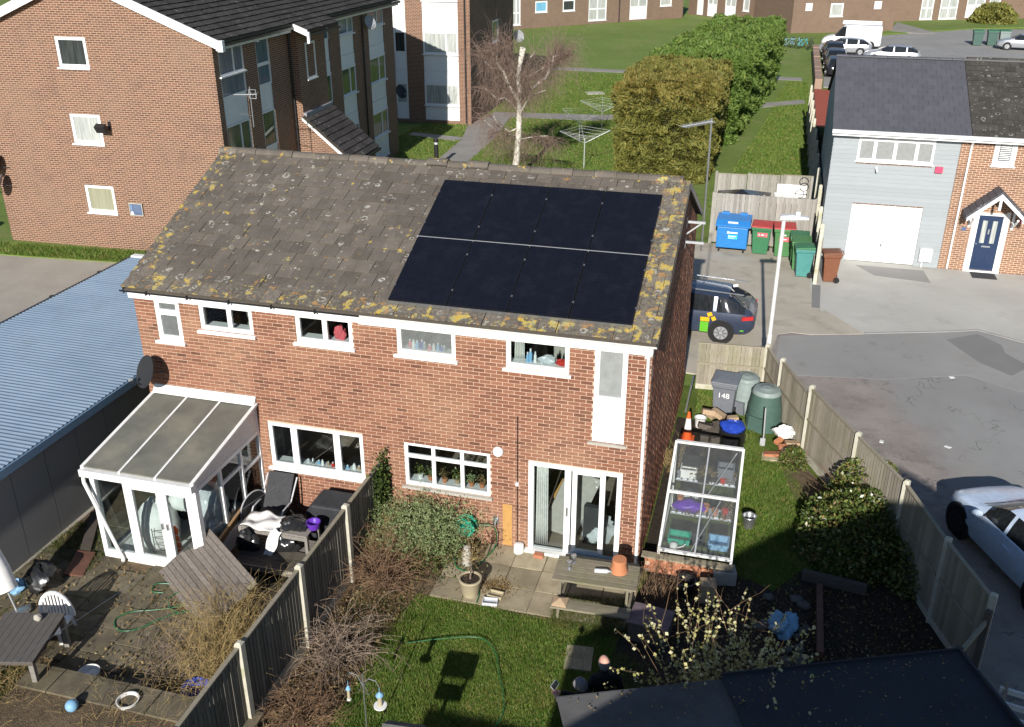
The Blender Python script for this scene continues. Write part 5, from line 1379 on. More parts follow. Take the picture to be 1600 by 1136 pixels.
# ------------------------------------------------------------------ conservatory
co = thing('conservatory', 'white lean-to conservatory with algae-stained roof on the left of the brick house', 'conservatory', (0, 0, 0))
X0, X1, YF = -10.18, -7.90, -2.40
b = B(); b.box(X0, X1, YF, YF + .12, 0, .10); b.box(X1 - .10, X1, YF + .12, -.01, 0, .30); b.box(X0, X0 + .1, YF + .12, -.01, 0, .10); b.box(X0 + .1, X1 - .1, YF + .12, -.01, -.02, .03); b.build('plinth', M['white_old'], co)
b = B()
b.box(X0, X0 + .10, YF, YF + .10, .10, 1.93); b.box(X1 - .12, X1, YF, YF + .12, .10, 1.93)
b.box(X0 + .1, X1 - .12, YF, YF + .08, 1.84, 1.93); b.box(-9.46, -9.38, YF, YF + .08, .10, 1.84); b.box(X0 + .1, -9.46, YF + .01, YF + .08, .10, .20)
b.box(X1 - .08, X1, YF + .12, -.06, 1.84, 1.93); b.box(X1 - .07, X1, YF + .12, -.06, .30, .38); b.box(X1 - .08, X1, -.06, -.005, .3, 2.45)
for y in (-1.56, -.80): b.box(X1 - .07, X1, y, y + .06, .38, 1.84)
b.box(X1 - .06, X1 - .004, -1.50, -.80, 1.48, 1.54); b.box(X1 - .06, X1 - .004, -.74, -.06, 1.30, 1.36)
b.box(X0, X0 + .08, YF + .10, -.01, 1.84, 1.93)
b.build('frame', M['white'], co)
for x0, x1 in ((-9.375, -8.655), (-8.645, X1 - .125)):
    d = B(); f = .10
    d.box(x0, x0 + f, YF - .005, YF + .06, .11, 1.835); d.box(x1 - f, x1, YF - .005, YF + .06, .11, 1.835); d.box(x0 + f, x1 - f, YF - .005, YF + .06, 1.73, 1.835); d.box(x0 + f, x1 - f, YF - .005, YF + .06, .11, .24)
    dd = d.build('door', M['white'], co)
    B().box(x0 + f - .004, x1 - f + .004, YF + .02, YF + .028, .236, 1.734).build('pane', M['glass'], dd)
    B().box(x0 + .03 if x0 > -9 else x1 - .07, x0 + .07 if x0 > -9 else x1 - .03, YF - .05, YF - .006, .95, 1.08).build('handle', M['steel'], dd)
B().box(X0 + .096, -9.456, YF + .03, YF + .038, .196, 1.844).build('pane', M['glass'], co)
for y0, y1 in ((YF + .12, -1.56), (-1.50, -.80), (-.74, -.06)): B().box(X1 - .04, X1 - .032, y0 - .004, y1 + .004, .376, 1.844).build('pane', M['glass'], co)
B().box(X0 + .03, X0 + .038, YF + .1, -.02, .1, 1.84).build('pane', M['glass'], co)
b = B(); zr = lambda y: 2.12 + (y - YF) / 2.4 * .40
b.prism([(YF + .06, 1.935), (-.01, 1.935), (-.01, 2.46), (YF + .06, 2.08)], 'x', X1 - .05, X1 - .01); b.build('gable_infill', M['pale_lilac'] if 'pale_lilac' in M else M['sill'], co)
xs = [X0 - .02, -9.40, -8.64, X1 + .02]
for a, c in zip(xs, xs[1:]):
    B().prism([(YF - .06, zr(YF - .06) - .012), (-.03, zr(-.03) - .012), (-.03, zr(-.03) + .012), (YF - .06, zr(YF - .06) + .012)], 'x', a + .03, c - .03).build('roof_sheet', M['poly_roof'], co)
b = B()
for i, x in enumerate(xs):
    w = .045 if 0 < i < 3 else .07
    b.prism([(YF - .09, zr(YF - .09) - .02), (-.03, zr(-.03) - .02), (-.03, zr(-.03) + .03), (YF - .09, zr(YF - .09) + .03)], 'x', x - w / 2, x + w / 2)
b.build('glazing_bar', M['white_old'], co)
B().box(X0 - .05, X1 + .05, YF - .17, YF - .005, 1.95, 2.09).build('eave_beam', M['white_old'], co)
b = B(); b.prism([(-.13, 2.53), (-.006, 2.53), (-.006, 2.68), (-.02, 2.68)], 'x', X0 - .02, X1 + .02); b.build('wall_flashing', M['white_old'], co)
b = B(); b.tube([(X0 - .02, YF - .10, 2.0), (X0 - .02, YF - .12, 1.8), (-9.72, YF - .07, .12), (-9.68, YF - .12, .08)], .035, 8); b.build('downpipe', M['white'], co, smooth=True)
def blob(r, seed=0, n=14, amp=.12, flat=0.0):
    b = B(); rs = np.random.default_rng(seed); ph = rs.random(6) * 6
    vs = []; fs = []
    for j in range(n + 1):
        th = math.pi * j / n
        for i in range(n * 2):
            a = math.pi * i / n
            k = 1 + amp * (math.sin(3 * a + ph[0] + 2 * th) * math.sin(2 * th + ph[1]) + .6 * math.sin(5 * a + ph[2]) * math.sin(4 * th + ph[3]) + .4 * math.sin(9 * a + 7 * th + ph[4]))
            x, y, z = math.sin(th) * math.cos(a) * k * r[0], math.sin(th) * math.sin(a) * k * r[1], math.cos(th) * k * r[2]
            if z < -r[2] * (1 - flat): z = -r[2] * (1 - flat)
            vs.append((x, y, z))
    w = n * 2
    fs = [(j * w + i, j * w + (i + 1) % w, (j + 1) * w + (i + 1) % w, (j + 1) * w + i) for j in range(n) for i in range(w)]
    return b.add(vs, fs)
def bag(name, label, cat, c, r, mat, seed=0, amp=.12, flat=.3, rz=0, group=None):
    o = blob(r, seed, 14, amp, flat).build(name, M[mat], smooth=True)
    o.location = (c[0], c[1], c[2] + r[2] * (1 - flat)); o.rotation_euler = (0, 0, R(rz)); return tag(o, label, cat, group)
# things stored in the conservatory
bag('storage_bag', 'bulging white storage bag behind the left conservatory pane', 'bag', (-9.35, -1.75, .03), (.42, .36, .62), 'cloth_white', 3, .06)
bag('storage_bag', 'smaller white bag on top of the stored things in the conservatory', 'bag', (-8.9, -1.35, .75), (.35, .3, .28), 'cloth_white', 5, .08)
bag('bundle', 'grey fabric bundle behind the right conservatory door', 'bundle', (-8.35, -1.45, .55), (.38, .35, .5), 'bag_clear', 8, .1)
bag('plastic_sheet', 'crumpled clear plastic sheeting inside the conservatory side window', 'plastic sheeting', (-8.15, -1.7, .03), (.22, .5, .55), 'bag_clear', 9, .22)
bag('bundle', 'dark pile of stored things at the back of the conservatory', 'bundle', (-9.2, -.6, .03), (.8, .4, .6), 'dark_grey', 12, .2)
b = B(); b.lathe([(.13, 0), (.14, .1), (.10, .2), (.07, .5), (.09, .62), (.05, .7)], 14, (-8.78, -2.05, .03)); tag(b.build('vacuum_cleaner', M['orange'], smooth=True), 'upright orange-red vacuum cleaner behind the left conservatory door', 'vacuum cleaner')
b = B(); b.lathe([(.10, 0), (.11, .14), (.05, .17), (.04, .25)], 10, (-8.22, -2.05, .35)); tag(b.build('watering_can', M['lime'], smooth=True), 'lime green can behind the right conservatory door', 'can')
tag(B().box(-8.45, -8.0, -2.15, -1.85, .03, .348).build('storage_box', M['interior_dark']), 'dark box under the lime green can in the conservatory', 'box')
t = thing('drying_rack', 'thin wire rack behind the left conservatory door', 'rack', (-9.0, -2.15, .03))
b = B()
for z in (.15, .3, .45, .6): b.bar((-.2, 0, z), (.42, 0, z), .012)
for x in (-.2, .42): b.bar((x, 0, 0), (x, 0, .65), .014)
b.build('frame', M['steel'], t)

# ------------------------------------------------------------------ left-hand garden
def slabs(parent, x0, x1, y0, y1, sx, sy, mat, z=.0, th=.035, skip=lambda x, y: False, off=True):
    me = B().box(.006, sx - .006, .006, sy - .006, -.03, th - .004).box(.014, sx - .014, .014, sy - .014, th - .004, th).mesh('slab', mat)
    k = 0; x = x0
    while x < x1 - .1:
        y = y0 - (sy * .5 if off and k % 2 else 0)
        while y < y1 - .1:
            if not skip(x + sx / 2, y + sy / 2) and y > y0 - sy * .3:
                o = inst('slab', me, parent, (x, y, z + random.uniform(-.004, .008)), (random.uniform(-.008, .008), random.uniform(-.008, .008), random.uniform(-.01, .01)))
            y += sy
        x += sx; k += 1
lp = sheet('left_patio', [(-11.5, -5.5), (-5.3, -5.5), (-5.3, -.02), (-11.5, -.02)], .002, M['soil_dry'], -.1)
slabs(lp, -11.5, -5.35, -5.45, -.05, .61, .61, M['slab_dirty'], .0, .03, lambda x, y: (X0 - .1 < x < X1 + .1 and y > YF - .1) or (x < -10.6 and y > -2.2) or (x > -6.6 and y < -3.6))
rb = thing('raised_bed', 'low slab-edged raised bed across the bottom of the left garden', 'raised bed', (-7.3, -5.5, 0))
x = -1.9
while x < 1.8:
    B().box(x, x + .58, -.05, .01, 0, .26).build('edging_slab', M['slab_dirty'], rb); x += .6
B().box(-1.9, 1.9, -2.0, -.052, 0, .22).build('soil_fill', M['soil_dry'], rb)
x = -1.9
while x < 1.8:
    B().box(x, x + .58, -.5, -.056, .221, .262).build('coping_slab', M['slab_dirty'], rb); x += .6
t = thing('timber_screen', 'big grey boarded wooden panel propped at an angle in front of the conservatory door', 'panel')
A_ = Vector((-8.88, -2.58, .02)); B_ = Vector((-7.12, -3.87, .02)); W_ = Vector((.92, .49, .9))
nb = 12
for i in range(nb):
    s, e = i / nb, (i + 1) / nb - .006
    ua = (B_ - A_); nrm = ua.cross(W_).normalized()
    q = [A_ + W_ * s, B_ + W_ * s, B_ + W_ * e, A_ + W_ * e]
    q2 = [v - nrm * (.028 + random.uniform(0, .004)) for v in q]
    top = .93 if i > 9 else 1.0
    for l in (q, q2):
        for j in (1, 2): l[j] = l[j - 1 if j == 1 else 3] + (l[j] - l[j - 1 if j == 1 else 3]) * top
    B().add(q + q2, [(0, 1, 2, 3), (7, 6, 5, 4), (0, 4, 5, 1), (1, 5, 6, 2), (2, 6, 7, 3), (3, 7, 4, 0)]).build('board', M['screen_wood'], t)
b = B()
for k in (.06, .94):
    p, q = A_.lerp(B_, k), A_.lerp(B_, k) + W_ * .98
    off = nrm * (.06 if nrm.z < 0 else -.06); b.bar(p + off * 1.0, q + off, .09, .04, up=nrm)
b.build('batten', M['rail_wood'], t)
t = thing('table', 'grey weathered wooden garden table at the left edge of the picture', 'table', (-9.13, -4.73, 0), -76)
for i in range(9): B().box(.002, 1.19, -.115 * (i + 1) + .003, -.115 * i - .003, .67, .70).build('slat', M['table_dark'], t)
b = B(); b.box(.03, 1.16, -1.03, -.02, .60, .668); b.build('apron', M['dark_wood'], t)
for x, y in ((.05, -.06), (1.13, -.06), (.05, -.98), (1.13, -.98)): B().box(x - .04, x + .04, y - .04, y + .04, 0, .60).build('leg', M['deck_wood'], t)
bag('stone', 'pale round stone lying on the wooden garden table', 'stone', (-9.45, -5.0, .70), (.07, .06, .06), 'stone', 4, .1, .2)
t = thing('garden_chair', 'white resin garden chair with slatted round back behind the wooden table', 'chair', (-9.62, -4.62, -.16), 12)
b = B(); n = 12
arc = [(.30 * math.cos(a), .26, .42 + .48 * math.sin(a)) for a in np.linspace(.0, math.pi, n)]
b.tube(arc, .035, 6); b.build('back_hoop', M['white'], t, smooth=True)
b = B()
for i in range(9):
    x = -.24 + i * .06; b.box(x - .016, x + .016, .25, .27, .42, .42 + .46 * math.sqrt(max(0, 1 - (x / .3) ** 2)))
b.build('back_slat', M['white'], t)
b = B(); b.box(-.28, .28, -.25, .27, .39, .42); b.build('seat', M['white'], t)
for x in (-.25, .25):
    for y in (-.22, .24): B().bar((x, y, .39), (x * 1.15, y * 1.2, 0), .05, .05).build('leg', M['white'], t)
t = thing('parasol', 'folded white parasol leaning at the left edge beside the table', 'parasol', (-10.62, -4.3, 0))
t.rotation_euler = (R(-8), R(-22), 0)
b = B(); b.lathe([(.03, .45), (.19, .5), (.20, .9), (.15, 1.5), (.06, 2.2), (.01, 2.3)], 14); b.build('canopy', M['cloth_white'], t, smooth=True)
b = B(); b.tube([(0, 0, 0), (0, 0, .6)], .02, 8); b.lathe([(.25, 0), (.25, .07), (.05, .1)], 16); b.build('stand', M['steel'], t)
def hose(name, label, pts, mat='hose_green', r=.012, cat='hose'):
    # smooth the control points
    P = [np.array(p, float) for p in pts]; out = []
    for i in range(len(P) - 1):
        p0, p1, p2, p3 = P[max(i - 1, 0)], P[i], P[i + 1], P[min(i + 2, len(P) - 1)]
        for s in np.linspace(0, 1, 6, endpoint=False):
            out.append(.5 * (2 * p1 + (p2 - p0) * s + (2 * p0 - 5 * p1 + 4 * p2 - p3) * s * s + (3 * p1 - p0 - 3 * p2 + p3) * s ** 3))
    out.append(P[-1]); b = B(); b.tube(out, r, 6)
    return tag(b.build(name, M[mat], smooth=True), label, cat)
hose('hose', 'long loop of green hose lying on the left patio', [(-7.75, -3.25, .05), (-8.0, -3.45, .05), (-8.3, -3.6, .05), (-8.65, -3.75, .05), (-8.8, -4.0, .05), (-8.6, -4.22, .05), (-8.3, -4.15, .05), (-7.95, -3.7, .06), (-7.6, -3.4, .05)], r=.011)
hose('hose', 'short green hose curl by the edge of the leaning panel', [(-8.45, -2.85, .05), (-8.68, -2.95, .06), (-8.62, -3.15, .06), (-8.4, -3.12, .05)])
hose('hose', 'second green hose coil under the propped panel', [(-7.7, -3.3, .06), (-8.05, -3.05, .08), (-8.2, -3.25, .07), (-8.0, -3.5, .06), (-7.8, -3.55, .06)], r=.009)
t = thing('potting_bench', 'small grey slatted bench with white cloth and black bags in front of the wide window', 'bench', (-6.85, -1.42, 0), 0)
for i in range(6): B().box(-.72, .72, -.27 + i * .09, -.19 + i * .09, .72, .745).build('slat', M['deck_wood'], t)
for x in (-.70, .70):
    for y in (-.24, .24): B().box(x - .03, x + .03, y - .03, y + .03, 0, .718).build('leg', M['deck_wood'], t)
for i in range(6): B().box(-.66, .66, -.24 + i * .08, -.18 + i * .08, .28, .30).build('shelf_slat', M['deck_wood'], t)
b = B(); b.box(-.7, .7, -.26, -.22, .62, .70); b.box(.12, .16, -.26, -.22, .3, .62); b.build('rail', M['deck_wood'], t)
def cloth(label, pts, mat, name='cloth', n=14, amp=.02, th=.0):
    P = [Vector(p) for p in pts]
    b = B(); b.grid(lambda u, v: tuple((P[0].lerp(P[1], u)).lerp(P[3].lerp(P[2], u), v) + Vector((math.sin(9 * v + 4 * u) * amp, math.sin(7 * u + 5 * v) * amp, amp * (math.sin(11 * u + 3 * v) + math.cos(8 * v - 5 * u))))), n, n)
    o = b.build(name, M[mat], smooth=True, fix=False); m = o.modifiers.new('thickness', 'SOLIDIFY'); m.thickness = .006
    return tag(o, label, name.replace('_', ' '))
cloth('white cloth draped over the left end of the slatted bench', [(-7.5, -1.75, .80), (-6.75, -1.75, .80), (-6.8, -1.2, .80), (-7.45, -1.2, .80)], 'cloth_white', 'cloth', 14, .022)
cloth('long white cloth end hanging down the front of the slatted bench', [(-6.98, -1.93, .30), (-6.78, -1.90, .34), (-6.62, -1.71, .80), (-6.86, -1.71, .80)], 'cloth_white', 'cloth', 12, .015)
bag('bin_bag', 'black bin bag on the right half of the slatted bench', 'bag', (-6.5, -1.45, .75), (.26, .22, .12), 'bag_black', 21, .2)
bag('bin_bag', 'black bin bag hanging under the left end of the slatted bench', 'bag', (-7.35, -1.78, .28), (.22, .14, .26), 'bag_black', 22, .2)
bag('bin_bag', 'black bin bag on the lower shelf of the slatted bench', 'bag', (-6.62, -1.62, .30), (.24, .16, .2), 'bag_black', 23, .2)
b = B(); b.lathe([(.10, 0), (.13, .1), (.14, .15), (.125, .15), (.11, .1), (.02, .02)], 20, (-6.12, -1.38, .746)); tag(b.build('bowl', M['purple'], smooth=True), 'deep purple bowl at the right end of the slatted bench', 'bowl')
t = thing('decking_platform', 'low dark plank platform in front of the slatted bench', 'platform', (-6.65, -1.95, 0))
for i in range(5): B().box(-.78, .74, -.3 + i * .12, -.19 + i * .12, .30, .335).build('plank', M['dark_wood'], t)
B().box(-.78, .74, -.33, -.302, .22, .335).build('edge_board', M['rail_wood'], t)
b = B(); b.box(-.7, -.6, -.25, .25, 0, .298); b.box(.56, .66, -.25, .25, 0, .298); b.build('bearer', M['dark_wood'], t)
t = thing('reclining_chair', 'black folded reclining garden chair against the wall under the wide window', 'chair', (-7.4, -.45, 0), 0)
b = B(); b.add([(-.28, -.12, .45), (.28, -.12, .45), (.28, .28, 1.08), (-.28, .28, 1.08), (-.28, -.09, .42), (.28, -.09, .42), (.28, .31, 1.05), (-.28, .31, 1.05)], [(0, 1, 2, 3), (7, 6, 5, 4), (0, 4, 5, 1), (1, 5, 6, 2), (2, 6, 7, 3), (3, 7, 4, 0)]); b.build('backrest', M['dark_grey'], t)
b = B(); b.obox((0, -.28, .40), (.56, .46, .10)); b.build('seat', M['bag_black'], t)
for s in (-.33, .33):
    B().tube([(s, -.5, 0), (s, -.52, .5), (s, -.4, .62), (s, -.05, .62), (s, .3, 1.0)], .018, 8).build('arm_frame', M['alu'], t, smooth=True)
    B().tube([(s, .2, 0), (s, -.1, .45)], .016, 8).build('leg', M['alu'], t)
t = thing('round_table', 'round black garden table folded upright beside the reclining chair', 'table', (-7.78, -.75, 0), 75)
b = B(); b.lathe([(.001, -.012), (.36, -.012), (.36, .012), (.001, .012)], 28, (0, 0, .52), axis='y'); b.build('top', M['black'], t)
b = B(); b.tube([(.37 * math.cos(a), 0, .52 + .37 * math.sin(a)) for a in np.linspace(0, 2 * math.pi, 30)], .016, 6); b.build('rim', M['alu'], t, smooth=True)
b = B(); b.bar((-.2, .03, 0), (.1, .03, .5), .03); b.bar((.2, .05, 0), (-.1, .05, .5), .03); b.build('leg', M['black'], t)
t = thing('barbecue', 'barbecue under a dark fitted cover against the wall by the fence', 'barbecue', (-6.0, -.62, 0))
b = B(); b.prism([(-.5, 0), (.5, 0), (.52, .75), (.40, .95), (-.40, .95), (-.52, .75)], 'y', -.32, .32); o = b.build('cover', M['dark_grey'], t, bevel=.05)
B().tube([(.44, -.30, .98), (.44, -.30, 1.12)], .02, 8).build('chimney', M['steel'], t)
b = B()
for x in (-.4, .4): b.lathe([(.06, -.02), (.06, .02)], 12, (x, -.30, .06), axis='y')
b.build('wheel', M['rubber'], t)
tag(B().obox((-7.95, -1.55, .35), (.05, 1.3, .65), (.0, .35, .12)).build('plywood_sheet', M['wood_light']), 'brown plywood sheet leaning on the conservatory side', 'sheet')
bag('rubble_sack', 'dark sack by the pebbledash wall at the left edge', 'sack', (-10.7, -3.5, .02), (.3, .32, .3), 'bag_black', 31, .15)
bag('carrier_bag', 'crumpled pale blue carrier bag beside the dark sack', 'bag', (-11.1, -3.75, .02), (.17, .17, .14), 'light_blue', 32, .2)
b = B(); b.lathe([(.16, 0), (.18, .1), (.17, .1), (.15, .03)], 20, (-8.35, -5.32, .03)); tag(b.build('dish', M['sill'], smooth=True), 'shallow white dish on the slabs beside the raised bed', 'dish')
b = B(); b.lathe([(.12, 0), (.22, .13), (.23, .15), (.21, .15), (.1, .02)], 20, (-6.42, -5.2, .02)); o = b.build('bowl', M['cobalt'], smooth=True); tag(o, 'cobalt blue plastic bowl at the foot of the fence', 'bowl')
b = B(); b.lathe([(.15, 0), (.18, .09), (.16, .09), (.14, .03)], 18, (-7.2, -5.85, .22)); tag(b.build('plant_saucer', M['sill'], smooth=True), 'round white saucer among the dry weeds on the raised bed', 'saucer')
bag('ball', 'white and pale blue ball at the bottom left of the raised bed', 'ball', (-7.95, -6.2, .22), (.10, .10, .10), 'light_blue', 1, 0, 0)
b = B(); b.lathe([(.10, 0), (.14, .22), (.15, .24), (.12, .24), (.1, .05)], 18, (-6.05, -4.6, .02)); tag(b.build('plant_pot', M['black'], smooth=True), 'empty black plant pot behind the blue bowl', 'pot')
tag(B().obox((-10.9, -1.9, .08), (.2, 1.6, .05), (0, .1, .5)).build('plank', M['dark_wood']), 'old damp plank lying along the pebbledash wall', 'plank')
tag(B().obox((-10.45, -2.8, .08), (.35, .7, .04), (.05, .15, .3)).build('broken_board', M['rust_timber']), 'reddish broken board on the dark patio corner', 'board')
t = thing('washing_line', 'thin washing line strung across the left garden to the house wall', 'washing line')
l0, l1 = Vector((-6.3, -.01, 1.75)), Vector((-8.3, -8.4, 1.95))
b = B(); b.tube([l0.lerp(l1, s) + Vector((0, 0, -.06 * 4 * s * (1 - s))) for s in np.linspace(0, 1, 20)], .003, 4); b.build('line', M['steel'], t)
# satellite dish on the house wall
def sat_dish(label, loc, rz, r, mat, arm=.35, tilt=25):
    t = thing('satellite_dish', label, 'satellite dish', loc, rz)
    b = B(); n = 24
    prof = [(r * k / 5, .16 * r * (k / 5) ** 2) for k in range(6)]
    b.lathe([(max(p[0], .001), p[1]) for p in prof] + [(r, .16 * r + .012), (.001, .014)], n)
    b.xform(Matrix.Rotation(R(90 + -tilt), 4, 'X') @ Matrix.Diagonal((.92, 1, 1, 1))); d = b.build('dish', M[mat], t, smooth=True)
    B().tube([(0, .02, -.02), (0, arm * .6, -.08), (.05, arm, -.08)], .018, 8).build('mount', M['black'], t)
    B().tube([(0, -.02, -r * .9), (0, -r * 1.1, -r * .35), (0, -r * 1.15, -r * .1)], .012, 6).build('lnb_arm', M['black'], t)
    B().lathe([(.03, -.03), (.03, .04)], 10, (0, -r * 1.1, -.05), axis='y').build('receiver', M['dish_grey'], t)
    return t
sat_dish('dark round satellite dish on the brick house above the conservatory', (-10.05, -.36, 3.12), -30, .34, 'dish_dark')
sat_dish('upper grey satellite dish at the left corner of the flats gable', (-26.1, 13.9, 3.0), -60, .38, 'dish_grey')
sat_dish('lower grey satellite dish at the left corner of the flats gable', (-26.02, 13.75, 2.35), -60, .38, 'dish_grey')
sat_dish('grey satellite dish on the side wall of the flats near the top floor', (-17.05, 28.2, 6.9), 60, .33, 'dish_grey')
sat_dish('dark satellite dish on the side wall of the flats by the inner corner', (-17.35, 32.4, 3.1), 60, .36, 'dish_dark')
sat_dish('pale satellite dish on the far corner of the second flats block', (-16.0, 50.9, 3.9), 40, .42, 'dish_grey')
# ------------------------------------------------------------------ lettering helper
def text_mesh(txt, size, depth=.002, align='CENTER'):
    cu = bpy.data.curves.new('lettering', 'FONT'); cu.body = txt; cu.size = size; cu.extrude = depth; cu.align_x = align; cu.align_y = 'CENTER'
    o = bpy.data.objects.new('lettering', cu); COL.objects.link(o)
    dg = bpy.context.evaluated_depsgraph_get(); me = bpy.data.meshes.new_from_object(o.evaluated_get(dg))
    bpy.data.objects.remove(o); bpy.data.curves.remove(cu); return me
# ------------------------------------------------------------------ front patio
fp = sheet('front_patio', [(-3.85, -1.86), (-3.75, -.5), (-3.55, -.02), (.02, -.02), (.12, -1.4), (-.45, -1.98)], .004, M['soil_dry'], -.1)
slabs(fp, -3.62, .1, -1.86, -.02, .62, .62, M['slab'], .0, .032, lambda x, y: (x < -3.3 and y > -.6), off=False)
gsheet('moss_patch', [(-.9, -1.7), (-.1, -1.6), (-.15, -1.1), (-1.0, -1.15)], .012, 'lawn')
t = tag(B().obox((-.60, -2.75, .012), (.46, .58, .04), (0, 0, .1)).build('stepping_stone', M['slab']), 'single buff stepping stone set in the lawn near the two people', 'paving stone')
# picnic table
pt = thing('picnic_table', 'grey weathered picnic table with attached benches on the front patio', 'picnic table', (-.6, -1.27, 0), 2)
for i in range(5): B().box(-.75, .75, -.36 + i * .145, -.236 + i * .145 + random.uniform(-.004, .004), .69, .725).build('top_plank', M['table_wood'], pt)
for s, y in ((-1, -.66), (1, .66)):
    for k in (0, 1): B().box(-.70, .70, y - .13 + k * .135, y - .005 + k * .135, .415, .45).build('seat_plank', M['table_wood'], pt)
for x in (-.60, .60):
    b = B(); b.bar((x, -.28, .69), (x, -.56, 0), .09, .045, up=(1, 0, 0)); b.build('leg', M['table_wood'], pt)
    b = B(); b.bar((x, .28, .69), (x, .56, 0), .09, .045, up=(1, 0, 0)); b.build('leg', M['table_wood'], pt)
    b = B(); b.bar((x + .05, -.80, .38), (x + .05, .80, .38), .045, .07); b.bar((x + .05, -.33, .66), (x + .05, .33, .66), .045, .05); b.build('bearer', M['table_wood'], pt)
b = B(); b.lathe([(.165, 0), (.16, .02), (.12, .20), (.135, .205), (.125, .26), (.02, .262)], 22, (-.22, -1.12, .726)); tag(b.build('terracotta_pot', M['terracotta'], smooth=True), 'terracotta pot standing upside down on the picnic table', 'pot')
t = thing('plastic_bottle', 'clear plastic bottle with pale top lying on the picnic table', 'bottle', (-.50, -1.26, .765), 10)
b = B(); b.lathe([(.001, -.14), (.04, -.14), (.042, .08), (.015, .13)], 14, axis='x'); b.build('body', M['bag_clear'], t, smooth=True)
b = B(); b.lathe([(.02, .13), (.02, .17), (.001, .17)], 10, axis='x'); b.build('cap', M['compost_pale'], t)
for i, (x, y) in enumerate(((-1.06, -1.10), (-1.10, -1.30))):
    b = B(); b.lathe([(.05, 0), (.055, .01), (.015, .03), (.012, .07), (.045, .10), (.055, .14), (.05, .17), (.03, .165)], 16, (x, y, .727))
    tag(b.build('metal_cup', M['steel'], smooth=True), f'shiny metal goblet on the picnic table, {"farther from" if i == 0 else "nearer"} the camera of the pair', 'goblet', 'shiny goblets on the picnic table')
b = B(); b.add([(-.13, -.13, 0), (.13, -.13, 0), (.13, .13, 0), (-.13, .13, 0), (-.13, -.13, .03), (.13, -.13, .03), (.13, .13, .03), (-.13, .13, .03), (0, 0, .10)], [(3, 2, 1, 0), (0, 1, 5, 4), (1, 2, 6, 5), (2, 3, 7, 6), (3, 0, 4, 7), (4, 5, 8), (5, 6, 8), (6, 7, 8), (7, 4, 8)])
o = b.build('post_cap', M['cardboard']); o.location = (-1.12, -1.93, .453); tag(o, 'pale pyramid post cap lying on the end of the picnic bench', 'post cap')
t = thing('slatted_chest', 'faded purple-brown slatted chest in the shade right of the picnic table', 'chest', (.48, -1.85, 0), -6)
for i in range(5): B().box(-.36, .36, -.28 + i * .115, -.172 + i * .115, .40, .425).build('lid_slat', surf('faded_purple_timber', (.17, .13, .14), (.12, .09, .10), 5, bump=.4) if i == 0 else bpy.data.materials['faded_purple_timber'], t)
b = B(); b.box(-.34, .34, -.26, .27, 0, .395); b.build('body', M['dark_wood'], t)
# potted plant, gnome, trays, gravel
t = thing('plant_pot', 'cream glazed pot with one bare stem on the front patio', 'pot', (-2.89, -1.62, .03))
b = B(); b.lathe([(.14, 0), (.15, .02), (.20, .32), (.22, .34), (.215, .37), (.185, .37), (.18, .34)], 26); b.build('pot', M['glazed_cream'], t, smooth=True)
b = B(); b.lathe([(.001, .335), (.18, .335), (.18, .34), (.001, .345)], 20); b.build('soil', M['soil'], t)
b = B(); b.tube([(0, 0, .33), (.02, .02, .6), (-.01, .08, .85)], [.02, .015, .008], 6); b.build('stem', M['twig_grey'], t)
q, pp = strands(np.zeros((26, 3)) + np.array([0, .05, .7]), rng.normal(size=(26, 3)) + np.array([0, .2, .9]), .45, np.full(26, .4), 5, .008); soup('twigs', q, M['twig_straw'], t)
c = pp[:, 2:].reshape(-1, 3); soup('leaves', leaves(np.repeat(c, 2, 0) + rng.normal(size=(len(c) * 2, 3)) * .02, .04, 2), M['dry_leaf'], t)
b = B(); b.lathe([(.11, 0), (.13, .05), (.10, .2), (.13, .32), (.09, .42), (.07, .46), (.10, .52), (.085, .6), (.02, .64)], 16, (-3.22, -.78, .03)); o = b.build('garden_statue', M['stone'], smooth=True)
for v in o.data.vertices: v.co = (-3.22 + (v.co.x + 3.22) * .85, -.78 + (v.co.y + .78) * .85, .03 + (v.co.z - .03) * .68)
tag(o, 'pale stone garden figure standing on the patio by the rosemary', 'statue')
t = thing('seed_tray', 'white plastic tray lying on the patio, nearest the lawn', 'tray', (-2.46, -1.78, .035), 8)
b = B(); b.box(-.14, .14, -.09, .09, 0, .015); b.box(-.14, -.125, -.09, .09, .016, .06); b.box(.125, .14, -.09, .09, .016, .06); b.box(-.124, .124, -.09, -.075, .016, .06); b.box(-.124, .124, .075, .09, .016, .06); b.build('tray', M['bag_clear'], t)
t2 = copy_tree(t); t2.location = (-2.42, -1.56, .035); t2.rotation_euler = (0, 0, R(-5)); t2['label'] = 'dark-edged yellowish tray lying on the patio, nearest the gravel'; t2.children[0].data = t2.children[0].data.copy(); t2.children[0].data.materials[0] = M['glazed_cream']
n = 900; p = np.stack([rng.normal(size=n) * .17 - 2.5, rng.normal(size=n) * .14 - 1.28, .037 + rng.random(n) * .012], 1)
soup('gravel', leaves(p, .03, 1.1), M['dry_leaf'])
tag(B().box(-2.03, -1.84, -.25, -.135, .03, .11).build('brick', M['clay_brick']), 'single red brick lying before the sliding patio door', 'brick')
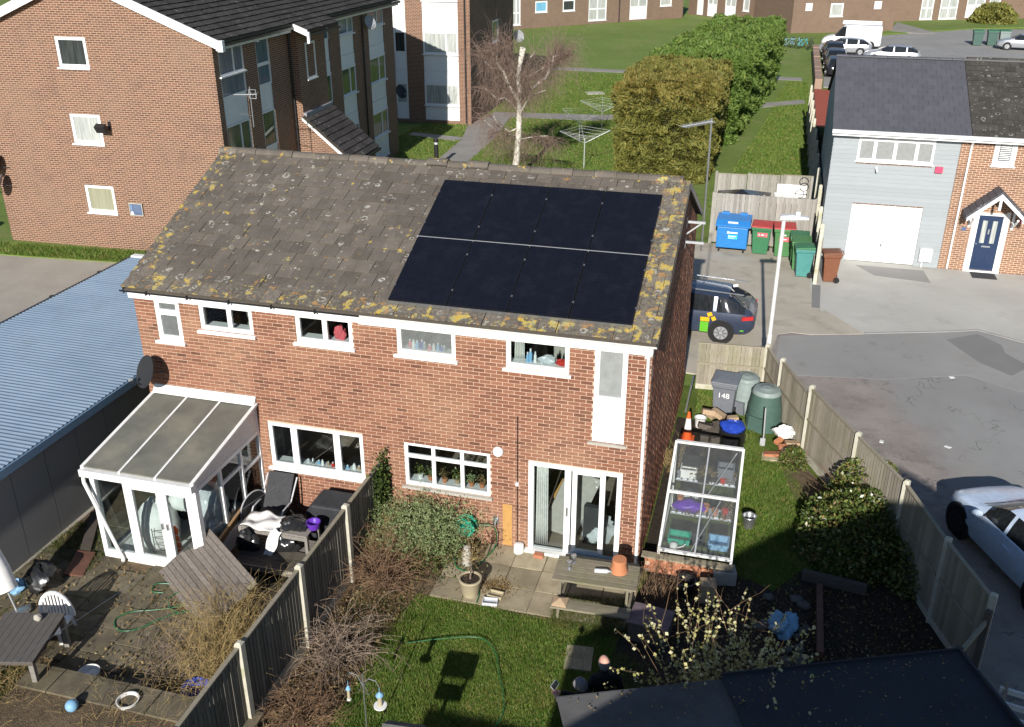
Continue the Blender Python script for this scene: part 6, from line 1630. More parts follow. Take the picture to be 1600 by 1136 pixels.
# hose reel with hose, tap, green hose on patio and lawn
t = thing('hose_reel', 'turquoise-green hose reel mounted on the wall below the kitchen window', 'hose reel', (-3.42, -.01, .52))
b = B(); b.lathe([(.20, -.30), (.21, -.28), (.20, -.27), (.10, -.265), (.10, -.13), (.20, -.125), (.21, -.11), (.20, -.09), (.001, -.09)], 28, axis='y'); b.build('reel', M['reel_green'], t, smooth=True)
b = B(); b.lathe([(.15, -.25), (.165, -.24), (.165, -.15), (.15, -.14)], 20, axis='y'); b.build('wound_hose', M['hose_green'], t, smooth=True)
B().box(-.05, .05, -.088, .0, -.1, .1).build('wall_bracket', M['reel_green'], t)
b = B(); b.tube([(-2.85, -.01, .62), (-2.85, -.10, .62), (-2.85, -.12, .54)], .018, 8); b.box(-2.92, -2.80, -.015, -.002, .52, .70); tag(b.build('outside_tap', M['steel']), 'outside tap on a grey backplate beside the hose reel', 'tap')
hose('hose', 'green hose running from the outside tap down across the front patio', [(-3.2, -.18, .55), (-2.95, -.15, .56), (-2.82, -.14, .45), (-2.83, -.2, .1), (-2.95, -.6, .045), (-3.0, -1.0, .045), (-2.75, -1.5, .045), (-2.7, -1.85, .045)], r=.013)
hose('hose', 'green hose looped round the stone garden figure', [(-3.15, -.55, .2), (-3.4, -.6, .32), (-3.48, -.75, .2), (-3.38, -.95, .05), (-3.15, -1.0, .045)], r=.013)
hose('hose', 'thin green hose curving over the middle of the lawn', [(-3.55, -3.22, .06), (-3.0, -2.98, .08), (-2.36, -2.78, .08), (-2.0, -3.05, .08), (-1.8, -3.5, .07), (-1.6, -3.95, .07), (-1.5, -4.3, .07), (-1.55, -4.75, .06)], 'hose_green', .008)
# bird feeders and bird table
t = thing('bird_feeder', 'bird feeder pole with two hanging seed feeders on the lawn', 'bird feeder', (-3.29, -5.5, 0), -8)
b = B(); b.tube([(0, 0, 0), (0, 0, 1.46)], .010, 8)
for s in (-1, 1): b.tube([(0, 0, 1.25), (s * .1, 0, 1.42), (s * .22, 0, 1.42), (s * .27, 0, 1.33)], .006, 6); b.tube([(0, 0, 1.22), (s * .03, 0, 1.26), (s * .08, 0, 1.1)], .005, 6)
b.build('pole', M['steel'], t)
for s, z, rr, wh in ((1, 1.10, .045, 1), (-1, 1.02, .03, 0)):
    f = B(); f.tube([(s * .27, 0, z + .22), (s * .27, 0, z + .10)], .004, 4); f.lathe([(.01, z + .13), (rr * 1.3, z + .08), (rr * 1.3, z + .06), (rr, z + .06)], 14, (s * .27, 0, 0)); o = f.build('feeder_cap', M['light_blue'], t, smooth=True)
    B().lathe([(rr * .8, z - .12), (rr * .8, z + .06)], 12, (s * .27, 0, 0)).build('seed_tube', M['glazed_cream'], t, smooth=True)
    B().lathe([(.001, z - .14), (rr * (2.2 if wh else 1.1), z - .14), (rr * (2.2 if wh else 1.1), z - .121), (.001, z - .121)], 18, (s * .27, 0, 0)).build('tray', M['cloth_white'], t)
t = thing('bird_table', 'grey-roofed wooden bird table at the bottom edge of the lawn', 'bird table', (-2.38, -6.25, 0), 5)
b = B(); b.bar((0, 0, .02), (0, 0, 1.0), .06); b.bar((-.25, 0, .03), (.25, 0, .03), .05); b.bar((0, -.25, .03), (0, .25, .03), .05); b.build('post', M['rail_wood'], t)
B().box(-.22, .22, -.17, .17, 1.0, 1.03).build('tray', M['rail_wood'], t)
b = B()
for x in (-.2, .2):
    for y in (-.15, .15): b.box(x - .015, x + .015, y - .015, y + .015, 1.031, 1.28)
b.build('upright', M['rail_wood'], t)
b = B(); b.prism([(-.22, 1.26), (0, 1.42), (.22, 1.26), (.22, 1.285), (0, 1.445), (-.22, 1.285)], 'x', -.28, .28); b.build('roof', M['felt'], t)
# ------------------------------------------------------------------ lean-to greenhouse at the house end
gr = thing('greenhouse', 'lean-to glass greenhouse with white frame on a low brick base by the house end wall', 'greenhouse', (0, 0, 0))
GX0, GX1 = .36, 1.72
P0 = Vector((0, .10, .46)); P1 = Vector((0, 2.35, 1.60)); Pm = P0.lerp(P1, .52)
b = B()
for i in range(6): b.box(.22 + i * .2, .22 + i * .2 + .192, -.06, .04, .0, .075); b.box(.12 + i * .2, .12 + i * .2 + .192, -.06, .04, .085, .16); b.box(.22 + i * .2, .22 + i * .2 + .192, -.06, .04, .17, .245); b.box(.12 + i * .2, .12 + i * .2 + .192, -.06, .04, .255, .33)
b.build('brick_base', M['clay_brick'], gr, kind='stuff')
B().box(.13, 1.34, -.05, .03, .0, .32).build('base_mortar', M['mortar'], gr)
B().box(.05, 1.78, -.08, .10, .332, .37).build('base_coping', M['slab'], gr)
b = B()
for x in (GX0, GX1):
    b.bar((x, P0.y, P0.z), (x, P1.y, P1.z), .05, .05, up=(0, -.45, .9)); b.bar((x, P1.y, 0), (x, P1.y, P1.z), .05); b.bar((x, P0.y, .37), (x, P0.y, P0.z), .05); b.bar((x, P0.y, .40), (x, P1.y, .40), .05)
for P, w in ((P0, .06), (P1, .08), (Pm, .06)): b.bar((GX0, P.y, P.z), (GX1, P.y, P.z), w, .05)
b.build('frame', M['white_old'], gr)
xm = (GX0 + GX1) / 2
b = B(); b.bar((xm, P0.y, P0.z + .005), (xm, P1.y, P1.z + .005), .028, .03, up=(0, -.45, .9))
b.bar((xm + .08, Pm.y + .1, Pm.z - .05), (GX1 - .12, P1.y - .1, P1.z - .05), .016); b.bar((xm - .1, P0.y + .1, P0.z - .05), (xm + .35, Pm.y - .05, Pm.z - .05), .016); b.build('glazing_bar', M['alu'], gr)
sl_ = (P1 - P0).normalized(); nn_ = Vector((0, -sl_.z, sl_.y))
def gpane(a, c, x0, x1):
    q = [Vector((x0, a.y, a.z)), Vector((x1, a.y, a.z)), Vector((x1, c.y, c.z)), Vector((x0, c.y, c.z))]
    B().add(q + [v + nn_ * .004 for v in q], [(3, 2, 1, 0), (4, 5, 6, 7), (0, 1, 5, 4), (1, 2, 6, 5), (2, 3, 7, 6), (3, 0, 4, 7)]).build('pane', M['glass_greenhouse'], gr)
for a, c in ((P0, Pm), (Pm, P1)):
    gpane(a, c, GX0 + .02, xm - .012); gpane(a, c, xm + .012, GX1 - .02)
for x in (GX0, GX1):
    b = B(); b.prism([(P0.y, .42), (P1.y, .42), (P1.y, P1.z - .02), (P0.y, P0.z - .01)], 'x', x - .003, x + .003); b.build('side_pane', M['glass_greenhouse'], gr)
b = B()
for y, z in ((1.9, .95), (1.15, .62)): b.box(GX0 + .08, GX1 - .08, y - .02, y + .02, z, z + .03); b.box(GX0 + .08, GX1 - .08, y + .28, y + .32, z, z + .03)
for i in range(10): b.box(GX0 + .1 + i * .12, GX0 + .18 + i * .12, 1.9, 2.2, .98, 1.0); b.box(GX0 + .1 + i * .12, GX0 + .18 + i * .12, 1.15, 1.45, .65, .67)
b.build('staging_slat', M['alu'], gr, kind='stuff')
def crate(name, label, c, s, mat, rz=0, lip=.02, cat='crate'):
    t = thing(name, label, cat, c, rz); x, y, z = s[0] / 2, s[1] / 2, s[2]
    b = B(); b.box(-x, x, -y, y, 0, .012); b.box(-x, -x + .012, -y, y, .0121, z); b.box(x - .012, x, -y, y, .0121, z); b.box(-x + .0121, x - .0121, -y, -y + .012, .0121, z); b.box(-x + .0121, x - .0121, y - .012, y, .0121, z)
    b.build('tub', M[mat], t); b = B(); b.box(-x - lip, -x - .001, -y - lip, y + lip, z - .03, z); b.box(x + .001, x + lip, -y - lip, y + lip, z - .03, z); b.box(-x, x, -y - lip, -y - .001, z - .03, z); b.box(-x, x, y + .001, y + lip, z - .03, z); b.build('rim', M[mat], t)
    return t
crate('crate', 'white plastic crate on the upper left staging in the greenhouse', (.68, 2.05, 1.0), (.3, .25, .2), 'cloth_white')
crate('crate', 'black seed trays stacked behind the white crate in the greenhouse', (.70, 2.1, 1.25), (.32, .26, .12), 'black')
crate('storage_bin', 'grey lidded plastic bin on the upper right staging in the greenhouse', (1.42, 2.05, 1.0), (.3, .26, .34), 'grey_bin')
crate('crate', 'green plastic tray on the lower left of the greenhouse', (.70, .55, .42), (.4, .3, .12), 'reel_green')
crate('crate', 'pale blue plastic tub on the lower right of the greenhouse', (1.45, .55, .42), (.36, .32, .14), 'light_blue')
bag('compost_bag', 'purple bag of compost on the middle staging in the greenhouse', 'compost bag', (.78, 1.3, .67), (.32, .17, .12), 'purple', 41, .1)
bag('plastic_bag', 'crumpled white plastic bag in the middle of the greenhouse', 'bag', (.75, 1.72, .62), (.2, .12, .12), 'bag_clear', 42, .25)
b = B(); b.lathe([(.07, 0), (.08, .12), (.03, .15)], 12, (.62, .28, .38)); b.tube([(.68, .28, .42), (.80, .28, .48), (.84, .28, .54)], .012, 6); tag(b.build('watering_can', M['cloth_white'], smooth=True), 'white and orange watering can at the front corner of the greenhouse', 'watering can')
for i, (x, y, z, lab) in enumerate(((1.30, 1.25, .67, 'orange plastic flowerpot on the middle staging of the greenhouse, third from right'), (1.5, 1.3, .67, 'red flowerpot nearest the right-hand glass of the greenhouse'), (1.38, 1.93, 1.0, 'small red pot in front of the grey bin in the greenhouse'), (.6, 1.35, .80, 'terracotta pot standing behind the purple compost bag'))):
    b = B(); b.lathe([(.045, 0), (.065, .1), (.07, .12), (.05, .12)], 14, (x, y, z)); tag(b.build('flower_pot', M['red' if i in (1, 2) else 'terracotta'], smooth=True), lab, 'pot')
t = thing('dried_plant', 'dead potted plant on the middle staging behind the greenhouse glass', 'plant', (1.05, 2.05, 1.0))
q, _ = strands(np.zeros((60, 3)), rng.normal(size=(60, 3)) * .5 + np.array([0, 0, .8]), .3, np.full(60, .8), 4, .01); soup('stems', q, M['twig_straw'], t)
B().lathe([(.07, -.0), (.09, .12), (.08, .12)], 12).build('pot', M['black'], t)
# ------------------------------------------------------------------ wheelie bins
def wheelie(label, loc, rz, body, lid, w=.52, d=.58, h=.92, group=None, number=None, stickers=()):
    t = thing('wheelie_bin', label, 'wheelie bin', loc, rz, group)
    b = B(); wb, db = w * .40, d * .36; wt, dt = w * .5, d * .5
    z0, z1 = .03, h
    def ring(k, z, e=0): return [(-k[0] - e, -k[1] - e, z), (k[0] + e, -k[1] - e, z), (k[0] + e, k[1] + e, z), (-k[0] - e, k[1] + e, z)]
    lerp = lambda f: (wb + (wt - wb) * f, db + (dt - db) * f)
    vs = ring(lerp(0), z0) + ring(lerp(.88), z0 + (z1 - z0) * .88) + ring(lerp(.89), z0 + (z1 - z0) * .89, .03) + ring(lerp(1), z1, .03)
    fs = [(3, 2, 1, 0)] + [(4 * k + i, 4 * k + (i + 1) % 4, 4 * k + 4 + (i + 1) % 4, 4 * k + 4 + i) for k in range(3) for i in range(4)] + [(12, 13, 14, 15)]
    b.add(vs, fs); b.build('body', M[body], t, bevel=.02)
    b = B(); e = .045
    b.add([(-wt - e, -dt - e, h + .004), (wt + e, -dt - e, h + .004), (wt + e, dt + .02, h + .004), (-wt - e, dt + .02, h + .004), (-wt - e, -dt - e, h + .05), (wt + e, -dt - e, h + .05), (wt + e, dt + .02, h + .09), (-wt - e, dt + .02, h + .09), (-wt * .6, -dt * .5, h + .085), (wt * .6, -dt * .5, h + .085), (wt * .6, dt * .7, h + .115), (-wt * .6, dt * .7, h + .115)],
          [(3, 2, 1, 0), (0, 1, 5, 4), (1, 2, 6, 5), (2, 3, 7, 6), (3, 0, 4, 7), (4, 5, 9, 8), (5, 6, 10, 9), (6, 7, 11, 10), (7, 4, 8, 11), (8, 9, 10, 11)]); b.build('lid', M[lid], t, bevel=.015)
    B().tube([(-wt * .8, dt + .02, h - .02), (-wt * .8, dt + .09, h + .03), (wt * .8, dt + .09, h + .03), (wt * .8, dt + .02, h - .02)], .016, 8).build('handle', M[lid], t)
    for s in (-1, 1): B().lathe([(.001, -.025), (.10, -.025), (.10, .025), (.001, .025)], 18, (s * (wb + .03), db + .02, .10), axis='x').build('wheel', M['rubber'], t)
    fy = lambda z: -(db + (dt - db) * (z - z0) / (z1 - z0))
    for (x, z, sw, sh, sm, txt) in stickers:
        b = B(); y0, y1 = fy(z - sh / 2) - .004, fy(z + sh / 2) - .004
        b.add([(x - sw / 2, y0, z - sh / 2), (x + sw / 2, y0, z - sh / 2), (x + sw / 2, y1, z + sh / 2), (x - sw / 2, y1, z + sh / 2), (x - sw / 2, y0 + .004, z - sh / 2), (x + sw / 2, y0 + .004, z - sh / 2), (x + sw / 2, y1 + .004, z + sh / 2), (x - sw / 2, y1 + .004, z + sh / 2)], [(0, 1, 2, 3), (7, 6, 5, 4), (0, 4, 5, 1), (1, 5, 6, 2), (2, 6, 7, 3), (3, 7, 4, 0)])
        st_ = b.build('sticker', M[sm], t)
        b = B()
        for xx, ww in txt: b.box(x + xx - ww / 2, x + xx + ww / 2, fy(z) - .009, fy(z) - .005, z - .018, z + .018)
        b.build('print', M['white'], st_)
    if number:
        me = text_mesh(number, .20); me.materials.append(M['white'])
        o = inst('number', me, t, (0, fy(.70) - .006, .70), (R(90) - math.atan((dt - db) / (z1 - z0)) * -1, 0, 0)); o.data.name = 'number'
    return t
wheelie('dark grey wheelie bin marked 148 standing by the low fence', (1.13, 6.78, 0), -6, 'grey_bin', 'grey_bin', .56, .60, 1.02, number='148')
PK = [(.0, .5, .0, .0, 'white', ())]
wheelie('green wheelie bin with red lid and pink sticker, next to the blue container', (1.52, 20.25, .01), -3, 'dark_green_bin', 'red_lid', .66, .72, 1.05, 'wheelie bins at the bin store', stickers=[(.05, .78, .36, .16, 'sticker_pink', ((-.12, .05), (.0, .10), (.13, .02)))])
wheelie('green wheelie bin with red lid and pink sticker, behind the lamp column', (2.32, 20.15, .01), 2, 'green_bin', 'red_lid', .70, .72, 1.08, 'wheelie bins at the bin store', stickers=[(.03, .70, .40, .17, 'sticker_pink', ((-.14, .05), (.0, .11), (.14, .03))), (-.02, .86, .16, .05, 'cloth_white', ())])
wheelie('green wheelie bin with grooved lid, hindmost of the three by the white-post fence', (2.86, 19.35, .01), 0, 'green_bin', 'dark_green_bin', .58, .72, 1.03, 'wheelie bins at the bin store')
wheelie('green wheelie bin, middle one of the three by the white-post fence', (2.92, 18.75, .01), 0, 'green_bin', 'green_bin', .58, .72, 1.03, 'wheelie bins at the bin store')
wheelie('turquoise wheelie bin with visible wheel, foremost by the white-post fence', (3.03, 18.05, .01), -84, 'teal_bin', 'dark_green_bin', .55, .60, 1.02, 'wheelie bins at the bin store')
wheelie('brown wheelie bin standing against the grey clad house', (3.92, 17.75, .012), -84, 'brown_bin', 'brown_bin', .52, .56, 1.0)
for i, x in enumerate((19.0, 20.3, 21.4)):
    wheelie(f'far green wheelie bin on the parking area, {("left", "middle", "right")[i]} of three', (x, 88.9 + i * .3, .02), 0, 'compost_green' if i < 2 else 'compost_pale', 'dark_green_bin', .9, .9, 1.3, 'far green bins')
t = thing('waste_container', 'big blue four-wheeled waste container against the bin fence', 'waste container', (.48, 20.35, .008), -2)
b = B(); b.prism([(-.45, .18), (.40, .18), (.46, 1.0), (-.52, 1.0)], 'x', -.56, .56); o = b.build('body', M['blue_bin'], t, bevel=.03)
o.scale = (1, 1, 1)
b = B(); b.prism([(-.58, 1.01), (-.60, 1.08), (-.30, 1.22), (.42, 1.28), (.5, 1.05), (.5, 1.01)], 'x', -.62, .62); b.build('lid', M['blue_bin'], t, bevel=.02)
b = B()
for x in (-.38, .28): b.box(x - .10, x + .16, .30, .46, 1.26, 1.33)
b.build('hinge', M['blue_bin'], t)
for x in (-.45, .45):
    for y in (-.33, .32): B().lathe([(.001, -.03), (.09, -.03), (.09, .03), (.001, .03)], 14, (x, y, .09), axis='x').build('castor', M['rubber'], t)
for s in (-1, 1): B().lathe([(.04, -.03), (.04, .05)], 10, (s * .60, -.1, .95), axis='x').build('lifting_pin', M['blue_bin'], t)
b = B(); b.box(-.18, -.10, -.53, -.506, .76, .84); b.box(-.08, .20, -.53, -.506, .775, .825); b.build('print', M['white'], t)
b = B(); b.box(-.14, .20, -.522, -.498, .56, .72); s_ = b.build('sticker', M['sticker_cyan'], t)
b = B(); b.box(-.12, -.07, -.526, -.5225, .64, .69); b.box(-.04, .14, -.526, -.5225, .65, .68); b.box(-.12, .10, -.526, -.5225, .59, .605); b.build('print', M['white'], s_)
B().obox((.0, -.46, 1.165), (.36, .05, .05), (R(27), 0, 0)).build('lid_label', M['white'], t)
# compost bins, pots and heap in the side garden
for (lab, x, y, mat, r, h) in (('pale grey-green plastic compost bin beside the grey wheelie bin', 1.62, 7.35, 'compost_pale', .40, .95), ('dark green plastic compost bin nearest the brick heap', 2.12, 6.55, 'compost_green', .44, 1.05)):
    t = thing('compost_bin', lab, 'compost bin', (x, y, 0), -25)
    b = B(); pr = [(r, 0), (r * .985, h * .27), (r * .955, h * .28), (r * .92, h * .55), (r * .89, h * .56), (r * .78, h * .86), (r * .74, h * .87)]; b.lathe(pr, 28); b.build('body', M[mat], t, smooth=True)
    b = B(); b.lathe([(r * .80, h * .875), (r * .80, h * .91), (r * .70, h * .97), (r * .30, h * .985), (r * .26, h * 1.0), (r * .05, h * 1.0)], 28); b.build('lid', M['compost_pale'], t, smooth=True)
    b = B(); b.prism([(-.2, .02), (.2, .02), (.17, h * .38), (-.17, h * .38)], 'y', -r - .03, -r * .8); b.build('hatch', M['compost_green' if mat == 'compost_green' else 'grey_bin'], t)
t = thing('traffic_cone', 'small orange and white traffic cone by the house end wall', 'traffic cone', (.38, 5.35, 0))
b = B(); b.box(-.17, .17, -.17, .17, 0, .04); b.lathe([(.11, .04), (.09, .28)], 18); b.build('base', M['orange'], t)
b = B(); b.lathe([(.088, .285), (.055, .58)], 18); b.build('white_band', M['cloth_white'], t); b = B(); b.lathe([(.053, .585), (.03, .74), (.02, .75)], 18); b.build('tip', M['orange'], t)
b = B(); b.lathe([(.11, 0), (.14, .26), (.15, .27), (.13, .27), (.12, .1)], 18, (.62, 6.05, 0)); tag(b.build('bucket', M['cloth_white'], smooth=True), 'white bucket beside the traffic cone', 'bucket')
b = B(); b.lathe([(.24, 0), (.30, .55), (.31, .57), (.28, .57), (.26, .50), (.001, .50)], 24, (1.42, 5.15, 0)); tag(b.build('water_tub', M['black'], smooth=True), 'big black round tub behind the greenhouse', 'tub')
bag('plastic_bag', 'bright blue and clear plastic bag stuffed on the black tub', 'bag', (1.42, 5.15, .5), (.29, .27, .15), 'cobalt', 51, .15)
tag(B().obox((1.40, 5.3, .74), (.24, .14, .10), (0, 0, .4)).build('concrete_block', M['cardboard']), 'buff block lying on the blue bag on the tub', 'block')
pile = [(0.80, 5.85, .55, .2), (1.05, 5.85, .52, -.5), (.92, 6.0, .44, .9), (.75, 5.6, .28, .1), (.98, 5.5, .24, -.2), (1.1, 5.65, .33, .4), (.85, 5.35, .12, .0), (1.08, 5.3, .15, .3)]
for i, (x, y, z, a) in enumerate(pile):
    o = B().obox((0, 0, 0), (.30, .20, .12)).build('block', M['cardboard' if i < 3 else 'dark_wood']); o.location = (x, y, z); o.rotation_euler = (random.uniform(-.3, .3), random.uniform(-.3, .3), a)
    tag(o, ('buff clay block on top of the pile by the grey bin', 'buff block tilted against the topmost one of the pile', 'buff block at the back of the pile by the grey bin', 'dark timber offcut at the left of the pile behind the greenhouse', 'dark timber offcut at the pile front behind the greenhouse', 'dark timber offcut at the right of the pile behind the greenhouse', 'lowest dark offcut at the left foot of the pile', 'lowest dark offcut at the right foot of the pile')[i], 'block', 'blocks and offcuts piled behind the greenhouse')
tag(B().box(.70, 1.15, 5.25, 5.95, 0, .20).build('pallet_box', M['dark_wood']), 'dark wooden box under the pile of blocks', 'box')
tag(B().obox((.25, 6.9, .45), (.04, .55, .8), (0, .12, 0)).build('wire_grille', M['zinc_galv']), 'grey metal sheet leaning on the house end wall near the bin', 'metal sheet')
b = B(); b.tube([(2.16, 5.55, .0), (2.12, 5.62, .95)], .018, 8); b.box(2.08, 2.20, 5.5, 5.53, 0, .2); tag(b.build('spade', M['alu']), 'spade with pale handle leaning on the dark green compost bin', 'spade')
hp = [(2.40, 5.05, .06, 0, 'clay_brick', 'orange brick at the front of the heap by the fence', .42, .24), (2.62, 5.3, .16, .4, 'clay_brick', 'red brick half buried in the heap by the fence', .24, .12), (2.78, 5.15, .14, -.3, 'stone', 'grey stone slab leaning in the heap by the fence', .36, .2), (2.5, 5.45, .22, .9, 'terracotta', 'broken terracotta piece on the heap by the fence', .22, .12), (2.85, 5.45, .2, .2, 'cardboard', 'buff slab on the right of the heap by the fence', .4, .22), (2.66, 5.0, .09, .15, 'stone', 'pale rounded stone at the front of the heap by the fence', .16, .12), (2.38, 4.95, .02, 0, 'glazed_cream', 'pale flat stone under the orange brick of the heap', .46, .3)]
for x, y, z, a, m_, lab, sx, sy in hp:
    o = B().obox((0, 0, 0), (sx, sy, .09)).build('rubble_piece', M[m_], bevel=.01); o.location = (x, y, z); o.rotation_euler = (random.uniform(-.25, .25), random.uniform(-.2, .2), a); tag(o, lab, 'rubble', 'rubble heap by the fence')
bag('plastic_bag', 'white crumpled plastic bag on the heap beside the green compost bin', 'bag', (2.62, 5.72, .22), (.24, .2, .15), 'cloth_white', 61, .22)
t = thing('bucket', 'galvanised bucket standing on the grass right of the greenhouse', 'bucket', (1.99, 1.98, 0))
b = B(); b.lathe([(.10, 0), (.14, .27), (.15, .28), (.145, .29), (.13, .27), (.095, .02)], 22); b.build('pail', M['zinc_galv'], t, smooth=True)
B().tube([(.145 * math.cos(a), .02 + .06 * math.sin(a), .28 + .03 * math.sin(a)) for a in np.linspace(0, math.pi, 12)], .006, 6).build('handle', M['steel'], t)
# shaded bed: leftover timber, stones, plastic bag
tag(B().bar((3.36, .2, .12), (3.34, -1.75, .16), .11, .13).build('timber_post', M['rust_timber']), 'long brown timber post lying in the shaded bed', 'post')
tag(B().bar((3.05, .45, .15), (4.2, .28, .15), .12, .2).build('sleeper', M['dark_wood']), 'dark sleeper edging at the head of the shaded bed', 'sleeper')
bag('plastic_bag', 'pale blue plastic bag lying in the shaded bed by the long timber', 'bag', (2.72, -1.15, .03), (.25, .26, .20), 'light_blue', 71, .22)
tag(B().obox((1.36, -.62, .22), (.28, .26, .4), (.05, .02, .2)).build('stone_block', M['cardboard']), 'upright buff stone block in the dark bed before the greenhouse', 'block')
for i in range(16):
    x, y = (rng.uniform(2.3, 2.45), rng.uniform(2.95, 3.2), rng.uniform(2.4, 3.1), rng.uniform(2.4, 3.1))[i // 4], (rng.uniform(-1.6, -.6), rng.uniform(-1.6, -.6), rng.uniform(-2.1, -1.6), rng.uniform(-.7, -.2))[i // 4]
    o = blob((rng.uniform(.06, .13), rng.uniform(.06, .11), rng.uniform(.05, .08)), 80 + i, 7, .15).build('stone', M['stone_shaded'], smooth=True); o.location = (x, y, .06)
    tag(o, ('grey', 'pale', 'rough', 'flat')[i % 4] + ' rounded stone ' + ('left', 'right', 'front', 'back')[i // 4] + ' of the pale blue bag in the shaded bed', 'stone', 'stones heaped in the shaded bed')
b = B(); b.lathe([(.14, 0), (.19, .3), (.2, .32), (.17, .32), (.15, .1)], 18, (.95, -.55, .02)); tag(b.build('plant_pot', M['black'], smooth=True), 'empty dark pot in the shade before the greenhouse base', 'pot')
tag(B().obox((1.62, .02, .15), (.42, .3, .3), (0, 0, .2)).build('concrete_block', M['stone']), 'grey concrete block at the right end of the greenhouse base', 'block')

# ------------------------------------------------------------------ sheds at the bottom
def shed(label, loc, rz, w, d, h, mat, trim):
    t = thing('shed', label, 'shed', loc, rz)
    k = int(w / .15)
    for i in range(k): B().box(i * w / k + .003, (i + 1) * w / k - .003, -d + .0, -d + .02, 0, h - .1).build('board', M['dark_wood'], t)
    for i in range(k): B().box(i * w / k + .003, (i + 1) * w / k - .003, -.02, .0, 0, h - .02).build('board', M['dark_wood'], t)
    b = B(); b.box(.0, .02, -d + .021, -.021, 0, h - .06); b.box(w - .02, w, -d + .021, -.021, 0, h - .06); b.build('side_wall', M['dark_wood'], t)
    b = B(); b.prism([(-d - .1, h - .14), (.08, h - .02), (.08, h), (-d - .1, h - .12)], 'x', -.08, w + .08); b.build('roof', M[mat], t)
    b = B(); b.box(-.08, w + .08, .0801, .10, h - .07, h + (.035 if trim else -.005))
    if trim: b.box(w + .0801, w + .12, -d - .1, .10, h - .10, h + .03)
    b.build('roof_edge', M['felt_blue' if trim else 'felt'], t)
    return t
shed('small shed with dusty grey felt roof at the bottom edge, beside the people', (-.20, -5.98, 0), 23.5, 2.2, 3.2, 2.2, 'felt', False)
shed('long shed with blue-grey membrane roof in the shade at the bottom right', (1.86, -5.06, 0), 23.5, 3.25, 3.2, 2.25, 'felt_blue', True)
t = thing('slatted_pallet', 'white-painted slatted pallet propped at the bottom right corner', 'pallet', (5.80, -2.8, .5), -12)
for i, z in enumerate((.0, .16, .30, .42)): B().box(0, 1.1, -.02 - i * .12, .02 - i * .12, .45 - z, .54 - z).build('slat', M['cloth_white'], t)
b = B(); b.bar((.08, .04, .6), (.08, -.45, -.4), .05); b.bar((.9, .04, .6), (.9, -.45, -.4), .05); b.build('bearer', M['rail_wood'], t)
# ------------------------------------------------------------------ lamp column, bollard, aerials, clothes dryers
t = thing('lamp_column', 'slim white street lamp column behind the garden fence corner', 'street lamp', (2.07, 9.5, 0))
b = B(); b.tube([(0, 0, 0), (0, 0, 1.2), (.0, 0, 1.21), (0, 0, 4.42)], [.07, .07, .055, .05], 14); b.build('column', M['post_paint'], t, smooth=True)
b = B(); b.prism([(-.10, 4.40), (.62, 4.46), (.60, 4.52), (.2, 4.56), (-.10, 4.52)], 'y', -.10, .10); b.build('lantern', M['post_paint'], t, bevel=.02)
B().box(.28, .38, -.05, .05, 4.55, 4.64).build('photocell', M['white'], t)
t = thing('bollard', 'black bollard light with pale ring beside the path beyond the roof', 'bollard', (-14.5, 29.6, 0))
b = B(); b.lathe([(.11, 0), (.11, 1.15)], 16); b.build('column', M['black'], t); b = B(); b.lathe([(.09, 1.16), (.09, 1.26)], 16); b.build('lens', M['bag_clear'], t); b = B(); b.lathe([(.12, 1.27), (.12, 1.42), (.10, 1.45)], 16); b.build('cap', M['black'], t)
t = thing('tv_aerial', 'tall television aerial pole bracketed to the end wall of the solar roof house', 'aerial', (.36, 4.9, 0))
yb = .0
b = B(); b.tube([(0, 0, 4.9), (-.02, .0, 7.72)], .02, 8); b.build('pole', M['steel'], t, smooth=True)
b = B()
for z in (5.05, 5.5): b.box(-.355, .04, -.02, .02, z, z + .05); b.box(-.355, -.345, -.03, .03, z - .12, z + .12)
b.bar((-.35, 0, 5.25), (-.05, 0, 5.5), .03); b.build('bracket', M['alu'], t)
b = B(); a0, a1 = Vector((-.02, 0, 7.66)), Vector((-.55, -.5, 7.62)); b.tube([a0, a1], .012, 6)
dv = (a1 - a0).normalized(); sd = dv.cross(Vector((0, 0, 1))).normalized()
for i in range(12):
    c = a0.lerp(a1, i / 11); b.tube([c - sd * .14, c + sd * .14], .005, 4)
b.build('yagi', M['alu'], t)
t = thing('tv_aerial', 'small television aerial pointing left from a pole at the flats corner', 'aerial', (-16.3, 15.6, 0))
b = B(); b.tube([(0, 0, 4.6), (0, 0, 6.0)], .02, 6); b.tube([(-.6, .2, 5.0), (0, 0, 5.0)], .015, 5); b.build('pole', M['steel'], t)
b = B(); a0, a1 = Vector((.25, 0, 5.75)), Vector((-1.35, -.1, 5.68)); b.tube([a0, a1], .014, 5)
for i in range(15):
    c = a0.lerp(a1, i / 14); b.tube([c + Vector((0, -.10, -.06)), c + Vector((0, .10, .06))], .006, 4)
b.tube([(.22, 0, 5.60), (.22, 0, 5.90), (-.05, 0, 5.9), (-.05, 0, 5.6), (.22, 0, 5.6)], .014, 4); b.build('yagi', M['alu'], t)
def dryer(label, loc, rz, h, rad):
    t = thing('rotary_dryer', label, 'rotary clothes dryer', loc, rz, 'rotary clothes dryers on the communal lawn')
    B().tube([(0, 0, 0), (0, 0, h)], .025, 8).build('pole', M['alu'], t)
    tips = []
    for k in range(4):
        a = k * math.pi / 2; tip = Vector((rad * math.cos(a), rad * math.sin(a), h + .35)); tips.append(tip)
        B().tube([(0, 0, h - .25), tip], .011, 6).build('arm', M['alu'], t)
    b = B()
    for f in (.45, .65, .85, 1.0):
        q = [Vector((0, 0, h - .25)).lerp(p, f) for p in tips]; b.tube(q + [q[0]], .004, 4)
    b.build('line', M['white'], t)
dryer('nearest rotary clothes dryer on the lawn left of the gold hedge', (-7.41, 31.37, 0), 20, 1.5, 1.25)
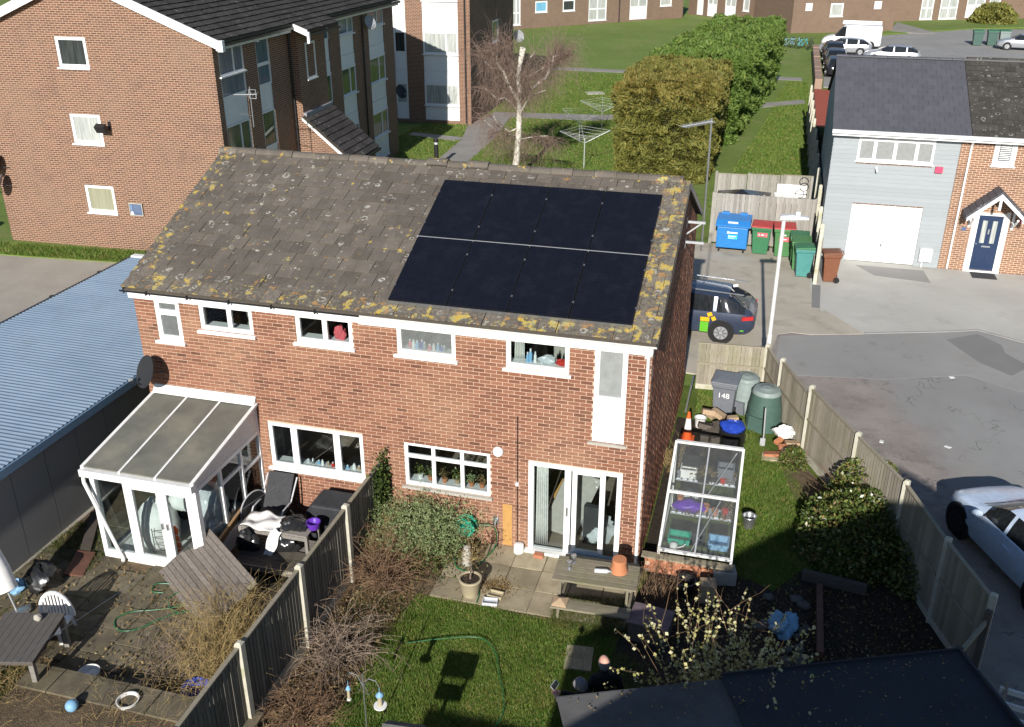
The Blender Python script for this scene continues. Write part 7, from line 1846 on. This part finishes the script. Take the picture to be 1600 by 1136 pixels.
dryer('middle rotary clothes dryer on the lawn beyond the birch', (-8.85, 37.2, 0), 60, 1.3, 1.3)
dryer('farthest rotary clothes dryer on the lawn beside the hedge', (-8.35, 41.3, 0), 10, 1.2, 1.3)
tag(B().obox((-11.0, 53.0, .03), (1.2, 1.0, .05), (0, 0, .4)).build('concrete_slab', M['post']), 'small pale slab set in the far lawn', 'slab')
# sign, floodlight on the flats gable
t = thing('sign', 'dark blue notice board with pale lettering beside the lowest gable window', 'sign', (-21 - .02, 14.27, 0), 2)
B().box(.02, .56, -.04, -.012, 1.40, 1.86).build('frame', M['post'], t)
B().box(.045, .535, -.046, -.0405, 1.425, 1.835).build('board', M['number_blue'], t)
b = B()
for i, (a, w) in enumerate(((.22, .28), (.22, .26), (.24, .24), (.26, .22))): b.box(a, a + w, -.05, -.0465, 1.76 - i * .07, 1.775 - i * .07)
b.box(.08, .15, -.05, -.0465, 1.60, 1.80); b.build('lettering', M['steel_blue'], t)
B().prism([(.07, 1.43), (.20, 1.43), (.16, 1.55), (.10, 1.56)], 'y', -.052, -.0465).build('emblem', M['white'], t)
t = thing('floodlight', 'black floodlight on the flats gable beside the middle window', 'floodlight', (-21.35, 14.27, 4.6), 2)
b = B(); b.obox((-.05, -.3, 0), (.38, .2, .26), (.5, 0, 0)); b.build('housing', M['black'], t); b = B(); b.bar((.1, 0, .02), (0, -.28, .02), .05); b.box(.05, .15, -.03, 0, -.12, .2); b.build('bracket', M['black'], t)

# fuller staging in the greenhouse
for i, (x, y, z, kind, lab) in enumerate(((.98, 1.28, .67, 'p', 'brown pot at the middle of the middle greenhouse staging'), (1.12, 1.34, .67, 'p', 'terracotta pot right of the mullion on the middle greenhouse staging'), (1.2, 2.02, 1.0, 't', 'black seed tray beside the grey bin on the upper greenhouse staging'),
        (1.0, 1.92, 1.0, 't', 'small black tray at the centre of the upper greenhouse staging'), (1.05, .62, .42, 't', 'black tray of dead seedlings between the green and blue trays'), (.95, 1.66, .5, 't', 'long black trough under the upper greenhouse staging'), (1.35, 1.68, .5, 't', 'black trough with dark soil at the right under the upper greenhouse staging'))):
    if kind == 'p':
        b = B(); b.lathe([(.05, 0), (.07, .11), (.075, .13), (.05, .12)], 14, (x, y, z)); tag(b.build('flower_pot', M['terracotta'], smooth=True), lab, 'pot')
    else: crate('seed_tray', lab, (x, y, z), (.24, .2, .09), 'black', cat='tray')
n = 1400; p = np.stack([rng.uniform(.45, 1.65, n), rng.uniform(.9, 2.2, n), np.zeros(n)], 1); p[:, 2] = np.where(p[:, 1] > 1.85, 1.04, .70) + rng.random(n) * .12; p = p[(np.sin(p[:, 0] * 9) > .1)]
t = thing('dried_plants', 'withered brown seedlings spread over the greenhouse staging', 'plants', (0, 0, 0)); soup('leaves', leaves(p, .045, 2), M['dry_leaf'], t)

# leaves and grit lying on the two shed roofs
n = 520; u = rng.uniform(.05, 5.3, n); v = -rng.random(n) ** 1.6 * 2.6; a_ = R(23.5)
px = -.20 + u * math.cos(a_) - v * math.sin(a_); py = -5.98 + u * math.sin(a_) + v * math.cos(a_)
soup('roof_debris', leaves(np.stack([px, py, 2.235 + v * .04 + np.where(u > 2.1, .055, .0)], 1), .035, 1.6, np.array([1, 0, 0]), .6), M['dry_leaf'])
# ------------------------------------------------------------------ vehicles (local +x is the front)
def car(name, label, loc, rz, paint, prof, W, wheels, wr=.32, cat='car', glass_from=None, group=None, livery=None):
    """prof: stations (x, z_sill, z_belt, z_top, half_width_belt, half_width_top); glass where z_top rises above z_belt"""
    t = thing(name, label, cat, loc, rz, group)
    # densify stations
    P = np.array(prof, float); xs = np.linspace(P[0, 0], P[-1, 0], 46)
    S = np.stack([np.interp(xs, P[:, 0], P[:, k]) for k in range(1, 6)], 1)
    for _ in range(1): S[1:-1] = (S[:-2] + 2 * S[1:-1] + S[2:]) / 4
    rings = []
    for x, (zs, zb, zt, wb, wt) in zip(xs, S):
        up = zt - zb
        r = [(0, zs), (wb * .80, zs), (wb * .95, zs + .06), (wb * 1.0, zs + (zb - zs) * .45), (wb * .985, zs + (zb - zs) * .72), (wb * .93, zb - .015), (wb * .90, zb)]
        r += [(wb * .90 + (wt - wb * .90) * f, zb + up * g) for f, g in ((.5, .55), (.92, .93))] + [(wt * .86, zt - .004 if up > .05 else zt), (wt * .45, zt + .012), (0, zt + .02)]
        rings.append([(x, y, z) for y, z in r])
    K = len(rings[0]); body = B(); gl = B()
    for s in (1, -1):
        off = len(body.v); body.v += [(x, y * s, z) for r in rings for x, y, z in r]
        goff = len(gl.v); gl.v += [(x, y * s * 1.004, z + .002) for r in rings for x, y, z in r]
        for i in range(len(rings) - 1):
            up0, up1 = S[i, 2] - S[i, 1], S[i + 1, 2] - S[i + 1, 1]
            for k in range(K - 1):
                q = (i * K + k, i * K + k + 1, (i + 1) * K + k + 1, (i + 1) * K + k)
                g = False
                if k in (6, 7) and min(up0, up1) > .16 and not any(abs(xs[i] - px) < .045 for px in wheels['pillars']): g = True
                if k >= 8 and abs(up1 - up0) > .022 and max(up0, up1) > .12 and wheels['glass'][0] < xs[i] < wheels['glass'][1]: g = True
                if s < 0: q = q[::-1]
                tgt, o_ = (gl, goff) if g else (body, off)
                tgt.f.append(tuple(o_ + v for v in q)); tgt.mi.append(0); tgt.rn.append(0.0)
        for e, rv in ((0, s > 0), (len(rings) - 1, s < 0)):
            f = tuple(off + e * K + k for k in range(K)); body.f.append(f[::-1] if rv else f); body.mi.append(0); body.rn.append(0.0)
    # drop unused glass vertices
    used = sorted({v for f in gl.f for v in f}); mp = {v: i for i, v in enumerate(used)}; gl.v = [gl.v[v] for v in used]; gl.f = [tuple(mp[v] for v in f) for f in gl.f]
    body.build('body', M[paint], t, smooth=True, fix=True)
    gl.build('window_glass', M['car_glass'], t, smooth=True, fix=False)
    for x in wheels['x']:
        for s in (-1, 1):
            wy = (np.interp(x, xs, S[:, 3]) + .004) * s
            B().lathe([(.001, -.10), (wr + .06, -.10), (wr + .06, .006), (.001, .006)] if s > 0 else [(.001, -.006), (wr + .06, -.006), (wr + .06, .10), (.001, .10)], 26, (x, wy, wr + .01), axis='y').build('wheel_arch', M['black'], t)
            w = B(); w.lathe([(wr * .6, -.1), (wr, -.09), (wr, .016), (wr * .62, .022)] if s > 0 else [(wr * .62, -.022), (wr, -.016), (wr, .09), (wr * .6, .1)], 26, (x, wy, wr), axis='y'); wo = w.build('wheel', M['rubber'], t, smooth=True)
            r_ = B(); y0 = wy + s * .022
            r_.lathe([(.001, -.004), (wr * .16, -.004), (wr * .16, .006), (.001, .006)], 12, (x, y0 + s * .01, wr), axis='y'); r_.lathe([(wr * .56, -.006), (wr * .63, -.006), (wr * .63, .006), (wr * .56, .006)], 24, (x, y0 + s * .006, wr), axis='y')
            for k in range(8):
                a = k * math.pi / 4; r_.bar((x + wr * .1 * math.cos(a), y0 + s * .006, wr + wr * .1 * math.sin(a)), (x + wr * .58 * math.cos(a), y0 + s * .006, wr + wr * .58 * math.sin(a)), .045, .012, up=(0, 1, 0))
            r_.build('rim', M['alloy'], wo)
    return t, S, xs
EST = [(-2.28, .42, .78, .80, .62, .5), (-2.20, .30, .88, .92, .80, .62), (-1.95, .26, .92, 1.10, .87, .64), (-1.45, .24, .93, 1.34, .90, .64), (-.4, .22, .92, 1.41, .91, .65), (.35, .22, .91, 1.36, .91, .63), (1.15, .22, .93, .98, .90, .66), (1.75, .24, .84, .88, .86, .66), (2.15, .28, .70, .74, .74, .55), (2.26, .36, .60, .62, .58, .45)]
est, _, _ = car('parked_car', 'dark grey estate car with yellow and green side graphics, half hidden by the house', (-.62, 12.35, .008), 180, 'car_grey', EST, 1.80, {'x': (-1.36, 1.36), 'pillars': (-1.15, -.12, .85), 'glass': (-2.3, 1.3)})
est.rotation_euler = (0, 0, R(178))
for s in (-1,):
    pass
b = B(); b.box(-.98, -.74, .912, .918, .30, .62); b.box(-2.0, -1.75, .84, .845, .4, .44); b.build('green_graphic', M['taxi_green'], est)
b = B(); b.box(-1.0, -.74, .914, .920, .635, .76); b.obox((-1.12, .917, .74), (.12, .006, .12), (0, .5, 0)); b.obox((-1.0, .917, .86), (.14, .006, .12), (0, .4, 0)); b.build('yellow_graphic', M['taxi_yellow'], est)
b = B(); b.box(-1.0, -.70, .915, .921, .62, .635); b.build('dark_band', M['black'], est)
for s in (-1, 1): B().obox((-2.06, s * .76, .80), (.34, .12, .11), (0, 0, s * .42)).build('tail_light', M['lamp_glow'], est)
b = B(); b.bar((-1.9, .60, 1.44), (.3, .60, 1.52), .03); b.bar((-1.9, -.60, 1.44), (.3, -.60, 1.52), .03); b.build('roof_rail', M['steel'], est)
B().obox((-1.6, 0, 1.50), (.14, .05, .07), (0, .3, 0)).build('roof_fin', M['white'], est)
COUPE = [(-2.05, .40, .82, .84, .60, .5), (-1.95, .26, .92, .97, .80, .6), (-1.3, .22, .95, 1.22, .88, .62), (-.5, .20, .93, 1.36, .89, .62), (.25, .20, .91, 1.30, .89, .60), (.95, .20, .88, .93, .89, .66), (1.5, .22, .80, .84, .86, .66), (1.85, .26, .68, .72, .74, .56), (2.02, .34, .56, .58, .52, .4)]
wc, _, _ = car('parked_car', 'white hatchback, blue of the shade mixed into its paint, parked on the road beyond the garden fence, right edge', (6.62, 1.85, 0), 113, 'car_shaded_white', COUPE, 1.78, {'x': (-1.25, 1.30), 'pillars': (-.95, -.1), 'glass': (-2.1, 1.1)}, .33)
wc.location = (6.12 + .92 * .80 + .39 * 1.30 * .0 - (-.39) * 1.30, 2.86 + .39 * .80 - .92 * 1.30, 0)
for s in (-1, 1):
    B().obox((1.78, s * .60, .63), (.24, .15, .10), (0, .30, -s * .45)).build('headlight', M['car_glass'], wc)
    mb = blob((.09, .12, .07), 3, 8, .02); mo = mb.build('door_mirror', M['car_shaded_white'], wc, smooth=True); mo.location = (.62, s * .98, .98)
    B().bar((.58, s * .80, .93), (.62, s * .92, .96), .05, .03).build('mirror_arm', M['black'], wc)
    B().box(-.32, -.14, s * .892 - .012, s * .892 + .012, .74, .77).build('door_handle', M['car_shaded_white'], wc)
b = B()
for s in (1, -1): b.tube([(.98, s * .60, .925), (.90, s * .2, .975), (.93, s * .02, .965)], .009, 5)
b.build('wiper', M['black'], wc)
VAN = [(-2.6, .40, 1.1, 2.0, .93, .82), (-2.5, .30, 1.1, 2.1, .97, .85), (.3, .28, 1.1, 2.12, .98, .85), (.75, .28, 1.1, 2.02, .98, .82), (1.55, .28, 1.08, 1.14, .97, .82), (2.1, .30, .98, 1.04, .93, .76), (2.5, .34, .78, .84, .80, .6), (2.6, .42, .62, .64, .6, .5)]
for o in list(wc.children):
    if o.name.startswith('wheel') and not o.name.startswith('wheel_arch'):
        for c in o.children: c.data.materials[0] = M['dark_grey']  # rims coloured dark to stand for shade in the wheel wells
vn, _, _ = car('van', 'white panel van with a white roof rack on the far parking area', (7.3, 83.6, .02), 176, 'van_white', VAN, 1.96, {'x': (-1.7, 1.7), 'pillars': tuple(np.arange(-2.7, .45, .08)), 'glass': (.7, 1.6)}, .36, 'van')
b = B()
for y in (-.8, .8): b.bar((-2.5, y, 2.28), (.9, y, 2.28), .06, .16)
for x in (-2.0, -.8, .4): b.bar((x, -.8, 2.22), (x, .8, 2.22), .05)
b.build('roof_rack', M['white'], vn)
def simple(label, loc, rz, paint, name='parked_car', prof=EST, group=None):
    return car(name, label, loc, rz, paint, prof, 1.8, {'x': (-1.36, 1.36), 'pillars': (-1.15, -.12, .85), 'glass': (-2.3, 1.3)}, group=group)[0]
simple('silver car parked in front of the white van, mostly behind the grey roof', (6.6, 79.2, .02), 176, 'car_silver')
simple('pale car with dark roof bars just behind the ridge of the grey roof', (10.2, 74.6, .02), 176, 'car_silver')
for i, (y, nm) in enumerate(((76.5, 'farthest'), (71.5, 'middle'), (66.5, 'nearest'))):
    simple(f'black car in the row beside the clad house gable, {nm} of three', (5.55, y, .02), 92, 'car_black', group='black cars in the parking row')
simple('silver car by the green bins, top right corner behind the mossy roof', (22.6, 86.5, .02), 170, 'car_silver')
simple('dark red car at the left edge in front of the flats', (-29.0, 12.3, .03), 96, 'car_red')
# bicycles and blue play frame by the far end of the hedge
def bicycle(label, loc, rz, mat, group):
    t = thing('bicycle', label, 'bicycle', loc, rz, group)
    for x in (-.52, .52): B().tube([(x + .33 * math.cos(a), 0, .34 + .33 * math.sin(a)) for a in np.linspace(0, 2 * math.pi, 17)], .025, 5).build('wheel', M['rubber'], t)
    b = B(); b.tube([(-.52, 0, .34), (-.15, 0, .82), (.40, 0, .80), (-.05, 0, .30), (-.15, 0, .82)], .022, 5); b.tube([(-.52, 0, .34), (-.05, 0, .30)], .018, 5); b.tube([(.52, 0, .34), (.38, 0, .95)], .02, 5); b.build('frame', M[mat], t)
    b = B(); b.tube([(.34, -.28, 1.0), (.38, 0, .97), (.34, .28, 1.0)], .016, 5); b.build('handlebar', M['black'], t); B().box(-.28, -.04, -.06, .06, .88, .93).build('saddle', M['black'], t)
for i, (x, y, a, m_, c) in enumerate(((1.6, 82.4, 20, 'light_blue', 'leftmost pale blue'), (2.3, 82.8, -25, 'light_blue', 'middle pale blue'), (3.0, 82.2, 35, 'sticker_cyan', 'bright cyan right-hand'), (3.7, 81.6, 70, 'dark_grey', 'dark grey'))):
    bicycle(f'{c} bicycle standing at the far end of the green hedge', (x, y, 0), a, m_, 'bicycles at the end of the hedge')
# ------------------------------------------------------------------ small things behind the house windows
def bottles(n, x0, x1, z, y, mats, what, grp, lab, hmin=.10, hmax=.2, start=0):
    for i in range(n):
        x = x0 + (x1 - x0) * (i + .5) / n + random.uniform(-.02, .02); h = random.uniform(hmin, hmax); r = random.uniform(.025, .04)
        m_ = mats[i % len(mats)]
        t = thing(what, f'{ORD[i]} from the left among {lab}', what.replace('_', ' '), (x, y + random.uniform(-.02, .03), z), 0, grp)
        B().lathe([(r, 0), (r, h * .65), (r * .5, h * .8)], 10).build('body', M[m_], t, smooth=True); B().lathe([(r * .5, h * .805), (r * .5, h)], 8).build('cap', M['white'], t)
ORD = ['first', 'second', 'third', 'fourth', 'fifth', 'sixth', 'seventh', 'eighth', 'ninth', 'tenth', 'eleventh', 'twelfth']
def shelf(x0, x1, z): B().box(x0, x1, .122, .34, z - .02, z).build('window_board', M['white'], house)
for (x0, x1, z0, z1) in OPEN[1:5]: shelf(x0 - .04, x1 + .04, z0 + .055)
for (x0, x1, z0, z1) in OPEN[6:8]: shelf(x0 - .04, x1 + .04, z0 + .055)
bottles(10, -4.62, -3.85, 4.066, .20, ('sticker_pink', 'cloth_white', 'light_blue', 'cobalt', 'compost_pale'), 'toiletry_bottle', 'bottles on the bathroom sill', 'bottles on the frosted upstairs sill')
bottles(3, -2.35, -2.1, 4.046, .22, ('light_blue', 'light_blue', 'cloth_white'), 'spray_bottle', 'bottles on the right upstairs sill', 'bottles on the right-hand upstairs sill', .16, .26)
bag('folded_clothes', 'white and grey clothes heaped on the right-hand upstairs sill', 'clothes', (-1.92, .24, 4.046), (.16, .1, .09), 'bag_clear', 91, .2)
bag('folded_clothes', 'red cloth beside the white heap on the right-hand upstairs sill', 'clothes', (-1.66, .24, 4.046), (.10, .08, .06), 'red', 92, .2)
bag('folded_clothes', 'pink cloth on the sill of the second window from the left', 'clothes', (-6.02, .24, 4.066), (.12, .08, .15), 'sticker_pink', 93, .2)
for i, (x, y, m_) in enumerate(((-4.5, .22, 'cloth_white'), (-4.28, .2, 'terracotta'), (-3.98, .2, 'terracotta'), (-3.72, .22, 'cardboard'), (-3.42, .2, 'terracotta'), (-3.2, .2, 'terracotta'))):
    t = thing('houseplant', f'{ORD[i]} potted plant from the left on the kitchen window sill', 'houseplant', (x, y, 1.186), 0, 'plants on the kitchen sill')
    B().lathe([(.04, 0), (.06, .1), (.05, .1)], 12).build('pot', M[m_], t); c = rng.normal(size=(90, 3)) * np.array([.05, .03, .06]) + np.array([0, 0, .19]); soup('leaves', leaves(c, .05, 2), M[('laurel', 'rosemary', 'dry_leaf')[i % 3]], t)
bottles(11, -7.05, -5.8, 1.156, .22, ('bag_clear', 'steel', 'light_blue', 'cloth_white', 'cardboard', 'red'), 'jar', 'jars on the wide ground floor sill', 'glasses and jars on the wide downstairs sill', .07, .15)
def curtain(x0, x1, z0, z1, y, label, mat='curtain', gather=.02):
    n = 16; b = B(); b.grid(lambda u, v: (x0 + (x1 - x0) * (u * (1 - .12 * v) + .06 * v), y + gather * math.sin(u * 34), z0 + (z1 - z0) * v), n * 3, 4)
    o = b.build('curtain', M[mat], smooth=True, fix=False); o.modifiers.new('thickness', 'SOLIDIFY').thickness = .006; return tag(o, label, 'curtain')
curtain(-2.10, -1.86, .06, 2.0, .22, 'cream curtain hanging inside the left of the sliding patio door')
curtain(-2.56, -2.38, 4.0, 4.6, .30, 'pale curtain at the left of the right-hand upstairs window')
tag(B().obox((-1.50, .75, .75), (.7, .04, 1.5), (0, .35, .2)).build('board', M['interior']), 'large beige board leaning inside the patio doorway', 'board')
tag(B().obox((-1.72, .9, .95), (.22, .03, .5), (0, .4, .1)).build('wooden_board', M['ochre']), 'small orange-brown wooden board inside the patio doorway', 'board')
tag(B().box(-1.2, -.9, .5, .62, .02, .9).build('folding_chair_back', M['taxi_yellow'] if False else M['interior_dark']), 'dark chair back seen through the middle glass of the patio door', 'chair')
bag('cushion_pile', 'grey and white things heaped behind the right patio door glass', 'pile', (-.95, .75, .02), (.32, .3, .3), 'bag_clear', 95, .2)
tag(B().box(-.86, -.82, .45, .49, .02, 1.5).build('yellow_pole', M['taxi_yellow']), 'yellow pole standing behind the right patio door glass', 'pole')
# scraps on the road
for i, (x, y) in enumerate(((7.0, 10.68), (4.9, 6.46), (6.4, 6.6))):
    o = B().obox((0, 0, .01), (.14, .09, .015), (.05, .1, .4 + i)).build('litter_scrap', M['paper']); o.location = (x, y, 0); tag(o, ('white scrap of paper on the smooth tarmac, farthest of the three', 'white scrap of paper on the stony tarmac nearest the fence', 'small white scrap on the tarmac between the other two and the white car')[i], 'litter')

# ------------------------------------------------------------------ two people by the shed
def skinned(name, joints, edges, mat, parent, levels=2, root=0):
    me = bpy.data.meshes.new(name); me.from_pydata([j[0] for j in joints], edges, []); me.materials.append(mat)
    o = bpy.data.objects.new(name, me); link(o, parent)
    me.skin_vertices or None
    sk = o.modifiers.new('skin', 'SKIN'); sk.use_smooth_shade = True
    if not me.skin_vertices:
        import bmesh
        bm = bmesh.new(); bm.from_mesh(me); bm.verts.layers.skin.verify(); bm.to_mesh(me); bm.free()
    for i, j in enumerate(joints):
        r = j[1] if isinstance(j[1], tuple) else (j[1], j[1]); me.skin_vertices[0].data[i].radius = r
        me.skin_vertices[0].data[i].use_root = (i == root)
    sb = o.modifiers.new('sub', 'SUBSURF'); sb.levels = sb.render_levels = levels
    dg = bpy.context.evaluated_depsgraph_get(); dg.update()
    m2 = bpy.data.meshes.new_from_object(o.evaluated_get(dg)); m2.name = name
    o.modifiers.clear(); o.data = m2; m2.materials.clear(); m2.materials.append(mat)
    return o
def person(label, loc, rz, h, hair, bald, arms):
    """local frame: facing -y; arms = list of (elbow, wrist) for right (+x) and left (-x)"""
    t = thing('person', label, 'person', loc, rz); k = h / 1.75
    J = [((0, 0, .95), (.15, .11)), ((0, .01, 1.12), (.145, .105)), ((0, .02, 1.32), (.17, .115)), ((0, .01, 1.44), (.09, .08)), ((0, 0, 1.50), .056), ((0, -.01, 1.54), .054)]
    E_ = [(0, 1), (1, 2), (2, 3), (3, 4), (4, 5)]
    for s, (el, wr_) in zip((1, -1), arms):
        a = len(J); J += [((s * .17, .01, 1.40), .075), (el, .055), (wr_, .038)]; E_ += [(2, a), (a, a + 1), (a + 1, a + 2)]
    for s in (1, -1):
        a = len(J); J += [((s * .09, 0, .86), .10), ((s * .10, -.01, .48), .068), ((s * .10, .02, .10), .05), ((s * .11, -.05, .05), .05), ((s * .12, -.16, .035), .035)]; E_ += [(0, a), (a, a + 1), (a + 1, a + 2), (a + 2, a + 3), (a + 3, a + 4)]
    J = [(tuple(c * k for c in j[0]), j[1]) for j in J]
    skinned('body', J, E_, M['jacket'], t)
    # head: one sculpted surface with brow, nose, chin; ears, eyes, mouth, hair
    n, m_ = 22, 28; b = B(); vs = []
    for i in range(n + 1):
        th = math.pi * i / n
        for q in range(m_):
            ph = 2 * math.pi * q / m_; x, y, z = math.sin(th) * math.sin(ph), -math.sin(th) * math.cos(ph), math.cos(th)
            wx, wy, wz = .075, .095, .115
            if z < 0: wx *= 1 - .28 * (-z) ** 1.3; wy *= 1 - .10 * (-z)
            px, py, pz = x * wx, y * wy + (.012 if y > 0 else 0), z * wz
            f = max(0, -y)
            g = math.exp(-((px / .013) ** 2)) * math.exp(-(((pz + .012) / .026) ** 2)) * (f > .3); py -= .024 * g
            py -= .006 * math.exp(-((pz - .030) / .012) ** 2) * (f > .4)
            e = sum(math.exp(-(((px - s * .031) / .014) ** 2 + ((pz - .012) / .012) ** 2)) for s in (-1, 1)) * (f > .3); py += .010 * e
            py -= .008 * math.exp(-((px / .02) ** 2 + ((pz + .092) / .016) ** 2)) * (f > .2)
            vs.append((px, py, pz))
    fs = [(i * m_ + q, i * m_ + (q + 1) % m_, (i + 1) * m_ + (q + 1) % m_, (i + 1) * m_ + q) for i in range(n) for q in range(m_)]
    b.add(vs, fs); hd = b.build('head', M['skin'], t, smooth=True); hd.location = (0, -.02, h - .115); hd.rotation_euler = (.12, 0, 0)
    for s in (-1, 1):
        eb = B().lathe([(.001, -.009), (.010, -.004), (.010, .004), (.001, .009)], 8, (s * .031, -.083, .012), axis='y'); eb.build('eye', M['white'], hd); B().lathe([(.001, -.003), (.005, 0), (.001, .002)], 8, (s * .031, -.0925, .012), axis='y').build('pupil', M['black'], hd)
        ear = blob((.010, .022, .032), 2, 7, .05).build('ear', M['skin'], hd, smooth=True); ear.location = (s * .076, .008, 0)
    B().tube([(-.022, -.086, -.052), (0, -.094, -.050), (.022, -.086, -.052)], .005, 5).build('mouth', M['sticker_pink'], hd)
    hb = B(); vs = []; n2 = 14
    lo, hi = (math.pi * .40, math.pi * .80) if bald else (0.02, math.pi * .72)
    for i in range(n2 + 1):
        for q in range(m_ + 1):
            ph = math.pi * (.36 + 1.28 * q / m_); front = abs(q / m_ - .5) * 2
            th = lo + (hi - lo) * i / n2 * (1 - .35 * front ** 3)
            if not bald: ph = math.pi * (.18 + 1.64 * q / m_)
            x, y, z = math.sin(th) * math.sin(ph), -math.sin(th) * math.cos(ph), math.cos(th)
            k2 = 1.07 + .02 * math.sin(q * 1.9 + i); vs.append((x * .077 * k2, y * .097 * k2 + (.012 if y > 0 else 0), z * .117 * k2))
    fs = [(i * (m_ + 1) + q, i * (m_ + 1) + q + 1, (i + 1) * (m_ + 1) + q + 1, (i + 1) * (m_ + 1) + q) for i in range(n2) for q in range(m_)]
    hb.add(vs, fs); ho = hb.build('hair', M[hair], hd, smooth=True, fix=False)
    # hands: palm and five separate fingers in one skinned mesh
    for s, (el, wr_) in zip((1, -1), arms):
        w = Vector(wr_) * k; d = (w - Vector(el) * k).normalized(); side = d.cross(Vector((0, 0, 1))).normalized(); nrm = side.cross(d)
        inn = -s
        HJ = [(tuple(w - d * .01), .022), (tuple(w + d * .045), (.038, .018)), (tuple(w + d * .08), (.040, .016))]; HE = [(0, 1), (1, 2)]
        for f, (o_, l) in enumerate(((-.030, .062), (-.010, .075), (.010, .070), (.030, .054))):
            a = len(HJ); p0 = w + d * .085 + side * o_; p1 = p0 + d * l * .5 - nrm * .008; p2 = p1 + d * l * .3 - nrm * .022
            HJ += [(tuple(p0), .009), (tuple(p1), .0085), (tuple(p2), .0075)]; HE += [(2, a), (a, a + 1), (a + 1, a + 2)]
        a = len(HJ); p0 = w + d * .03 + side * (.036 * inn * -1); p1 = p0 + d * .035 + side * (.022 * inn * -1) + nrm * .012; p2 = p1 + d * .03 + nrm * .012
        HJ += [(tuple(p0), .012), (tuple(p1), .010), (tuple(p2), .008)]; HE += [(1, a), (a, a + 1), (a + 1, a + 2)]
        skinned('hand', HJ, HE, M['skin'], t, 1)
    return t
pA = person('grey-haired person in dark clothes holding up a phone beside the shed', (-.16, -4.93, 0), -105, 1.64, 'hair_grey', False,
            [((.22, -.16, 1.14), (.09, -.36, 1.26)), ((-.22, -.16, 1.14), (-.07, -.38, 1.24))])
pB = person('bald person in black clothes standing behind the one with the phone', (.10, -4.52, 0), -150, 1.74, 'hair_grey', True,
            [((.27, .02, 1.12), (.24, -.16, .92)), ((-.27, .02, 1.12), (-.24, -.16, .92))])
ph = thing('phone', 'dark phone held in the hands of the grey-haired person', 'phone', (-.575, -4.80, 1.30), -105)
b = B(); b.obox((0, 0, 0), (.16, .012, .085), (R(50), 0, 0)); b.build('case', M['alu'], ph); b = B(); b.obox((0, .0053, .0063), (.145, .006, .072), (R(50), 0, 0)); b.build('screen', M['car_glass'], ph)
